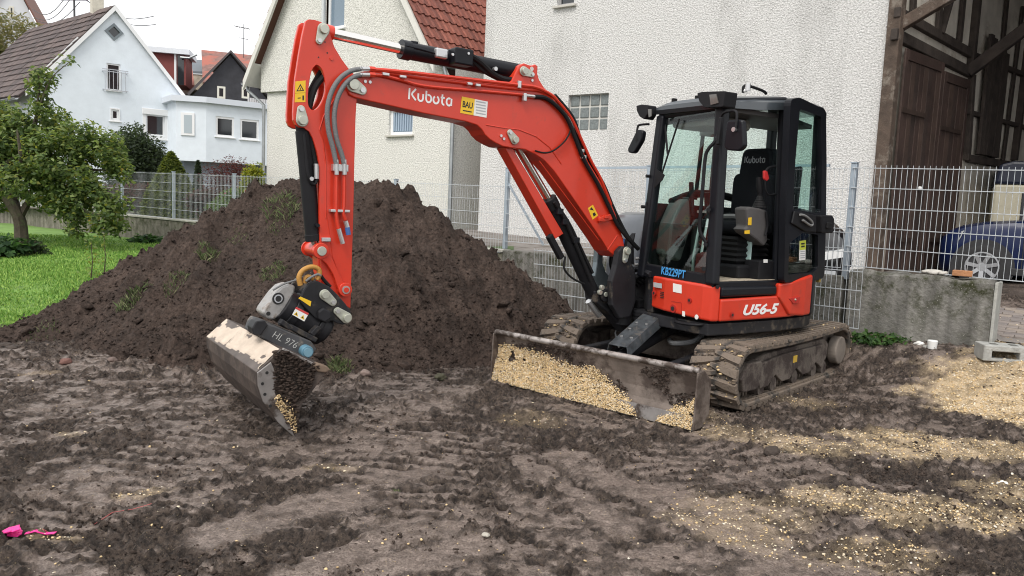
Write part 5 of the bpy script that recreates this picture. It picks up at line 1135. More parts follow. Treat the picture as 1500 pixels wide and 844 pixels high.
def strokes(parent, name, S, p0, p1, h, mt, nrm, sw=.17, th=.0012):
    """lettering drawn with flat strokes; S = polylines in cap-height units"""
    x = Vector(p1)-Vector(p0); W_ = x.length; x.normalize(); n = Vector(nrm).normalized(); n = (n-x*n.dot(x)).normalized(); y = n.cross(x); mx_ = max(p[0] for s in S for p in s)
    k = W_/(mx_+sw/2); m_ = MB()
    for s in S:
        P = [Vector((p[0]*k, p[1]*h, 0)) for p in s]; L_, R_ = [], []
        for i, p in enumerate(P):
            d = (P[min(i+1, len(P)-1)]-P[max(i-1, 0)]).normalized(); q = Vector((-d.y, d.x, 0))*sw*h/2; L_.append(p+q); R_.append(p-q)
        V = [(a.x, a.y, t) for t in (0, th) for a in L_+R_]; N_ = len(P); f = []
        for i in range(N_-1):
            f += [(2*N_+i, 2*N_+i+1, 3*N_+i+1, 3*N_+i), (i, N_+i, N_+i+1, i+1), (i, i+1, 2*N_+i+1, 2*N_+i), (N_+i, 3*N_+i, 3*N_+i+1, N_+i+1)]
        m_.add(V, f)
    o_ = m_.build(name, mt, parent); o_.matrix_local = Matrix.Translation(p0) @ Matrix((x, y, n)).transposed().to_4x4(); return o_
def arc(cx, cy, rx, ry, a0, a1, n=9): return [(cx+rx*math.cos(math.radians(a0+(a1-a0)*k/n)), cy+ry*math.sin(math.radians(a0+(a1-a0)*k/n))) for k in range(n+1)]
KUB = [[(.0, 0), (0, 1)], [(.62, 1.0), (.30, .62), (.26, .48), (.34, .34), (.66, 0)],
       [(.88, .66), (.88, .30)]+arc(1.12, .28, .24, .28, 180, 360)+[(1.36, .66)],
       [(1.66, 1.0), (1.66, .32)]+arc(1.92, .33, .26, .33, 200, 360+120, 14),
       arc(2.66, .33, .27, .33, 120, 430, 16), [(3.28, .92), (3.28, .28)]+arc(3.46, .22, .18, .22, 190, 290, 5), [(3.12, .62), (3.52, .62)],
       arc(3.98, .33, .25, .33, 60, 330, 14), [(4.23, .66), (4.23, 0)]]
def decal(parent, name, q4, v, mt, th=.0015):
    """flat sticker on the plane v from four px corners"""
    return MB().prism(PV(q4, v), v, v+th).build(name, mt, parent)
def pin(parent, c1, r1, c2, r2, v, name='pin_plate', cap=True, th=.014, mt=None):
    s = 1/204.
    o_ = MB().prism(lozenge(pv(*c1, v), r1*s, pv(*c2, v), r2*s), v, v+th).build(name, mt or zincp, parent, bevel=.004)
    if cap:
        a, b_ = pv(*c1, v), pv(*c2, v); MB().cyl((a[0], v+th, a[1]), (a[0], v+th+.022, a[1]), r1*.72*s, 20).build('pin_cap', zincp, o_, bevel=.003); MB().cyl((b_[0], v+th, b_[1]), (b_[0], v+th+.012, b_[1]), r2*.6*s, 6).build('bolt', galvd, o_)
    return o_
# ---- boom
boom_px = [(509, 132), (507, 124), (510, 115), (517, 109), (530, 105.5), (546, 103), (600, 109), (700, 120), (742, 124), (750, 118), (756, 105), (761, 96), (768, 92.5), (774, 95), (780, 96.5), (784, 94), (788, 97), (787.5, 108), (790, 117), (797, 128), (807, 138), (817, 148), (826, 161), (834, 178), (848, 208), (862, 237), (888, 279), (902, 314), (913, 350), (915, 364), (911, 374), (902, 377), (892, 368), (882, 352), (840, 291), (812, 251), (798, 235.5), (784, 226), (769, 219), (754, 217.5), (737, 214.6), (727, 210), (718, 204.5), (711, 198), (706, 190), (699, 183.5), (682, 178), (620, 166), (560, 152.5), (536, 147), (520, 143), (512, 139)]
BP = PV(boom_px, BN)
boom = MB().prism(BP, BF, BN).build('boom', red, EX, bevel=.007, bseg=2)
# raised weld ribs and side patch
MB().tube([P3(x, y, BN) for x, y in ((712, 183), (735, 187), (760, 190), (785, 200), (805, 216), (822, 240))], .005, 6).build('weld_bead', red, boom); MB().tube([P3(x, y, BN) for x, y in ((890, 366), (904, 345))], .004, 6).build('weld_bead', red, boom)
MB().prism(PV([(842, 284), (860, 262), (862, 265), (844, 287)], BN), BN, BN+.004).build('weld_bead', red, boom) if False else None
for a, c in (((778, 210), (868, 342)),): MB().tube([P3(790, 236, BN), P3(877, 352, BN)], .004, 6).build('weld_bead', red, boom)
strokes(boom, 'maker_lettering', KUB, P3(599, 145.5, BN+.001), P3(662, 155.5, BN+.001), .078, mat('decal_white', (.80, .80, .79), .45), (0, 1, 0))
st = decal(boom, 'rental_sticker', [(676.5, 141.5), (714.5, 149), (712.5, 172.5), (674, 165.5)], BN, whi)
decal(st, 'yellow_field', [(676.5, 141.5), (695.5, 145.2), (693.5, 169), (674, 165.5)], BN+.0016, yel, .001)
text_on(st, 'sticker_lettering', 'BAU', P3(677.5, 156.5, BN+.0032), P3(692, 159.3, BN+.0032), .062, inkm, (0, 1, 0), off=.0012); decal(st, 'underline', [(678, 161), (691, 163.4), (690.8, 165), (678, 162.6)], BN+.003, inkm, .0004)
for k in range(5): decal(st, 'text_line', [(697, 147.6+k*4.2), (711.5, 150.3+k*4.2), (711.3, 152+k*4.2), (696.8, 149.3+k*4.2)], BN+.0016, gry, .0006)
wst = decal(boom, 'warning_sticker', [(861, 305), (868.5, 300), (876, 315.5), (868, 322)], BN, yel); decal(wst, 'warning_triangle', [(863.5, 307), (870, 308.5), (866.5, 303.5)], BN+.0016, inkm, .0006); decal(wst, 'warning_figure', [(868, 313), (871.5, 311), (873, 315), (869.5, 317.5)], BN+.0016, inkm, .0006)
pin(boom, (516.5, 124.5), 10, (530, 132.5), 6.5, BN+.002); pin(boom, (766.5, 104.5), 7.5, (778.5, 109.5), 4.5, BN+.002); pin(boom, (753, 205), 7.5, (746, 194.5), 5, BN+.002)
MB().prism(circ(pv(779, 101, BN), .016, 16), BN, BN+.003).build('lifting_hole', mat('pale_hole', (.6, .56, .54), .8), boom)
for c in ((534.5, 119.5), (541.5, 120.5), (733.5, 199), (737.5, 203.5), (779, 118)): a = pv(*c, BN); MB().cyl((a[0], BN, a[1]), (a[0], BN+.010, a[1]), .011, 8).build('bolt', galvd, boom)
# hydraulic pipes along the boom
def pipe(parent, pts, v, r, mt, name='pipe', n=8, sm=5): return MB().tube(smooth_path([P3(x, y, v) for x, y in pts], sm), r, n).build(name, mt, parent, smooth=True)
pipe(boom, [(546, 102), (570, 103.5), (640, 111), (755, 124), (785, 128), (806, 138), (815, 146)], .052, .014, red); pipe(boom, [(546, 110), (562, 111), (590, 118), (625, 126.5), (700, 133), (768, 139)], .045, .011, red); pipe(boom, [(560, 106), (640, 117), (755, 130), (790, 133), (812, 143)], .043, .010, red)
for x, y, w_, h in ((760.5, 124, .03, .055), (768.5, 142.5, .03, .06), (565, 109, .05, .02), (590, 112.5, .05, .018), (688, 123, .04, .02), (700, 125, .04, .02)):
    a = pv(x, y, .06); MB().box((a[0]-w_/2, .045, a[1]-h/2), (a[0]+w_/2, .072, a[1]+h/2)).build('pipe_clamp', galvd, boom, bevel=.004)
for x, y in ((541, 101), (541, 109.5)): a, c = pv(x, y, .052), pv(x+8, y+.8, .052); MB().cyl((a[0], .052, a[1]), (c[0], .052, c[1]), .019, 6).build('hose_fitting', red, boom)
for x, y in ((533, 101.2), (533, 109.7)): a, c = pv(x-6, y, .052), pv(x+8, y+.2, .052); MB().cyl((a[0], .052, a[1]), (c[0], .052, c[1]), .0165, 10).build('hose_ferrule', galvd, boom)
a = pv(777, 141.2, .05); MB().cyl(P3(770, 140.2, .05), P3(784, 141.8, .05), .014, 8).build('hose_ferrule', galvd, boom)
pipe(boom, [(783, 141.7), (800, 144), (818, 158), (832, 176), (843, 203), (856, 235), (876, 270), (893, 305), (905, 330), (922, 352)], .05, .017, rubber, 'hose'); pipe(boom, [(812, 140), (838, 172), (850, 205), (868, 243), (884, 272), (900, 310), (918, 345), (935, 365)], .0, .02, rubber, 'hose'); pipe(boom, [(834, 180), (836, 190), (828, 206), (812, 220), (798, 224), (784, 221)], .045, .007, rubber, 'cable')
pipe(boom, [(815, 146), (836, 172), (852, 205), (866, 236), (880, 262), (895, 300)], .030, .012, red)
for x, y in ((852, 221), (855, 230), (888, 318), (880, 322)): a = pv(x, y, .05); MB().box((a[0]-.022, .03, a[1]-.014), (a[0]+.022, .062, a[1]+.014)).build('pipe_clamp', galvd if x < 870 else red, boom, bevel=.004)
a = P3(884, 322, .04); MB().bar(P3(877, 323, .04), P3(897, 317, .04), .02, .05).build('hose_bracket', red, boom, bevel=.005)
# ---- arm (dipper): two plates with a box between
arm_px = [(448, 31), (452, 28.3), (462, 29.3), (471, 32.4), (478, 37.8), (483, 44), (485.3, 54), (490, 68.6), (500.6, 86.4), (510, 99.4), (518, 108), (524, 118), (526, 130), (523, 141), (521.3, 170), (519.5, 233), (517.6, 320), (513.5, 452), (508, 449), (495, 438), (478, 424), (471, 400), (468.5, 360), (468, 300), (467.6, 240), (464, 222), (458, 203), (453, 193), (446, 187.6), (439, 186.6), (433, 183), (430, 176), (429.6, 165), (431, 140), (432.5, 116), (438, 80), (443, 52)]
hole_px = smooth_path([(464, 95.4), (472, 103), (476.5, 120), (476, 137), (470, 152), (463, 160), (457, 161), (452, 154), (451.5, 140), (453, 123), (457, 103.6)], 4, closed=True)
AP = PV(arm_px, AN); AH = PV([tuple(p) for p in hole_px], AN)
arm = MB().prism(AP, AN-.032, AN, holes=[AH]).prism(AP, AF, AF+.032, holes=[AH]).build('arm', red, EX, bevel=.004)
AI = PV([(452, 34), (470, 38), (479, 46), (482, 56), (487, 69), (497, 87), (507, 101), (519, 113), (522, 130), (519.5, 141), (516, 233), (514, 320), (510, 446), (496, 436), (480, 421), (474, 395), (472, 300), (472, 240), (474, 195), (482, 165), (483, 125), (478, 100), (468, 86), (455, 80), (449, 60)], AN)
MB().prism(AI, AF+.0325, AN-.0325).build('arm_box', red, arm)
pin(arm, (473.3, 43.5), 8.5, (467, 60), 5, AN+.002); pin(arm, (442, 176.5), 8.5, (440.5, 160.5), 5.5, AN+.002)
ws = decal(arm, 'warning_sticker', [(432.6, 119.5), (447.6, 118), (447.3, 149.5), (431.6, 150)], AN, yel); decal(ws, 'warning_triangle', [(434, 134), (445.5, 133), (440, 123)], AN+.0016, inkm, .0006); decal(ws, 'warning_triangle_inner', [(436.3, 132.6), (443.2, 132), (440, 126)], AN+.0024, yel, .0006); decal(ws, 'warning_bolt', [(439.2, 131.5), (441, 131.4), (440, 127.6)], AN+.0032, inkm, .0004); decal(ws, 'warning_figure', [(443, 140), (445.4, 139.8), (445.2, 147), (443, 147.2)], AN+.0016, inkm, .0006); decal(ws, 'warning_arrow', [(436, 143.2), (440.5, 142.8), (440.5, 144.2), (436, 144.6)], AN+.0016, inkm, .0006); decal(ws, 'rule', [(432.1, 136.2), (447.4, 135.4), (447.4, 136.2), (432.1, 137)], AN+.0016, mat('dk_yel', (.5, .3, .02), .5), .0004)
for c in ((466.5, 84), (479.3, 77.6), (476, 61.7)): a = pv(*c, AN); MB().cyl((a[0], AN, a[1]), (a[0], AN+.0015, a[1]), .005, 8).build('bolt_hole', inkm, arm)
a = pv(485.5, 86, AN); MB().cyl((a[0], AN, a[1]), (a[0], AN+.006, a[1]), .012, 12).build('plug', red, arm)
MB().tube([P3(x, y, AN) for x, y in ((477, 320), (477, 240), (473, 205), (468, 190), (474, 170), (490, 145))], .0045, 6).build('weld_bead', red, arm); MB().tube([P3(x, y, AN) for x, y in ((478, 310), (487, 376), (500, 412))], .003, 6).build('weld_bead', red, arm)
# hoses in front of the arm
for pts in ([(530, 101), (514, 104), (498, 115), (486, 134), (479.5, 160), (481, 190), (488, 218), (492.5, 240)], [(530, 109.5), (518, 113), (505, 124), (494, 145), (489.5, 172), (493, 203), (500.5, 226), (504, 240)]): pipe(arm, pts, .052, .0165, hose_g, 'hose', 10)
for x in (493, 504.5):
    MB().cyl(P3(x-.3, 234, .052), P3(x+.2, 256, .052), .0155, 10).build('hose_ferrule', galvd, arm)
a, c = pv(487, 240, .03), pv(509, 252, .03); MB().box((c[0], AN, c[1]), (a[0], .05, a[1])).build('pipe_clamp', galvd, arm, bevel=.004)
a, c = pv(483, 306.5, .03), pv(511, 311.5, .03); MB().box((c[0], AN, c[1]), (a[0], .055, a[1])).build('pipe_clamp', galvd, arm, bevel=.004)
pipe(arm, [(493, 256), (492.5, 305), (493.5, 322), (496, 336)], .045, .013, red); pipe(arm, [(504.5, 256), (504, 298), (503, 312), (506, 322)], .045, .013, red)
MB().cyl(P3(496, 335, .045), P3(502, 357, .045), .016, 10).build('quick_coupling', galvd, arm); MB().cyl(P3(506, 324, .045), P3(509, 334, .045), .016, 10).build('quick_coupling', galvd, arm); MB().cyl(P3(508.6, 333, .045), P3(510.5, 344, .045), .017, 10).build('blue_cap', mat('blue_cap', (.05, .13, .36), .5), arm)
# ---- arm cylinder on top
def cyl3(parent, a, b_, v, r, mt, name, n=24): return MB().cyl(P3(*a, v), P3(*b_, v), r, n).build(name, mt, parent, smooth=True, bevel=.003)
ac = cyl3(EX, (588, 72.5), (766, 107), VC, .062, blk, 'arm_cylinder')
cyl3(ac, (478, 47.5), (591, 73), VC, .036, chrome, 'piston_rod'); cyl3(ac, (586.5, 72), (600, 75), VC, .069, blk, 'gland'); cyl3(ac, (475, 46.5), (487, 49.5), VC, .052, red, 'rod_eye')
a, c = pv(657, 69, VC), pv(690.5, 100, VC); sl_ = math.atan2(pv(690, 94, VC)[1]-pv(657, 88, VC)[1], pv(690, 94, VC)[0]-pv(657, 88, VC)[0]); cc = P3(673.5, 85, VC+.06)
vb = MB().obox(cc, (.155, .15, .12), Matrix.Rotation(-(sl_+math.pi), 3, 'Y')).build('valve_cover', blk, ac, bevel=.012)
for x, y in ((663, 80), (686, 78.5)): a = pv(x, y, VC+.136); MB().cyl((a[0], VC+.135, a[1]), (a[0], VC+.143, a[1]), .010, 8).build('bolt', galvd, vb)
MB().obox(P3(645, 79, VC+.055), (.10, .07, .07), Matrix.Rotation(-(sl_+math.pi), 3, 'Y')).build('valve_block', galvd, ac, bevel=.012); MB().box((P3(605, 64, VC)[0]-.03, VC-.02, P3(605, 64, VC)[2]-.03), (P3(605, 64, VC)[0]+.03, VC+.03, P3(605, 64, VC)[2]+.015)).build('port_cap', blk, ac, bevel=.008)
pipe(ac, [(594, 67), (615, 72), (640, 79)], VC+.06, .010, blk, 'pipe'); pipe(ac, [(692, 83), (705, 92), (722, 108), (738, 116), (752, 117)], VC+.07, .022, rubber, 'hose'); pipe(ac, [(692, 90), (710, 105), (735, 118)], VC+.05, .018, rubber, 'hose')
a = P3(723.5, 101.5, VC+.075); MB().cyl(a, (a[0], a[1]+.03, a[2]), .016, 8).build('bolt', galvd, ac)
# ---- boom cylinder with red guard
bc = cyl3(EX, (806, 297), (868, 428), VC, .060, blk_m, 'boom_cylinder')
cyl3(bc, (754, 208), (808, 300), VC, .034, chrome, 'piston_rod'); cyl3(bc, (803, 291), (810, 305), VC, .068, blk_m, 'gland'); cyl3(bc, (746, 203), (757, 212), VC, .06, red, 'rod_eye')
g4 = PV([(737, 217), (748, 216), (823, 342), (811, 350)], VC+.03)
MB().prism(g4, VC-.07, VC+.055).build('rod_guard', red, bc, bevel=.005)
pipe(bc, [(812, 296), (825, 316), (840, 350), (855, 385), (866, 412)], VC+.085, .016, rubber, 'hose'); pipe(bc, [(816, 300), (835, 330), (850, 362), (868, 400)], VC+.05, .014, rubber, 'hose')
for x, y in ((819, 310), (827, 325), (843, 352)): a = P3(x, y, VC+.075); MB().box((a[0]-.03, a[1]-.02, a[2]-.025), (a[0]+.03, a[1]+.025, a[2]+.025)).build('hose_clamp', blk, bc, bevel=.006)
MB().bar(P3(804, 345, VC+.03), P3(822, 378, VC+.03), .05, .05).build('guard_bracket', blk_m, bc, bevel=.006); pipe(bc, [(828, 376), (826, 392), (834, 404), (846, 412), (856, 416)], VC+.06, .009, rubber, 'hose')
# ---- bucket cylinder and links
kc = cyl3(EX, (444, 192), (459, 350), VC+.02, .052, blk_m, 'bucket_cylinder')
cyl3(kc, (459, 349), (467, 366), VC+.02, .028, chrome, 'piston_rod'); cyl3(kc, (458.5, 343), (459.6, 353), VC+.02, .057, blk_m, 'gland'); cyl3(kc, (441, 176), (444, 194), VC+.02, .044, blk_m, 'barrel_eye')
MB().tube(smooth_path([P3(x, y, VC+.085) for x, y in ((446, 196), (449, 230), (452, 258), (459, 270), (464, 264), (464, 250))], 5), .011, 8).build('pipe', blk_m, kc, smooth=True); MB().tube(smooth_path([P3(x, y, VC+.05) for x, y in ((474, 112), (462, 128), (455, 150), (452, 175), (456, 205), (462, 240))], 5), .020, 8).build('hose', rubber, kc, smooth=True); MB().tube(smooth_path([P3(x, y, VC+.0) for x, y in ((470, 105), (456, 130), (450, 150), (449, 175), (459, 215), (465, 250))], 5), .018, 8).build('hose', rubber, kc, smooth=True)
for y in (262, 330): a = P3(455 if y < 300 else 464, y, VC+.08); MB().cyl(a, (a[0], a[1]+.025, a[2]), .014, 8).build('bolt', galvd if y < 300 else blk, kc)
a = P3(463.5, 248, VC+.085); MB().cyl(P3(463, 240, VC+.085), P3(463.6, 262, VC+.085), .016, 8).build('hose_ferrule', galvd, kc); a = P3(477, 351, .01); MB().box((a[0]-.03, 0, a[2]-.014), (a[0]+.03, .03, a[2]+.014)).build('pipe_clamp', galvd, kc, bevel=.004)
lk = smooth_path([(471, 360), (482, 374), (492, 392), (502, 414), (511, 422), (510, 430), (499, 431), (494, 422), (488, 404), (477, 386), (463, 374)], 4, closed=True)
for v0, v1 in ((AN+.004, AN+.034), (AF-.034, AF-.004)):
    q = PV([tuple(p) for p in lk], AN+.02); lo_ = MB().prism(q, v0, v1).build('side_link', red, EX, bevel=.004)
    a, c = pv(469, 367.5, AN+.02), pv(504.4, 424, AN+.02); y1 = v1 if v0 > 0 else v0
    for e_, r_ in ((a, .054), (c, .048)): MB().cyl((e_[0], v0, e_[1]), (e_[0], y1+.012*(1 if v0 > 0 else -1), e_[1]), r_, 22).build('link_boss', red, lo_, smooth=True, bevel=.003)
    if v0 > 0:
        MB().cyl((a[0], y1+.012, a[1]), (a[0], y1+.026, a[1]), .032, 20).build('pin_cap', zincp, lo_, bevel=.003); MB().cyl((c[0], y1+.012, c[1]), (c[0], y1+.022, c[1]), .028, 20).build('pin_ring', mat('ring_grey', (.42, .38, .37), .4, .5), lo_); MB().cyl((c[0], y1+.022, c[1]), (c[0], y1+.027, c[1]), .018, 16).build('pin_face', red, lo_)
MB().prism(PV([(461, 372), (470, 372), (478, 396), (483, 420), (470, 424), (463, 400)], VC), VC-.055, VC+.055).build('tipping_link', red, EX, bevel=.008); a = P3(462, 366, VC); MB().cyl((a[0], VC-.12, a[2]), (a[0], VC+.05, a[2]), .045, 20).build('link_boss', red, EX, smooth=True)
# ---- tilting quick coupler
cpx = [(446, 424), (453, 414), (464, 411), (482, 419.5), (496, 433), (507, 446), (514, 456), (515.5, 465), (511.5, 473), (503, 476), (494, 474), (486, 470), (478, 474), (462, 466), (448, 452), (438, 440)]
QN = .055; Q = PV(cpx, QN)
qc = MB().prism(Q, QN-.03, QN).prism(Q, -.245, -.215).build('quick_coupler', castd, EX, bevel=.007)
MB().prism(PV([(446, 428), (455, 418), (470, 420), (482, 440), (484, 462), (462, 462), (446, 448)], VC), -.214, QN-.031).build('coupler_core', castd, qc, bevel=.006)
pin(qc, (474.8, 431.5), 7.5, (487, 442.5), 5.5, QN+.002); pin(qc, (507, 465.5), 8, (493.5, 455.5), 5.5, QN+.002)
a, c = P3(412, 446, VC), P3(478, 485, VC)
drum = MB(); A_, C_ = Vector(a), Vector(c)
for t0_, t1_, r_ in ((0, .16, .118), (.16, .30, .128), (.30, .70, .118), (.70, .78, .130), (.78, .93, .122), (.93, 1.0, .09)): drum.cyl(A_+(C_-A_)*(t0_+.001), A_+(C_-A_)*(t1_-.001), r_, 28)
drum.build('tilt_motor', castd, qc, smooth=True, bevel=.004)
decal(qc, 'warning_label', [(437, 437), (440, 434.5), (456, 441.5), (454.5, 449)], QN+.001, yel); wl = decal(qc, 'warning_label', [(434, 449.5), (452.5, 459), (445.5, 471), (428, 461)], QN+.001, whi); decal(wl, 'red_band', [(434, 449.5), (452.5, 459), (450.8, 461.8), (432.4, 452.2)], QN+.0026, redst, .0004)
for x, y in ((433.5, 458.5), (443, 463.5)): decal(wl, 'warning_triangle', [(x-3.4, y+2.2), (x+3, y+5.4), (x+1.6, y-2)], QN+.0026, yel, .0004); decal(wl, 'triangle_ink', [(x-1.4, y+1.8), (x+1.4, y+3.2), (x+1.0, y-.2)], QN+.0032, inkm, .0004)
MB().prism(PV([(464, 456), (472, 450), (483, 456), (484, 465), (474, 472), (465, 467)], QN+.005), QN+.002, QN+.035).build('side_box', castd, qc, bevel=.01)
fl_px = [(384, 459), (387, 452), (403, 430), (413, 420), (424, 416.5), (433, 419), (431.5, 429), (424, 444), (411, 462), (402, 468), (393, 468)]
flm = mat('worn_flange', (.38, .37, .36), .45, .5, var=.3, vscale=12, dirt=(.24, .2, .17), dscale=12, damt=.3)
fo = MB().prism(PV(fl_px, .0), -.16, .0).build('motor_flange', flm, qc, bevel=.012); a = pv(407.5, 437.5, .0); MB().cyl((a[0], 0, a[1]), (a[0], .004, a[1]), .040, 22).build('flange_emblem', inkm, fo); MB().cyl((a[0], .004, a[1]), (a[0], .006, a[1]), .028, 22).build('emblem_ring', gry, fo); MB().cyl((a[0], .006, a[1]), (a[0], .0075, a[1]), .02, 22).build('emblem_core', inkm, fo); a = pv(393, 459.5, 0); MB().cyl((a[0], 0, a[1]), (a[0], .003, a[1]), .014, 12).build('bolt_hole', inkm, fo)
pipe(qc, [(440, 418), (438, 406), (444, 396), (456, 391), (466, 394), (468, 402), (464, 410)], .04, .017, mat('orange_sleeve', (.44, .22, .045), .6, bump=.3, bscale=90), 'hose_sleeve', 10); pipe(qc, [(446, 415), (447, 408), (452, 405), (459, 409)], .03, .014, MATS['orange_sleeve'], 'hose_sleeve'); pipe(qc, [(448, 412), (456, 406), (465, 402), (470, 404)], .055, .008, hose_g, 'hose'); pipe(qc, [(400, 425), (416, 416), (436, 410)], .0, .007, hose_g, 'hose'); pipe(qc, [(470, 404), (476, 412), (484, 420)], .03, .012, rubber, 'hose')
mnt = MB().prism(PV([(381, 494), (386, 480), (391, 474), (404, 478), (456, 500), (464, 512), (456, 522), (430, 520)], .10), -.28, .10).build('bucket_mount', mat('mount_grey', (.060, .060, .064), .6, var=.3, vscale=8, dirt=(.20, .17, .14), dscale=9, damt=.2), EX, bevel=.008)
chalk = mat('chalk', (.50, .50, .48), .9); text_on(mnt, 'chalk_mark', 'HL 976', P3(398, 494, .102), P3(432.5, 511, .102), .068, chalk, (0, 1, 0), shear=.15, off=-.0012)
MB().prism(PV([(368, 480), (374, 470), (386, 468.5), (392, 476), (380, 492), (370, 490)], .12), .02, .14).build('mount_ear', castd, mnt, bevel=.008); a = pv(447, 514, .11); MB().cyl((a[0], .02, a[1]), (a[0], .16, a[1]), .042, 20).build('locking_pin', mat('blue_pin', (.10, .22, .30), .55, var=.2, vscale=20), mnt, smooth=True, bevel=.006); MB().cyl((a[0], .16, a[1]), (a[0], .172, a[1]), .03, 16).build('pin_end', mat('blue_pin2', (.16, .30, .38), .5), mnt)
for (p, q) in (((410, 470), (424, 480)), ((424, 478), (462, 498)), ((455, 490), (466, 478))): MB().bar(P3(*p, .06), P3(*q, .06), .06, .035).build('tilt_linkage', castd, mnt, bevel=.006)
# ---- wide grading bucket
KN, KF = .45, -.86
rust_d = mat('bucket_steel', (.095, .072, .060), .65, .08, var=.35, vscale=6, dirt=(.050, .037, .032), dscale=5, damt=.6, bump=.3, bscale=40)
dry_mud = mat('dried_mud', (.56, .47, .385), .9, var=.12, vscale=9, bump=.7, bscale=30, dirt=(.10, .08, .065), dscale=6, damt=.12)
worn = mat('worn_steel', (.30, .28, .27), .42, .6, var=.2, vscale=9, dirt=(.09, .07, .06), dscale=7, damt=.35)
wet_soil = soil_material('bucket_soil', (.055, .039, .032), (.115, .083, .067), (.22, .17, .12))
kA, kB, kC, kD = pv(431, 640, KN), pv(376, 545.7, KN), pv(412, 512, KN), pv(481, 539.5, KN)
low = [pv(x, y, KN) for x, y in ((407, 619), (384.5, 588), (377, 565))]                       # curved heel, from the edge up
bk_root = MB()
def strip(mb, pts, th, v0, v1, nrm_in):
    """plate following a 2-D profile, thickness towards nrm_in"""
    n = len(pts); inn = []
    for i, p in enumerate(pts):
        a, c = pts[max(i-1, 0)], pts[min(i+1, n-1)]; dx, dz = c[0]-a[0], c[1]-a[1]; l = math.hypot(dx, dz); inn.append((p[0]-dz/l*th*nrm_in, p[1]+dx/l*th*nrm_in))
    mb.prism(list(pts)+inn[::-1], v0, v1)
strip(bk_root, [kA]+low+[kB], .022, KF, KN-.012, 1)
bucket = bk_root.build('bucket', rust_d, EX, bevel=.004)
q = MB(); strip(q, [kB, kC], .02, KF, KN-.012, 1); q.build('back_plate', mat('back_plate_steel', (.11, .09, .08), .6, .2, var=.3, vscale=7), bucket, bevel=.004)
# caked dried mud on the back plate, patchy
nu, nv_ = 16, 90; V = []; dB, dC = np.array([kB[0], kB[1]]), np.array([kC[0], kC[1]]); tn = (dC-dB)/np.linalg.norm(dC-dB); nn3 = np.array([-tn[1], tn[0]]); nn3 = nn3 if nn3[1] > 0 else -nn3
aa, vv = np.meshgrid(np.linspace(.02, .98, nu), np.linspace(KF+.01, KN-.02, nv_)); hgt = .0045+.004*fbm(aa*5, vv*9, 4, 201); msk = (fbm(aa*2.2+3, vv*3.2, 4, 203)+.45*sstep(.0, .45, aa)+.12*sstep(.95, .7, aa)) > .15
XY = dB+(dC-dB)*aa[..., None]+nn3*(hgt*np.where(msk, 1, -1.2)+.0)[..., None]
Vm = np.stack([XY[..., 0], vv, XY[..., 1]], -1).reshape(-1, 3); fq = grid_faces(nu, nv_)
np_mesh('dried_mud_crust', Vm, fq[np.any(msk.ravel()[fq], 1)], dry_mud, bucket, smooth=True)
q = MB(); strip(q, [kC, kD], .02, KF, KN-.012, 1); q.build('top_plate', rust_d, bucket, bevel=.004)
side = [kA]+low+[kB, kC, ((kC[0]+kD[0])/2, (kC[1]+kD[1])/2), kD, pv(473, 553, KN), pv(459, 571, KN), pv(444, 590, KN), pv(436.5, 606, KN), pv(434, 622, KN)]
sm_ = MB().prism(side, KN-.012, KN).build('side_plate', rust_d, bucket, bevel=.003); MB().prism(side, KF, KF+.012).build('side_plate', rust_d, bucket)
wp = [kA]+low+[kB, pv(396, 530, KN), pv(404, 548, KN), pv(402, 575, KN), pv(410, 598, KN), pv(424, 622, KN)]
wpo = MB().prism(wp, KN+.0015, KN+.014).build('wear_plate', worn, bucket, bevel=.003)
for x, y in ((390, 545.5), (383.5, 561.5), (387, 577), (395, 594)): a = pv(x, y, KN); MB().cyl((a[0], KN+.012, a[1]), (a[0], KN+.0155, a[1]), .010, 10).build('bolt_hole', inkm, wpo)
a = pv(466, 538, KN); MB().prism(PV([(456, 534), (466, 532), (478, 536), (483, 541), (476, 545.5), (464, 544)], KN), KN-.05, KN+.02).build('lip_boss', mat('boss_clay', (.17, .12, .085), .8, var=.25, vscale=15), bucket, bevel=.008); MB().bar(P3(414, 511, KN+.005), P3(458, 533, KN+.005), .022, .016).build('lip_bar', worn, bucket, bevel=.004)
# soil caked on the side plate and gravel in the mouth
sp_c = []
for _ in range(2200):
    x = 400+rng.random()*75; y = 515+rng.random()*115
    if y < 512+(x-412)*.43 or y > 640-(x-431)*2.6-8 or x < 402+(max(0, y-570))*.35 or (x > 436 and y > 552+(475-x)*1.05): continue
    a = pv(x, y, KN+.012); sp_c.append((a[0], KN+.010+.006*rng.random(), a[1]))
sp_c = np.array(sp_c); so = scatter('caked_soil', sp_c, .006+.016*rng.random(len(sp_c))**2, ICO0, wet_soil, flat=.45, jit=.3); so.parent = bucket; so['kind'] = 'stuff'
gp = []
for _ in range(420):
    t = rng.random(); x = 404+t*32+rng.normal(0, 2); y = 580+t*52+rng.normal(0, 9)
    if y < 578 or y > 634 or x > 436-max(0, (y-615))*.12 or x < 402+max(0, y-588)*.62: continue
    a = pv(x, y, KN+.02); gp.append((a[0], KN+.018+.012*rng.random(), a[1]))
gp = np.array(gp); so = scatter('caked_gravel', gp, .003+.005*rng.random(len(gp)), ICO0, stone_mats, midx=rng.choice(4, len(gp), p=[.3, .05, .65, .0])); so.parent = bucket; so['kind'] = 'stuff'
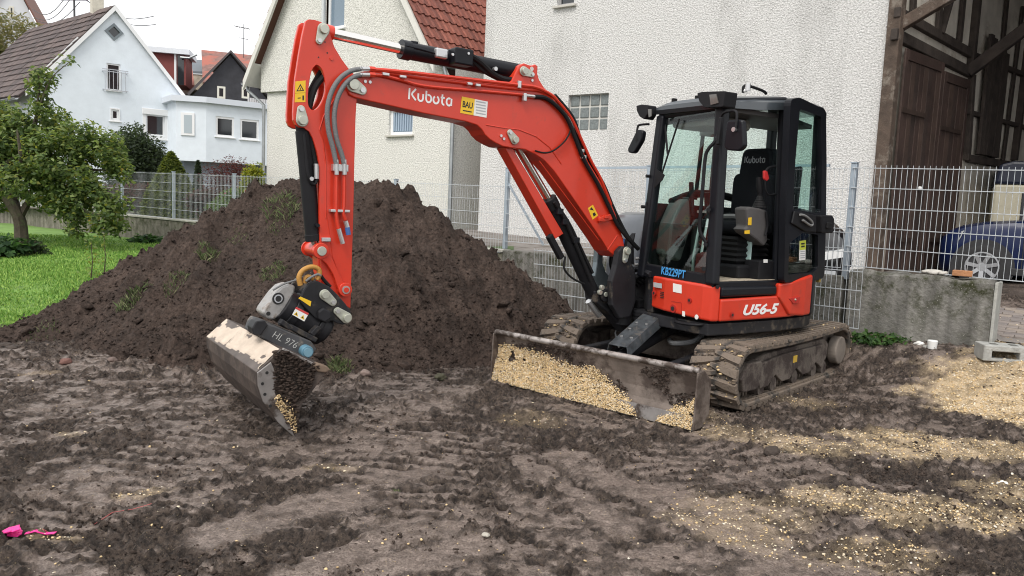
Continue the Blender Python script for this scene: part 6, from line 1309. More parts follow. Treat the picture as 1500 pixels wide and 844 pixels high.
# ---- boom swing bracket
ear = PV([(900, 388), (903, 368), (910, 360.5), (919.5, 362.3), (924.3, 371), (922.5, 385), (927, 394), (929, 404), (929, 440), (921, 464), (906, 467), (894, 447), (893, 412), (897, 399)], .075)
sb = MB().prism(ear, .036, .10).build('swing_bracket', castd, EX, bevel=.012)
e2_ = PV([(872, 359), (876.5, 357), (879.5, 368), (879, 385), (884, 399), (893, 408), (905, 414), (905, 440), (893, 447), (880, 436), (872, 420), (867, 404), (870, 384)], -.24)
MB().prism(e2_, -.262, -.198).build('bracket_ear', mat('bright_edge', (.20, .24, .26), .3, .6, var=.2), sb, bevel=.012)
z0b, z1b = pv(905, 445, 0)[1], pv(900, 412, 0)[1]
MB().prism([(.92, z0b-.06), (1.22, z0b), (1.24, z1b-.06), (1.13, z1b-.09), (1.0, z1b-.02), (.92, z1b)], -.197, .0355).build('bracket_web', castd, sb, bevel=.012)
pin(sb, (917, 368), 8, (914.5, 381), 5.5, .102); MB().box((1.02, -.17, pv(888, 388, -.1)[1]-.02), (1.06, .02, pv(888, 388, -.1)[1]+.02)).build('hose_clamp_bar', galvd, sb, bevel=.003)
for k in range(6):
    v = -.16+k*.032; MB().tube(smooth_path([(1.03, v, 1.28), (1.07, v, 1.08), (1.03, v, .95)], 4), .011, 6).build('hose', mat('blue_cap', (.05, .13, .36), .5) if k == 4 else rubber, sb)
MB().cyl((P3(867, 430, -.17)[0], -.17, P3(867, 430, -.17)[2]), (P3(867, 430, -.17)[0], .02, P3(867, 430, -.17)[2]), .05, 20).build('cylinder_pivot', castd, sb, smooth=True, bevel=.004)
for x, y in ((880, 421), (877, 428), (885, 431)): a = P3(x, y, .0); MB().cyl(a, (a[0], a[1]+.03, a[2]), .022, 12).build('grease_fitting', zincp, sb, bevel=.004)
MB().prism([(.95, z0b-.28), (1.15, z0b-.10), (1.34, z0b+.02), (1.36, z0b+.12), (1.22, z0b+.10), (.95, z0b+.04)], -.15, -.01).build('bracket_nose', castd, sb, bevel=.01); MB().cyl((.99, VC+.06, .52), (.99, VC+.06, 1.02), .075, 24).build('swing_pin', castd, sb, smooth=True, bevel=.005)
MB().tube([P3(862, 441, VC), P3(872, 455, VC), P3(878, 462, VC)], .03, 8).build('pin_guard', galvd, sb)
# ---- upper body
def rounded(poly, r, n=4):
    res = []; N_ = len(poly)
    for i in range(N_):
        p0, p, p1 = (np.array(poly[k % N_], float) for k in (i-1, i, i+1)); a, c = p0-p, p1-p; la, lc = np.linalg.norm(a), np.linalg.norm(c); q = min(r, la*.45, lc*.45); A_ = p+a/la*q; C_ = p+c/lc*q
        for k in range(n+1): t = k/n; res.append(tuple((1-t)**2*A_+2*t*(1-t)*p+t*t*C_))
    return res
deck = [(.93, -.30), (.95, .28), (.93, .90), (.60, .93), (.1, .93), (-.3, .88), (-.55, .78), (-.76, .58), (-.90, .33), (-.95, 0), (-.88, -.38), (-.70, -.65), (-.4, -.86), (.3, -.90), (.62, -.84), (.70, -.5)]
base = MB().prism(deck, .56, .66, plane='xy').build('swing_frame', castd, EX, bevel=.01)
MB().cyl((0, 0, .44), (0, 0, .565), .42, 40).build('swing_bearing', castd, EX, smooth=True)
inner = [(.70, -.28), (.80, .30), (.84, .86), (.1, .88), (-.3, .82), (-.53, .73), (-.72, .54), (-.84, .3), (-.88, 0), (-.82, -.36), (-.66, -.6), (-.38, -.8), (.3, -.84), (.56, -.78), (.62, -.5)]
MB().prism(inner, .661, .95, plane='xy').build('body_core', blk_m, EX)
# red skirts (panel outlines in plan, then height profile)
def skirt(name, outer, z0, z1, th=.05, parent=EX, mt=red, bev=.018, top_in=.0):
    n = len(outer); inn = []
    for i in range(n):
        a, c = np.array(outer[max(i-1, 0)]), np.array(outer[min(i+1, n-1)]); d = c-a; d = d/np.linalg.norm(d); inn.append((outer[i][0]+d[1]*th*-1, outer[i][1]+d[0]*th))
    z0 = z0 if isinstance(z0, (list, tuple)) else [z0]*n; z1 = z1 if isinstance(z1, (list, tuple)) else [z1]*n
    rings = [[(o_[0], o_[1], a), (o_[0], o_[1], b_), (i_[0], i_[1], b_), (i_[0], i_[1], a)] for o_, i_, a, b_ in zip(outer, inn, z0, z1)]
    return MB().loft(rings).build(name, mt, parent, bevel=bev, bseg=3)
fp = skirt('front_skirt', [(.955, .27), (.985, .45), (.985, .70), (.975, .86), (.945, .935), (.88, .962)], [.715, .705, .695, .688, .683, .683], [.985, .982, .977, .973, .968, .968], th=.05)
sp = skirt('side_skirt', [(.872, .965), (.60, .972), (.30, .972), (.16, .97), (.02, .962), (-.10, .95)], .683, [.862, .866, .872, .874, .80, .715], th=.05)
rp_ = skirt('rear_skirt', [(.19, .985), (.02, .985), (-.22, .945), (-.36, .905), (-.40, .88)], [.86, .70, .68, .68, .69], [.975, .99, 1.02, 1.035, 1.03], th=.06)
MB().prism([(.86, .875), (.87, .965), (.2, .975), (.2, .875)], .878, .958, plane='xy').build('door_step', blk, EX, bevel=.02, bseg=3)
cwp = [(-.41, .885), (-.56, .80), (-.66, .71)]
skirt('rear_corner', cwp, .66, 1.04, th=.10, mt=blk, bev=.02)
cwa = [(-.665, .705)]+[(-.97*math.cos(t), .97*math.sin(t)) for t in np.linspace(.72, -.72, 16)]
skirt('counterweight', cwa, .60, 1.25, th=.22, mt=blk, bev=.03)
def on_front(x, y, u=.987): a = pu(x, y, u); return (u, a[0], a[1])
for x, y in ((958, 429.5), (1010, 440)): a = on_front(x, y); MB().cyl((a[0]-.004, a[1], a[2]), (a[0]+.004, a[1], a[2]), .022, 16).build('lock_ring', mat('kub_red_d', (.40, .02, .014), .4), fp); MB().cyl((a[0]+.004, a[1], a[2]), (a[0]+.007, a[1], a[2]), .011, 12).build('lock_core', inkm, fp)
a = on_front(986, 452); MB().cyl((a[0]-.004, a[1], a[2]), (a[0]+.004, a[1], a[2]), .034, 20).build('filler_ring', MATS['kub_red_d'], fp); MB().cyl((a[0]+.004, a[1], a[2]), (a[0]+.008, a[1], a[2]), .018, 14).build('filler_lock', inkm, fp)
def fdec(name, q4, mt, u=.9865, parent=fp): pts = [pu(x, y, u) for x, y in q4]; return MB().prism(pts, u, u+.002, plane='yz').build(name, mt, parent)
fdec('white_sticker', [(986, 415), (998.5, 417.5), (998.5, 430), (986, 427.5)], whi); fdec('grey_sticker', [(957.5, 413.5), (969.5, 415.5), (969.5, 422.5), (957.5, 420.5)], gry); fdec('small_sticker', [(999.5, 455.5), (1003.5, 456.5), (1003.5, 464), (999.5, 463)], whi); 
for k in range(4): fdec('louver', [(967, 427+k*2.6), (972.5, 428+k*2.6), (972.5, 429.2+k*2.6), (967, 428.2+k*2.6)], inkm)
a = on_front(1020.5, 464.5); MB().cyl((a[0], a[1], a[2]), (a[0]+.002, a[1], a[2]), .020, 14).build('round_sticker', whi, fp)
for pts in (((983, 441), (998, 443.5)), ((998, 443.5), (998.5, 458))): MB().bar(on_front(*pts[0]), on_front(*pts[1]), .004, .003).build('flap_edge', MATS['kub_red_d'], fp)
text_on(sp, 'model_lettering', 'U56-5', P3(1088.5, 461.5, .977), P3(1140, 458.5, .974), .115, mat('decal_white', (.80, .80, .79), .45), (0, 1, 0), shear=.30, off=.004)
a = P3(1072.5, 461.5, .975); MB().cyl(a, (a[0], a[1]+.003, a[2]), .022, 16).build('lock_ring', MATS['kub_red_d'], sp); MB().cyl((a[0], a[1]+.003, a[2]), (a[0], a[1]+.006, a[2]), .011, 12).build('lock_core', inkm, sp)
MB().prism(PV([(1153, 437), (1170, 434), (1168, 444), (1160, 445)], .972), .950, .990).build('latch_recess', MATS['kub_red_d'], rp_, bevel=.004); a = P3(1165, 439, .99); MB().sphere(a, .010, 8).build('latch', zincp, rp_)
# right hand bonnet
bon = mat('bonnet_grey', (.075, .085, .10), .3, coat=.6, var=.08)
rb_ = [(.70, -.14), (.74, -.40), (.66, -.72), (.40, -.90), (-.4, -.88), (-.7, -.66), (-.86, -.36), (-.7, -.02), (-.3, .02), (.45, -.02)]
def ring_at(z, k, cx=-.05, cy=-.42): return [(cx+(x-cx)*k, cy+(y-cy)*k, z) for x, y in rounded(rb_, .12, 3)]
MB().loft([ring_at(.70, 1.0), ring_at(1.24, .99), ring_at(1.40, .95), ring_at(1.48, .88), ring_at(1.515, .76)]).build('bonnet', bon, EX, smooth=True)
MB().loft([[(.74+.03, -.26, 1.05), (.74+.03, -.5, 1.05), (.70, -.5, 1.32), (.70, -.26, 1.32)], [(.60, -.2, 1.0), (.60, -.56, 1.0), (.56, -.56, 1.36), (.56, -.2, 1.36)]]).build('bonnet_grille', blk_m, EX)
# ---- cab
FLb, FLt = Vector((.945, .935, .97)), Vector((.885, .865, 2.40)); FRb, FRt = Vector((.945, .085, .985)), Vector((.885, .150, 2.375))
BLb, BLt = Vector((.125, .935, .97)), Vector((.175, .905, 2.47)); RLb, RLt = Vector((-.71, .65, .97)), Vector((-.65, .64, 2.50)); RRb, RRt = Vector((-.68, .10, .97)), Vector((-.62, .15, 2.48))
def post(a, b_, w_, d, parent): m_ = MB(); m_.bar(a, b_, w_, d, up=(1, 0, 0)); return m_.build('pillar', blk, parent, bevel=.022, bseg=3)
cab = MB().bar(FLb-Vector((.02, .03, 0)), FLt-Vector((.02, .03, .03)), .10, .085, up=(1, 0, 0)).build('cab', blk, EX, bevel=.022, bseg=3)
post(FRb+Vector((-.02, .03, -.03)), FRt+Vector((-.02, .03, -.03)), .085, .085, cab); post(BLb-Vector((0, .03, 0)), BLt-Vector((0, .03, .03)), .055, .10, cab); post(RLb, RLt, .09, .09, cab); post(RRb, RRt, .08, .08, cab)
# front lower panel and frame around the windscreen
def quad_panel(a, b_, c, d, th, nrm): n = Vector(nrm).normalized()*th; a, b_, c, d = (Vector(q) for q in (a, b_, c, d)); return MB().loft([[a, b_, c, d], [a+n, b_+n, c+n, d+n]])
def lerp(a, b_, t): return Vector(a)*(1-t)+Vector(b_)*t
zt = (1.065-.97)/(2.40-.97)
quad_panel(FRb+Vector((0, -.01, -.02)), FLb+Vector((0, -.0, -.02)), lerp(FLb, FLt, .052), lerp(FRb, FRt, .066), .04, (-1, 0, 0)).build('front_panel', blk, cab, bevel=.008)
text_on(cab, 'fleet_number', 'KB229PT', (.952, pu(968.5, 401, .952)[0], pu(968.5, 401.5, .952)[1]), (.952, pu(1003.5, 407, .952)[0], pu(1003.5, 408, .952)[1]), .092, mat('blue_paint_marker', (.06, .33, .72), .5), (1, 0, 0), off=.0015)
quad_panel(lerp(FRb, FRt, .97), lerp(FLb, FLt, .965), FLt+Vector((-.01, 0, .03)), FRt+Vector((-.01, 0, .03)), .06, (-1, 0, 0)).build('front_header', blk, cab, bevel=.012)
MB().bar(lerp(FRb, FRt, .94)+Vector((-.05, .05, 0)), lerp(FLb, FLt, .94)+Vector((-.05, -.05, 0)), .05, .045).build('wind_up_rail', blk_m, cab, bevel=.01)
wa, wb_, wc_, wd_ = lerp(FRb, FRt, .06)+Vector((-.02, .06, 0)), lerp(FLb, FLt, .05)+Vector((-.02, -.07, 0)), lerp(FLb, FLt, .97)+Vector((-.02, -.07, 0)), lerp(FRb, FRt, .97)+Vector((-.02, .06, 0))
quad_panel(lerp(wa, wd_, .30), lerp(wb_, wc_, .295), wc_, wd_, .006, (-1, 0, 0)).build('windscreen', cab_g, cab); quad_panel(wa, wb_, lerp(wb_, wc_, .29), lerp(wa, wd_, .295), .006, (-1, 0, 0)).build('lower_windscreen', cab_gd, cab)
gas = MB()
P_ = [wa, wb_, wc_, wd_]
for i in range(4): gas.tube([P_[i], P_[(i+1) % 4]], .014, 6)
gas.build('windscreen_seal', rubber, cab)
for P0, da, db in ((wa, wb_-wa, wd_-wa), (wb_, wa-wb_, wc_-wb_)):      # rounded lower corners of the seal
    da, db = da.normalized(), db.normalized(); r_ = .07; pts = [P0+da*r_*(1-math.sin(t))+db*r_*(1-math.cos(t)) for t in np.linspace(0, math.pi/2, 6)]; MB().loft([[P0+Vector((s_, 0, 0))]+[p+Vector((s_, 0, 0)) for p in pts] for s_ in (.012, -.004)]).build('seal_corner', rubber, cab)
# sills, headers
MB().bar(FLb+Vector((-.05, -.03, .0)), BLb+Vector((0, -.03, .0)), .08, .06).build('door_sill', blk, cab, bevel=.01); MB().bar(FLt+Vector((-.02, -.04, .0)), BLt+Vector((0, -.03, .01)), .07, .07).build('door_header', blk, cab, bevel=.015); MB().bar(BLt+Vector((0, -.03, 0)), RLt, .07, .07).build('side_header', blk, cab, bevel=.015); MB().bar(RLt, RRt, .07, .07).build('rear_header', blk, cab, bevel=.015); MB().bar(FRt+Vector((0, .03, -.02)), RRt, .07, .07).build('right_header', blk, cab, bevel=.015)
quad_panel(BLb+Vector((0, -.03, 0)), RLb, RLb+Vector((0, 0, .55)), BLb+Vector((0, -.03, .55)), .02, (0, -1, 0)).build('side_panel', blk_m, cab); quad_panel(RLb, RRb, RRb+Vector((0, 0, .55)), RLb+Vector((0, 0, .55)), .02, (1, 0, 0)).build('rear_panel', blk_m, cab); quad_panel(FRb+Vector((0, .03, 0)), RRb, RRb+Vector((0, 0, .62)), FRb+Vector((0, .03, .62)), .02, (0, 1, 0)).build('right_panel', blk_m, cab)
quad_panel(RLb+Vector((0, 0, .56)), RRb+Vector((0, 0, .56)), RRt, RLt, .006, (1, 0, 0)).build('rear_window', cab_g, cab); quad_panel(FRb+Vector((0, .03, .62)), RRb+Vector((0, 0, .62)), RRt, FRt+Vector((0, .03, 0)), .006, (0, 1, 0)).build('right_window', cab_g, cab); quad_panel(BLb+Vector((-.03, -.03, .56)), RLb+Vector((0, 0, .56)), RLt, BLt+Vector((0, -.03, 0)), .006, (0, -1, 0)).build('side_window', cab_g, cab)
MB().bar((.12, .10, 1.0), (.14, .155, 2.42), .05, .05, up=(1, 0, 0)).build('right_pillar', blk, cab, bevel=.01)
# roof: gently crowned shell
def roof_ring(u, v0, v1, ze, zc, th):
    top = [(u, v0+(v1-v0)*t, ze+(zc-ze)*(1-(2*t-1)**4)) for t in np.linspace(0, 1, 13)]; return top+[(p[0], p[1], ze-th) for p in reversed(top)]
MB().loft([roof_ring(.925, .16, .86, 2.405, 2.42, .02), roof_ring(.90, .13, .89, 2.40, 2.45, .045), roof_ring(.55, .12, .93, 2.43, 2.50, .06), roof_ring(.15, .12, .945, 2.47, 2.545, .06), roof_ring(-.25, .12, .82, 2.495, 2.575, .06), roof_ring(-.66, .12, .67, 2.515, 2.585, .06), roof_ring(-.70, .16, .63, 2.52, 2.56, .03)]).build('roof', mat('roof_grey', (.055, .065, .075), .32, coat=.5), cab, smooth=True)
MB().prism([(.86, .20), (.86, .84), (.12, .87), (-.6, .6), (-.6, .2)], 2.34, 2.375, plane='xy').build('headliner', grey_int, cab)
MB().prism([(.80, .22), (.80, .62), (.25, .62), (.25, .22)], 2.24, 2.338, plane='xy').build('ceiling_console', mat('lining', (.30, .29, .27), .8), cab, bevel=.03); MB().cyl((.30, .30, 2.22), (.30, .30, 2.25), .16, 24).build('ceiling_speaker', mat('lining2', (.34, .34, .33), .7), cab)
MB().cyl((.70, .93, 2.50), (.70, .93, 2.555), .02, 10).build('roof_bolt', galvd, cab); MB().tube(smooth_path([(.60, .8, 2.51), (.58, .8, 2.57), (.40, .82, 2.55), (.34, .82, 2.53)], 4), .012, 8).build('roof_eye', rubber, cab); MB().sphere((.62, .84, 2.52), .015, 8).build('roof_knob', whi, cab)
for v in (.32, .58): MB().box((.86, v-.014, 2.43), (.90, v+.014, 2.475)).build('roof_stop', rubber, cab)
# floor, seat, controls
MB().prism([(.90, .12), (.90, .92), (.1, .92), (-.6, .6), (-.6, .12)], .96, 1.004, plane='xy').build('floor', mat('muddy_floor', (.40, .34, .26), .9, var=.25, vscale=9, dirt=(.12, .10, .08), dscale=8, damt=.3), cab)
seat = MB().prism(rounded([(.47, 1.40), (.47, 1.47), (.10, 1.50), (.00, 1.44), (.00, 1.37), (.40, 1.36)], .03), .27, .74).build('seat', seat_m, cab, bevel=.03, bseg=3)
MB().loft([[(.06+d*.0, v, z) for v, z in rounded([(.28+k, 1.42), (.73-k, 1.42), (.71-k, 1.90), (.30+k, 1.90)], .08)] if False else [(x, v, z) for v, z in rounded([(.28+k, 1.40), (.73-k, 1.40), (.72-k, 1.90), (.29+k, 1.90)], .08)] for x, k, d in ((.08, .03, 0), (.04, .0, 0), (-.08, .0, 0), (-.12, .05, 0))]).build('backrest', seat_m, seat, smooth=True)
hr = MB().loft([[(x, v, z) for v, z in rounded([(.32+k, 1.86), (.70-k, 1.86), (.67-k, 2.12-k), (.35+k, 2.12-k)], .06)] for x, k in ((.035, .02), (.01, .0), (-.09, .0), (-.115, .03))]).build('headrest', seat_m, seat, smooth=True)
strokes(hr, 'seat_lettering', KUB, (.040, .40, 1.995), (.040, .62, 1.995), .055, mat('seat_stitch', (.30, .31, .33), .7), (1, 0, 0))
for k in range(5): MB().loft([[(x*q_, v*1, z) for x, v, z in ((.06, .32, 0), (.06, .70, 0), (.42, .70, 0), (.42, .32, 0))] if False else [(.05-e, .31-e, z), (.05-e, .71+e, z), (.43+e, .71+e, z), (.43+e, .31-e, z)] for z, e, q_ in ((1.12+k*.046, .0, 1), (1.143+k*.046, .018, 1), (1.166+k*.046, .0, 1))]).build('suspension_bellows', rubber, seat)
MB().box((-.02, .25, 1.0), (.50, .80, 1.115)).build('seat_base', blk_m, cab, bevel=.02); MB().box((.06, .74, 1.0), (.36, .90, 1.16)).build('base_box', blk_m, cab, bevel=.01); MB().prism(PV([(1118, 380), (1124, 380), (1124, 385), (1118, 385)], .90), .902, .904).build('small_sticker', whi, cab)
MB().tube(smooth_path([(.30, .30, 1.50), (.26, .50, 1.52), (.22, .70, 1.49)], 4), .022, 6).build('seat_belt', mat('belt_grey', (.2, .2, .2), .8), seat); MB().box((.20, .68, 1.45), (.28, .76, 1.52)).build('belt_buckle', mat('buckle_red', (.75, .10, .04), .5), seat, bevel=.008)
cl = MB().prism(PV([(1092, 305), (1099, 303), (1121, 307), (1124, 330), (1123, 354), (1118, 361), (1108, 352), (1094, 342), (1089, 336), (1094, 332)], .84), .72, .85).build('left_console', grey_int, cab, bevel=.015)
decal(cl, 'yellow_label', [(1096, 319), (1101, 318.5), (1100.5, 330), (1095.5, 330)], .852, yel); decal(cl, 'yellow_label', [(1090.5, 338), (1098, 337), (1098, 342.5), (1090.5, 343)], .852, yel)
def boot(v, x, y, parent): a = P3(x, y, v); m_ = MB(); [m_.cyl((a[0], v, a[2]+k*.02), (a[0], v, a[2]+k*.02+.018), .062-.008*k, 16, .050-.008*k) for k in range(6)]; j = m_.build('joystick_boot', rubber, parent); MB().tube([(a[0], v, a[2]+.11), (a[0]+.01, v, a[2]+.17), (a[0]+.02, v-.01, a[2]+.25)], [.02, .03, .024], 10).build('joystick', blk_m, parent, smooth=True)
boot(.80, 1112, 304, cl); MB().prism(PV([(1118, 250), (1123, 250), (1126, 262), (1122, 266), (1118, 262)], .88), .87, .89).build('lock_lever_grip', mat('lever_red', (.55, .03, .03), .5), cl, bevel=.008); pipe(cl, [(1121, 252), (1126, 246), (1136, 244)], .88, .010, blk_m, 'lock_lever'); pipe(cl, [(1121, 262), (1122, 280), (1128, 286), (1136, 284)], .88, .008, blk_m, 'lock_lever'); pipe(cl, [(1122, 310), (1124, 330), (1121, 345)], .87, .010, blk_m, 'cable')
MB().loft([[(.05, .86, 1.60), (-.1, .86, 1.55), (-.1, .90, 1.55), (.05, .90, 1.60)], [(.02, .86, 1.95), (-.12, .86, 1.97), (-.12, .90, 1.97), (.02, .90, 1.95)]]).build('side_cushion', seat_m, cab, bevel=.03)
MB().box((-.1, .16, 1.0), (.42, .27, 1.48)).build('right_console', grey_int, cab, bevel=.03); boot(.22, 1050, 305, cab) if False else None; a = (.28, .22, 1.48); MB().tube([(.28, .22, 1.46), (.29, .22, 1.58), (.31, .23, 1.72)], [.05, .022, .028], 10).build('joystick', blk_m, cab, smooth=True)
dash = MB().prism(rounded([(.66, 1.10), (.82, 1.16), (.80, 1.42), (.70, 1.62), (.60, 1.66), (.56, 1.40)], .04), .14, .30).build('dashboard', grey_int, cab, bevel=.02); MB().prism([(.555, 1.44), (.60, 1.655), (.59, 1.665), (.54, 1.45)], .15, .28).build('monitor', inkm, dash); MB().prism([(.52, 1.50), (.55, 1.50), (.59, 1.80), (.56, 1.80)], .26, .30).build('handle', blk_m, dash, bevel=.01); MB().cyl((.70, .31, 1.28), (.70, .33, 1.28), .05, 18).build('heater_vent', blk_m, dash)
MB().tube(smooth_path([(.70, .18, 1.62), (.40, .16, 1.70), (.0, .16, 1.70), (-.35, .2, 1.62)], 5), .035, 8).build('window_ledge', rubber, cab); MB().tube(smooth_path([(-.74, .62, 1.54), (-.74, .4, 1.58), (-.64, .14, 1.54)], 5), .04, 8).build('window_ledge', rubber, cab)
for v in (.50, .58):
    MB().tube(smooth_path([(.70, v, .98), (.72, v, 1.15), (.66, v, 1.50)], 4), .013, 8).build('travel_lever', galvd, cab, smooth=True); MB().cyl((.66, v, 1.49), (.655, v, 1.56), .022, 10).build('lever_grip', rubber, cab); MB().obox((.74, v, 1.02), (.18, .07, .012), Matrix.Rotation(.35, 3, 'Y')).build('pedal', blk_m, cab)
MB().bar((.66, .46, 1.545), (.66, .62, 1.545), .02, .02).build('lever_bar', galvd, cab); MB().prism([(.74, .98), (.84, .98), (.83, 1.20), (.75, 1.22)], .62, .76).build('red_canister', mat('can_red', (.14, .012, .012), .5), cab, bevel=.02); MB().box((.30, .62, 1.12), (.31, .76, 1.34)).build('leaflet', mat('leaflet_pale', (.55, .75, .72), .6), cab)
MB().tube([(.86, .20, 2.30), (.90, .30, 2.02)], .009, 6).build('wiper_arm', blk_m, cab); MB().prism([(.18, 1.90), (.30, 1.84), (.28, 1.80), (.18, 1.72)], .915, .925, plane='yz').build('wiper_mount', blk_m, cab); MB().tube([(.91, .25, 1.83), (.90, .41, 2.30)], .008, 6).build('wiper_blade', rubber, cab); MB().tube([(.35, .13, 1.65), (.33, .16, 2.36)], .018, 8).build('rail', blk_m, cab)
pipe(cab, [(1031, 213), (1022, 222), (1019, 240), (1017, 300), (1018, 332), (1026, 345), (1033, 357)], .92, .013, blk_m, 'grab_rail', 8) if False else MB().tube(smooth_path([(u_, pu(x, y, u_)[0], pu(x, y, u_)[1]) for x, y, u_ in ((1053, 196, .95), (1046, 209, .97), (1038, 218, .985), (1033, 232, .99), (1029, 280, 1.0), (1025, 330, 1.0), (1027, 343, .99), (1034, 355, .965))], 5), .014, 8).build('grab_rail', blk_m, cab, smooth=True)
# mirrors, lamps
def mirror(name, q, u, thick, arm_pts, rot=0.):
    pts = rounded([pu(x, y, u) for x, y in q], .03, 4); o_ = MB().prism(pts, u, u+thick, plane='yz').build(name, blk, cab, bevel=.012, bseg=3); MB().tube(smooth_path([(uu, pu(x, y, uu)[0], pu(x, y, uu)[1]) for x, y, uu in arm_pts], 5), .010, 8).build('mirror_arm', blk_m, o_, smooth=True); return o_
ml = mirror('mirror', [(1071, 177), (1094, 176), (1096, 215), (1089, 222), (1071, 221), (1066, 216)], .97, .05, ((1057, 183, .95), (1058, 168, .98), (1068, 163, 1.01), (1079, 165, 1.02), (1078, 188, 1.03))); a = pu(1077, 190, 1.022); MB().cyl((1.02, a[0], a[1]), (1.045, a[0], a[1]), .018, 10).build('mirror_joint', galvd, ml)
mr_ = mirror('mirror', [(939, 190), (948, 192), (946, 206), (934, 226), (926, 224), (925, 219)], .93, .05, ((951, 182, .93), (938, 183, .96), (934, 187, .97), (932, 207, .98)))
lt = MB().prism(rounded([pu(x, y, .93) for x, y in ((1030, 138), (1037, 136), (1072, 135), (1068, 158), (1041, 159), (1033, 150))], .012), .86, 1.0, plane='yz').build('work_light', blk_m, cab, bevel=.012); MB().prism([pu(x, y, 1.0) for x, y in ((1040, 139), (1050, 138), (1053, 151), (1042, 154))], 1.0, 1.008, plane='yz').build('lens', mat('led_lens', (.10, .095, .085), .2, coat=1), lt)
lt = MB().prism(rounded([pu(x, y, .93) for x, y in ((939, 156), (947, 154), (956, 155), (956, 168), (951, 176), (944, 172), (940, 164))], .012), .88, .99, plane='yz').build('work_light', blk_m, cab, bevel=.012); MB().prism([pu(x, y, .99) for x, y in ((950, 160), (955, 160), (955, 170), (951, 172))], .99, .997, plane='yz').build('lens', MATS['led_lens'], lt)
for x, y in ((1056, 178), (1055, 192), (1052, 206), (1038, 307), (1033.5, 358), (1031, 394), (1051, 420)): a = P3(x, y, .955) if x > 1045 else (.965, *pu(x, y, .965)); MB().cyl((a[0]-.01, a[1]-.012, a[2]), (a[0]+.012, a[1]+.012, a[2]), .016, 8).build('hinge_bolt', blk_m, cab)
MB().bar(P3(1057, 172, .96), P3(1052, 212, .96), .035, .03, up=(0, 1, 0)).build('mirror_bracket', blk_m, cab, bevel=.006)
for x, y in ((950, 258), (943, 303), (934, 379), (933, 388)): a = (.95, *pu(x, y, .95)); MB().cyl((.93, a[1]-.01, a[2]), (.96, a[1]-.02, a[2]), .014, 8).build('hinge_bolt', blk_m if y < 350 else galvd, cab)
# ---- opened door folded back along the cab side
H0, H1 = np.array([.115, .972]), np.array([-.79, .745]); dvec = (H1-H0)/np.linalg.norm(H1-H0); dn2 = np.array([-dvec[1], dvec[0]]); dn2 = dn2 if dn2[1] > 0 else -dn2
wo = EXO+UFv*H0[0]+ULv*H0[1]; wdir = UFv*dvec[0]+ULv*dvec[1]; wn_ = UFv*dn2[0]+ULv*dn2[1]
def pd(x, y): q = on_plane(x, y, wo, wn_)-wo; return (float(q@wdir), float(q[2]))
def dloc(p): s_, t_, z_ = p; return (H0[0]+dvec[0]*s_+dn2[0]*t_, H0[1]+dvec[1]*s_+dn2[1]*t_, z_)
dout = rounded([pd(x, y) for x, y in ((1143.5, 414), (1146, 300), (1153, 146), (1166, 143), (1205, 161.5), (1206, 240), (1205, 330), (1203, 405), (1195, 410))], .05, 4)
dup_ = rounded([pd(x, y) for x, y in ((1156.5, 306), (1160, 235), (1166.5, 160), (1197.5, 171), (1199, 240), (1198, 311.5), (1190, 312))], .03, 3); dlo = rounded([pd(x, y) for x, y in ((1149.5, 402), (1151.5, 356), (1172, 340), (1193.5, 343.5), (1193, 393), (1186, 399))], .03, 3)
door = MB(xf=dloc); door.prism(dout, -.025, .03, holes=[dup_, dlo]); door = door.build('door', blk, EX, bevel=.010)
for nm, hp, g_ in (('upper_pane', dup_, cab_g), ('lower_pane', dlo, cab_gd)): m_ = MB(xf=dloc); m_.prism(hp, -.004, .004); m_.build(nm, g_, door)
def dprism(name, q, t0_, t1_, mt, bev=.006, parent=door): m_ = MB(xf=dloc); m_.prism([pd(x, y) for x, y in q], t0_, t1_); return m_.build(name, mt, parent, bevel=bev)
dprism('latch_housing', ((1189, 315), (1206, 315), (1209, 320), (1207, 341), (1190, 341)), -.03, .085, blk_m, .012); dprism('latch_knob', ((1196, 325), (1202, 326), (1201, 335), (1195, 334)), .086, .105, rubber, .006); dprism('door_trim', ((1156, 309), (1188, 315), (1188, 340), (1172, 339), (1152, 327)), .031, .05, blk_m, .008)
m_ = MB(xf=dloc); m_.tube(smooth_path([(*(pd(x, y)[:1]), .07, pd(x, y)[1]) for x, y in ((1160, 314), (1168, 316), (1178, 325), (1176, 330), (1164, 322))], 4), .010, 8); m_.build('inner_handle', MATS.get('belt_grey', blk_m), door, smooth=True)
lb = dprism('door_label', ((1170, 353), (1179, 352), (1178.5, 380.5), (1169.5, 381.5)), .006, .008, whi, 0); dprism('label_top', ((1170, 353), (1179, 352), (1178.8, 365.5), (1169.8, 366.5)), .0085, .0095, mat('lime_yellow', (.55, .60, .06), .5), 0, lb)
for k in range(2): dprism('label_mark', ((1172, 356+k*4), (1177, 355.5+k*4), (1177, 358+k*4), (1172, 358.5+k*4)), .0098, .0104, inkm, 0, lb)
for k in range(4): dprism('text_line', ((1171, 368+k*3), (1177.5, 367.4+k*3), (1177.5, 368.7+k*3), (1171, 369.3+k*3)), .0085, .0092, gry, 0, lb)
m_ = MB(xf=dloc); m_.box((.70, .0, .955), (.74, .03, .99)); m_.build('door_stop', mat('brass', (.5, .36, .1), .4, .7), door)
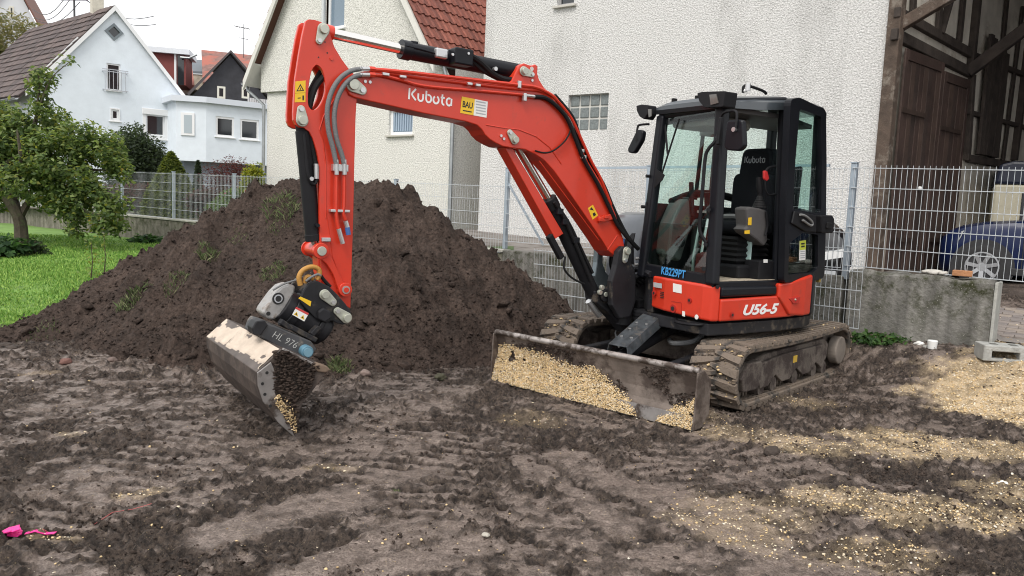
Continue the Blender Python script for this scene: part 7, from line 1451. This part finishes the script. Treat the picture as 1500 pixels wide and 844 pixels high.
# ---- undercarriage: tracks, frame, blade (turned 14 degrees against the upper body)
DU = math.radians(14)
def uc(p): return (p[0]*math.cos(DU)-p[1]*math.sin(DU), p[0]*math.sin(DU)+p[1]*math.cos(DU), p[2])
trk_m = mat('muddy_rubber', (.070, .062, .055), .8, var=.3, vscale=7, dirt=(.165, .130, .102), dscale=7, damt=.72, bump=.5, bscale=50); frame_mud = mat('muddy_frame', (.125, .104, .088), .8, var=.3, vscale=5, dirt=(.045, .032, .028), dscale=4, damt=.55, bump=.4, bscale=40)
cake = mat('caked_clay', (.17, .13, .10), .9, var=.3, vscale=10, bump=.8, bscale=40, dirt=(.36, .28, .17), dscale=14, damt=.25)
def track_loop(r, n=14, cz=.262, sag=.02):
    pts = [(1.0+r*math.cos(t), cz+r*math.sin(t)) for t in np.linspace(-math.pi/2, math.pi/2, n)]
    pts += [(x, cz+r-sag*math.sin(math.pi*(x+1)/2)) for x in np.linspace(.85, -.85, 14)]
    pts += [(-1.0+r*math.cos(t), cz+r*math.sin(t)) for t in np.linspace(math.pi/2, 3*math.pi/2, n)]
    pts += [(x, cz-r) for x in np.linspace(-.85, .85, 14)]
    return pts
def make_track(vc):
    inn, outp = track_loop(.198), track_loop(.236); n = len(inn); m_ = MB(xf=uc); hw = .20
    rings = [[(a[0], vc-hw, a[1]), (b_[0], vc-hw, b_[1]), (b_[0], vc+hw, b_[1]), (a[0], vc+hw, a[1])] for a, b_ in zip(inn, outp)]
    m_.loft(rings+[rings[0]], caps=False); trk = m_.build('track', trk_m, EX, bevel=.01, smooth=True)
    L = [0]
    for i in range(n): a, c = outp[i], outp[(i+1) % n]; L.append(L[-1]+math.hypot(c[0]-a[0], c[1]-a[1]))
    tot = L[-1]; NL = 52
    def at(s_):
        s_ %= tot; i = int(np.searchsorted(L, s_, 'right')-1); i = min(i, n-1); a, c = outp[i], outp[(i+1) % n]; t = (s_-L[i])/(L[i+1]-L[i]); return (a[0]+(c[0]-a[0])*t, a[1]+(c[1]-a[1])*t), math.atan2(c[1]-a[1], c[0]-a[0])
    def lug(sgn):                       # chevron lug: wide outside, narrowing and swept inwards
        q = MB(); hw_ = .205
        q.loft([[(-.042, sgn*hw_, -.004), (.042, sgn*hw_, -.004), (.030, sgn*hw_*.985, .027), (-.030, sgn*hw_*.985, .027)], [(-.036+.02, sgn*.10, -.004), (.036+.02, sgn*.10, -.004), (.026+.02, sgn*.10, .030), (-.026+.02, sgn*.10, .030)], [(-.02+.05, -sgn*.035, -.004), (.025+.05, -sgn*.035, -.004), (.016+.05, -sgn*.03, .026), (-.012+.05, -sgn*.03, .026)]])
        o_ = q.build('lug', trk_m, None); me = o_.data; bpy.data.objects.remove(o_); return me
    ml_ = {1: lug(1), -1: lug(-1)}
    R0_ = Matrix.Rotation(DU, 4, 'Z')
    for k in range(NL):
        for sgn in (1, -1):
            (x, z), a = at(tot*(k+(.0 if sgn > 0 else .5))/NL); o_ = bpy.data.objects.new('tread_lug', ml_[sgn]); col.objects.link(o_); o_.parent = trk
            ex_ = Vector((math.cos(a), 0, math.sin(a))); nz_ = Vector((math.sin(a), 0, -math.cos(a))); M_ = Matrix((ex_, Vector((0, 1, 0)), nz_)).transposed().to_4x4()
            o_.matrix_local = R0_ @ Matrix.Translation((x, vc, z)) @ M_
            if not o_.data.materials: o_.data.materials.append(trk_m)
    # inner drive teeth along the lower run
    tm = MB(xf=uc)
    for k in range(34):
        x = -1.0+2.0*k/33
        for sg in (1, -1): tm.box((x-.014, vc+sg*.05-.015, .063), (x+.014, vc+sg*.05+.015, .105)); tm.box((x-.016, vc+sg*.15-.04, .063), (x+.016, vc+sg*.15+.04, .078))
    tm.build('drive_teeth', trk_m, trk)['kind'] = 'stuff'
    fm = MB(xf=uc); fm.prism([(-.80, .20), (-.72, .16), (.74, .16), (.80, .22), (.80, .37), (.60, .40), (-.72, .40), (-.82, .34)], vc-.13, vc+.13); fm.build('track_frame', frame_mud, trk, bevel=.015)
    sg = 1 if vc > 0 else -1
    fm = MB(xf=uc); fm.prism([(-.60, .13), (-.44, .21), (-.30, .13), (-.15, .13), (.0, .21), (.14, .13), (.30, .13), (.44, .21), (.58, .13), (.72, .13), (.78, .22), (.74, .34), (.30, .37), (-.62, .36), (-.72, .28)], vc+sg*.131, vc+sg*.165); fm.build('guard_plate', frame_mud, trk, bevel=.008)
    fm = MB(xf=uc); fm.prism([(.70, .20), (.82, .14), (1.05, .15), (1.10, .26), (.98, .37), (.76, .37)], vc+sg*.10, vc+sg*.178); fm.build('idler_yoke', frame_mud, trk, bevel=.012)
    for x, r_ in ((1.0, .192), (-1.0, .185)): q = MB(xf=uc); q.cyl((x, vc-.06, .262), (x, vc+.06, .262), r_, 28); q.cyl((x, vc-.14, .262), (x, vc+.14, .262), .09, 20); q.build('idler' if x > 0 else 'sprocket', frame_mud, trk)
    q = MB(xf=uc); q.cyl((-1.0, vc+sg*.10, .262), (-1.0, vc+sg*.19, .262), .135, 26); q.build('drive_motor_cover', mat('cover_mud', (.20, .17, .145), .8, var=.25, vscale=8), trk, bevel=.012)
    for x in (-.44, .0, .44, .68, -.68): q = MB(xf=uc); q.cyl((x, vc-.15, .125), (x, vc+.15, .125), .062, 18); q.build('roller', frame_mud, trk, smooth=True)
    q = MB(xf=uc); q.cyl((.0, vc-.10, .43), (.0, vc+.10, .43), .04, 14); q.build('carrier_roller', frame_mud, trk)
    if vc > 0: q = MB(xf=uc); q.box((.02, vc+.166, .27), (.10, vc+.170, .33)); q.build('yellow_label', mat('yel_mud', (.55, .36, .05), .7), trk)
    # clay and gravel packed on the lugs
    n_ = 2600; s_ = rng.random(n_)*tot; P = []
    for q_ in s_:
        (x, z), a = at(q_)
        if z < .1: continue
        y = vc+rng.uniform(-.2, .2); h = .004+.014*rng.random(); P.append(uc((x+math.sin(a)*h, y, z-math.cos(a)*h)))
    P = np.array(P); o_ = scatter('packed_clay', P, .006+.020*rng.random(len(P))**2, ICO0, [cake, stone_mats[0], trk_m], flat=.5, midx=rng.choice(3, len(P), p=[.6, .18, .22])); o_.parent = trk; o_['kind'] = 'stuff'
    return trk
make_track(.78); make_track(-.78)
def ub(name, a, b_, mt, bev=.01, parent=EX): m_ = MB(xf=uc); m_.box(a, b_); return m_.build(name, mt, parent, bevel=bev)
cf = ub('track_carriage', (-.55, -.64, .26), (.62, .64, .40), frame_mud, .02); m_ = MB(xf=uc); m_.cyl((0, 0, .40), (0, 0, .45), .46, 36); m_.build('bearing_base', castd, cf); m_ = MB(xf=uc); m_.box((-.62, -.35, .22), (.66, .35, .44)); m_.build('carriage_box', frame_mud, cf, bevel=.03)
for sg in (1, -1):
    m_ = MB(xf=uc); m_.bar((.55, sg*.40, .30), (1.74, sg*.46, .24), .08, .13); m_.build('blade_arm', castd, EX, bevel=.012)
# blade: curved mouldboard
UB = 1.80; prof = [(.055, .015), (.020, .06), (-.005, .14), (-.012, .22), (.0, .30), (.025, .38), (.05, .425)]
m_ = MB(xf=uc); q = [(UB+x, z) for x, z in prof]; m_.prism(q+[(x-.035, z) for x, z in reversed(q)], -.98, .98)
bl_m = mat('blade_steel', (.17, .138, .118), .6, .1, var=.35, vscale=6, dirt=(.075, .056, .047), dscale=3.5, damt=.55, bump=.25, bscale=40)
blade = m_.build('dozer_blade', bl_m, EX, bevel=.004)
m_ = MB(xf=uc); m_.tube([(UB+.035, -.985, .43), (UB+.035, .985, .43)], .024, 10); m_.build('top_tube', mat('blade_edge', (.38, .345, .325), .45, .4, var=.3, vscale=9, dirt=(.08, .062, .052), dscale=6, damt=.45), blade, smooth=True)
m_ = MB(xf=uc); m_.prism([(UB+.068, .0), (UB+.052, .10), (UB+.040, .10), (UB+.05, .0)], -.982, .982); m_.build('cutting_edge', worn, blade, bevel=.002)
for sg in (1, -1): m_ = MB(xf=uc); m_.prism([(UB+.085, .01), (UB+.07, .42), (UB-.02, .43), (UB-.13, .34), (UB-.13, .10), (UB-.02, .01)], sg*.98, sg*(.98+.014)); m_.build('end_plate', bl_m, blade, bevel=.004)
for v in (-.5, .0, .5): m_ = MB(xf=uc); m_.prism([(UB-.05, .05), (UB-.16, .12), (UB-.14, .36), (UB-.04, .40)], v-.012, v+.012); m_.build('rib', bl_m, blade)
# gravel stuck to the blade face
def blade_x(z): return UB+np.interp(z, [p[1] for p in prof], [p[0] for p in prof])
n_ = 26000; bv = rng.uniform(-.98, .97, n_); bz2 = rng.uniform(.01, .40, n_)
top_l = np.interp(bv, [-1, -.85, -.5, -.2, .05, .28, .40, .6, .62, .8, .97], [.30, .33, .31, .28, .25, .17, .12, -.1, -.05, .14, .22])+.05*fbm(bv*7, bz2*7, 3, 301)+.016*rng.standard_normal(n_)
k = (bz2 < top_l) & (fbm(bv*5+9, bz2*9, 3, 303) > -.62)
bv, bz2 = bv[k], bz2[k]; th_ = np.clip((top_l[k]-bz2)/.10, 0, 1)*.013*(.6+.8*rng.random(len(bv)))
P = np.array([uc((max(blade_x(z), UB+.066-.30*z if z < .20 else 0)+.006+t, v, z)) for v, z, t in zip(bv, bz2, th_)]); o_ = scatter('caked_gravel', P, .0038+.0052*rng.random(len(P))**1.5, ICO0, stone_mats, flat=.75, midx=rng.choice(4, len(P), p=[.50, .22, .24, .04])); o_.parent = blade; o_['kind'] = 'stuff'
n_ = 5200; bv = rng.uniform(-.97, .97, n_); bz2 = rng.uniform(.04, .41, n_); k = (fbm(bv*3+2, bz2*6, 4, 307) > .10) & (bz2 < .40); bv, bz2 = bv[k], bz2[k]; P = np.array([uc((blade_x(z)+.004, v, z)) for v, z in zip(bv, bz2)]); o_ = scatter('caked_soil', P, .004+.011*rng.random(len(P))**2, ICO0, wet_soil, flat=.4); o_.parent = blade; o_['kind'] = 'stuff'
# blade cylinder under its guard
m_ = MB(xf=uc); m_.cyl((.62, .03, .50), (1.50, .03, .30), .055, 18); bcy = m_.build('blade_cylinder', castd, EX, smooth=True)
m_ = MB(xf=uc); m_.loft([[(x, .03+y, z+dz) for y, dz in ((-.11, -.04), (-.09, .045), (.09, .045), (.11, -.04), (.105, -.045), (.085, .035), (-.085, .035), (-.105, -.045))] for x, z in ((.96, .60), (1.0, .585), (1.46, .385))]); gd = m_.build('cylinder_guard', mat('scratched_black', (.085, .095, .105), .32, .4, var=.45, vscale=14, dirt=(.16, .15, .14), dscale=16, damt=.2), bcy, bevel=.004)
for x, y in ((1.12, -.05), (1.12, .05), (1.22, -.05), (1.34, -.05), (1.34, .05)): m_ = MB(xf=uc); m_.cyl((x, .03+y, .585-(x-1.0)*.435+.045), (x, .03+y, .585-(x-1.0)*.435+.055), .014, 8); m_.build('bolt', galvd, gd)
m_ = MB(xf=uc); m_.tube(smooth_path([(.80, .12, .42), (.92, .24, .42), (.86, .40, .46), (.70, .42, .55)], 5), .022, 8); m_.build('hydraulic_hose', hose_g, bcy, smooth=True); m_ = MB(xf=uc); m_.cyl((.70, -.05, .47), (.86, -.02, .47), .075, 18); m_.build('cylinder_head', castd, bcy, bevel=.008); m_ = MB(xf=uc); m_.tube([(1.10, -.20, .34), (.8, -.45, .40), (.5, -.6, .46)], .008, 6); m_.build('cable', hose_g, bcy)
# loops and brackets below the deck, foot rail at the left front
MB().tube(smooth_path([(.93, .55, .655), (.99, .62, .635), (.97, .80, .64), (.90, .86, .655)], 5), .014, 8).build('tie_loop', blk_m, EX, smooth=True); MB().box((.56, -.30, .60), (.95, .26, .655)).build('front_beam', castd, EX, bevel=.012); MB().tube(smooth_path([(.95, -.15, .98), (.90, .05, 1.02), (.94, .24, .99)], 4), .03, 8).build('front_brace', castd, EX, smooth=True)
MB().loft([[(.80, .02, .66), (.80, .27, .66), (.80, .27, .97), (.80, .02, .97)], [(.93, .20, .66), (.93, .27, .66), (.93, .27, .97), (.93, .20, .97)]]).build('corner_cheek', castd, EX, bevel=.01); MB().box((.45, -.25, .66), (.86, .02, .74)).build('valve_tray', blk_m, EX, bevel=.01)
for k in range(5): MB().tube(smooth_path([(.62, -.22+k*.05, .80), (.80, -.2+k*.045, .86+.02*k), (.97, -.14+k*.03, .88)], 4), .016, 7).build('hose', rubber, EX)
# ================================================================== SMALL THINGS
# hollow concrete block at the right
hb_c = on_z(1466, 518, .40); hb = empty('concrete_block', (hb_c[0], hb_c[1], float(ground_h(hb_c[:1], hb_c[1:2])[0])-.03), FB.rz+.42, 'grey hollow concrete block lying on the gravel by the wall end', 'block')
hbm = mat('block_grey', (.36, .36, .34), .9, var=.2, vscale=14, bump=.6, bscale=60)
MB().prism([(-.18, 0), (.18, 0), (.18, .14), (-.18, .14)], -.12, .12, holes=[[(-.11, .025), (.11, .025), (.11, .09), (-.11, .09)]]).build('shell', hbm, hb, bevel=.008)
for x in (-.10, .06): MB().box((x, -.04, .1405), (x+.06, .04, .143)).build('core_slot', mat('slot_dark', (.12, .12, .11), .9), hb)
# brick and rubble on the wall
def on_bw(f, n, z): L_ = Vector((f*bw_L, n, z)); M_ = Matrix.Rotation(bw_a, 4, 'Z'); p = M_ @ L_; return (p.x+P5[0]+.02, p.y+P5[1]-.10, p.z+1.02)
br = MB().box((-.085, -.045, 0), (.085, .045, .055)).build('brick', mat('orange_brick', (.40, .19, .09), .85, var=.2, vscale=12, bump=.4, bscale=50), None, bevel=.006); br.location = on_bw(.78, .08, .015); br.rotation_euler = (0, 0, bw_a+.1); tag(br, 'orange-brown brick lying on top of the concrete wall', 'brick')
stn = mat('pale_stone', (.50, .48, .44), .9, var=.2, vscale=12, bump=.5, bscale=30)
for i, (f, s_) in enumerate(((.55, .05), (.60, .06), (.65, .04))):
    v, fc = ICO1; o_ = np_mesh('stone', v*np.array([1.3, .8, .5])*s_*(1+.15*rng.standard_normal((len(v), 1))), fc, stn); o_.location = on_bw(f, .07, .03); tag(o_, ('flat pale stone on the concrete wall, leftmost of three', 'largest pale stone on the concrete wall, between two others', 'small pale stone on the concrete wall next to the brick')[i], 'stone', 'stones on the concrete wall')
for i, (x, y, s_, lb) in enumerate(((1366, 497, .05, 'white plastic cup lying upright at the foot of the concrete wall'), )):
    p = on_z(x, y+6, .40); MB_ = MB().cyl((0, 0, 0), (0, 0, .085), .038, 18, .046).build('cup', mat('white_plastic', (.78, .78, .76), .5), None, bevel=.006, smooth=True); MB_.location = (p[0], p[1], float(ground_h(np.array([p[0]]), np.array([p[1]]))[0])); tag(MB_, lb, 'cup')
for i, (x, y, s_, lb) in enumerate(((1347, 500, .04, 'white lump of rubble left of the plastic cup'), (1357, 503, .03, 'grey stone between the white rubble and the cup'), (165, 530, .045, 'reddish grey stone at the foot of the heap'), (95, 533, .045, 'dull red broken brick at the foot of the heap'), (535, 551, .05, 'flat pinkish stone right of the bucket lip'), (1470, 703, .03, 'white pebble on the gravel at the right edge'), (645, 553, .055, 'greenish lump of sod right of the bucket'), (712, 786, .016, 'pale pebble in the foreground mud'), (1130, 662, .055, 'dark clod of mud standing up right of the blade'), (20, 508, .07, 'large clod at the left foot of the heap'), (8, 500, .06, 'clod of dark soil at the left picture edge'))):
    p = on_z(x, y, .385 if x > 1300 and y < 520 else .02); v, fc = ICO2; colr = {0: (.7, .69, .66), 1: (.35, .34, .32), 2: (.15, .11, .095), 3: (.17, .085, .07), 4: (.20, .15, .13), 5: (.75, .74, .7), 6: (.070, .066, .040), 7: (.45, .42, .36)}.get(i, (.05, .037, .03))
    o_ = np_mesh('stone' if i < 8 else 'soil_clod', v*np.array([1.2, .9, .6])*s_*(1+.13*fbm(v[:, :1]*2.2+i*3, v[:, 1:2]*2.2+v[:, 2:]*1.7, 3, 400+i)*3+.04*rng.standard_normal((len(v), 1))), fc, mat('stone_%d' % i, colr, .85, var=.25, vscale=15, bump=.5, bscale=50)); o_.location = (p[0], p[1], float(ground_h(np.array([p[0]]), np.array([p[1]]))[0])+s_*.2); o_.rotation_euler = (0, 0, i*1.3); tag(o_, lb, 'stone' if i < 8 else 'soil clod')
# earth sod on the crest of the heap
# pink marker and string in the foreground
pk = on_z(20, 785, .02); gzz = float(ground_h(np.array([pk[0]]), np.array([pk[1]]))[0]); pkm = mat('neon_pink', (.85, .03, .28), .45, bump=.4, bscale=40)
pr = empty('marking_tape', (pk[0], pk[1], gzz), 0, 'neon pink marking tape lying on the mud at the lower left', 'tape')
q = MB()
for i in range(7):
    a = i*.9; q.obox((.018*math.cos(a)*i*.3, .012*math.sin(a)*i*.3, .012+.006*i), (.055, .032, .006), Matrix.Rotation(a*.4, 3, 'Z') @ Matrix.Rotation(.25*math.sin(a), 3, 'X'))
q.build('roll', pkm, pr, bevel=.002)
a = on_z(45, 781, .02)-np.array([pk[0], pk[1], 0]); tl = [(.05, .0, .02), (.09, .01, .03), (.13, .02, .015), (.17, .02, .02)]; m_ = MB()
for i in range(3): m_.bar(tl[i], tl[i+1], .022, .002)
m_.build('loose_end', pkm, pr)
pts = [on_z(x, y, .02) for x, y in ((62, 783), (95, 778), (130, 765), (165, 752), (195, 744), (222, 739))]; xs = np.array([p[0] for p in pts]); ys = np.array([p[1] for p in pts]); zs = ground_h(xs, ys)+.012
so = MB().tube([(x, y, z) for x, y, z in zip(xs, ys, zs)], .0013, 5).build('marker_string', mat('string_red', (.55, .12, .12), .7)); tag(so, 'thin red marker string lying across the mud at the lower left', 'string')
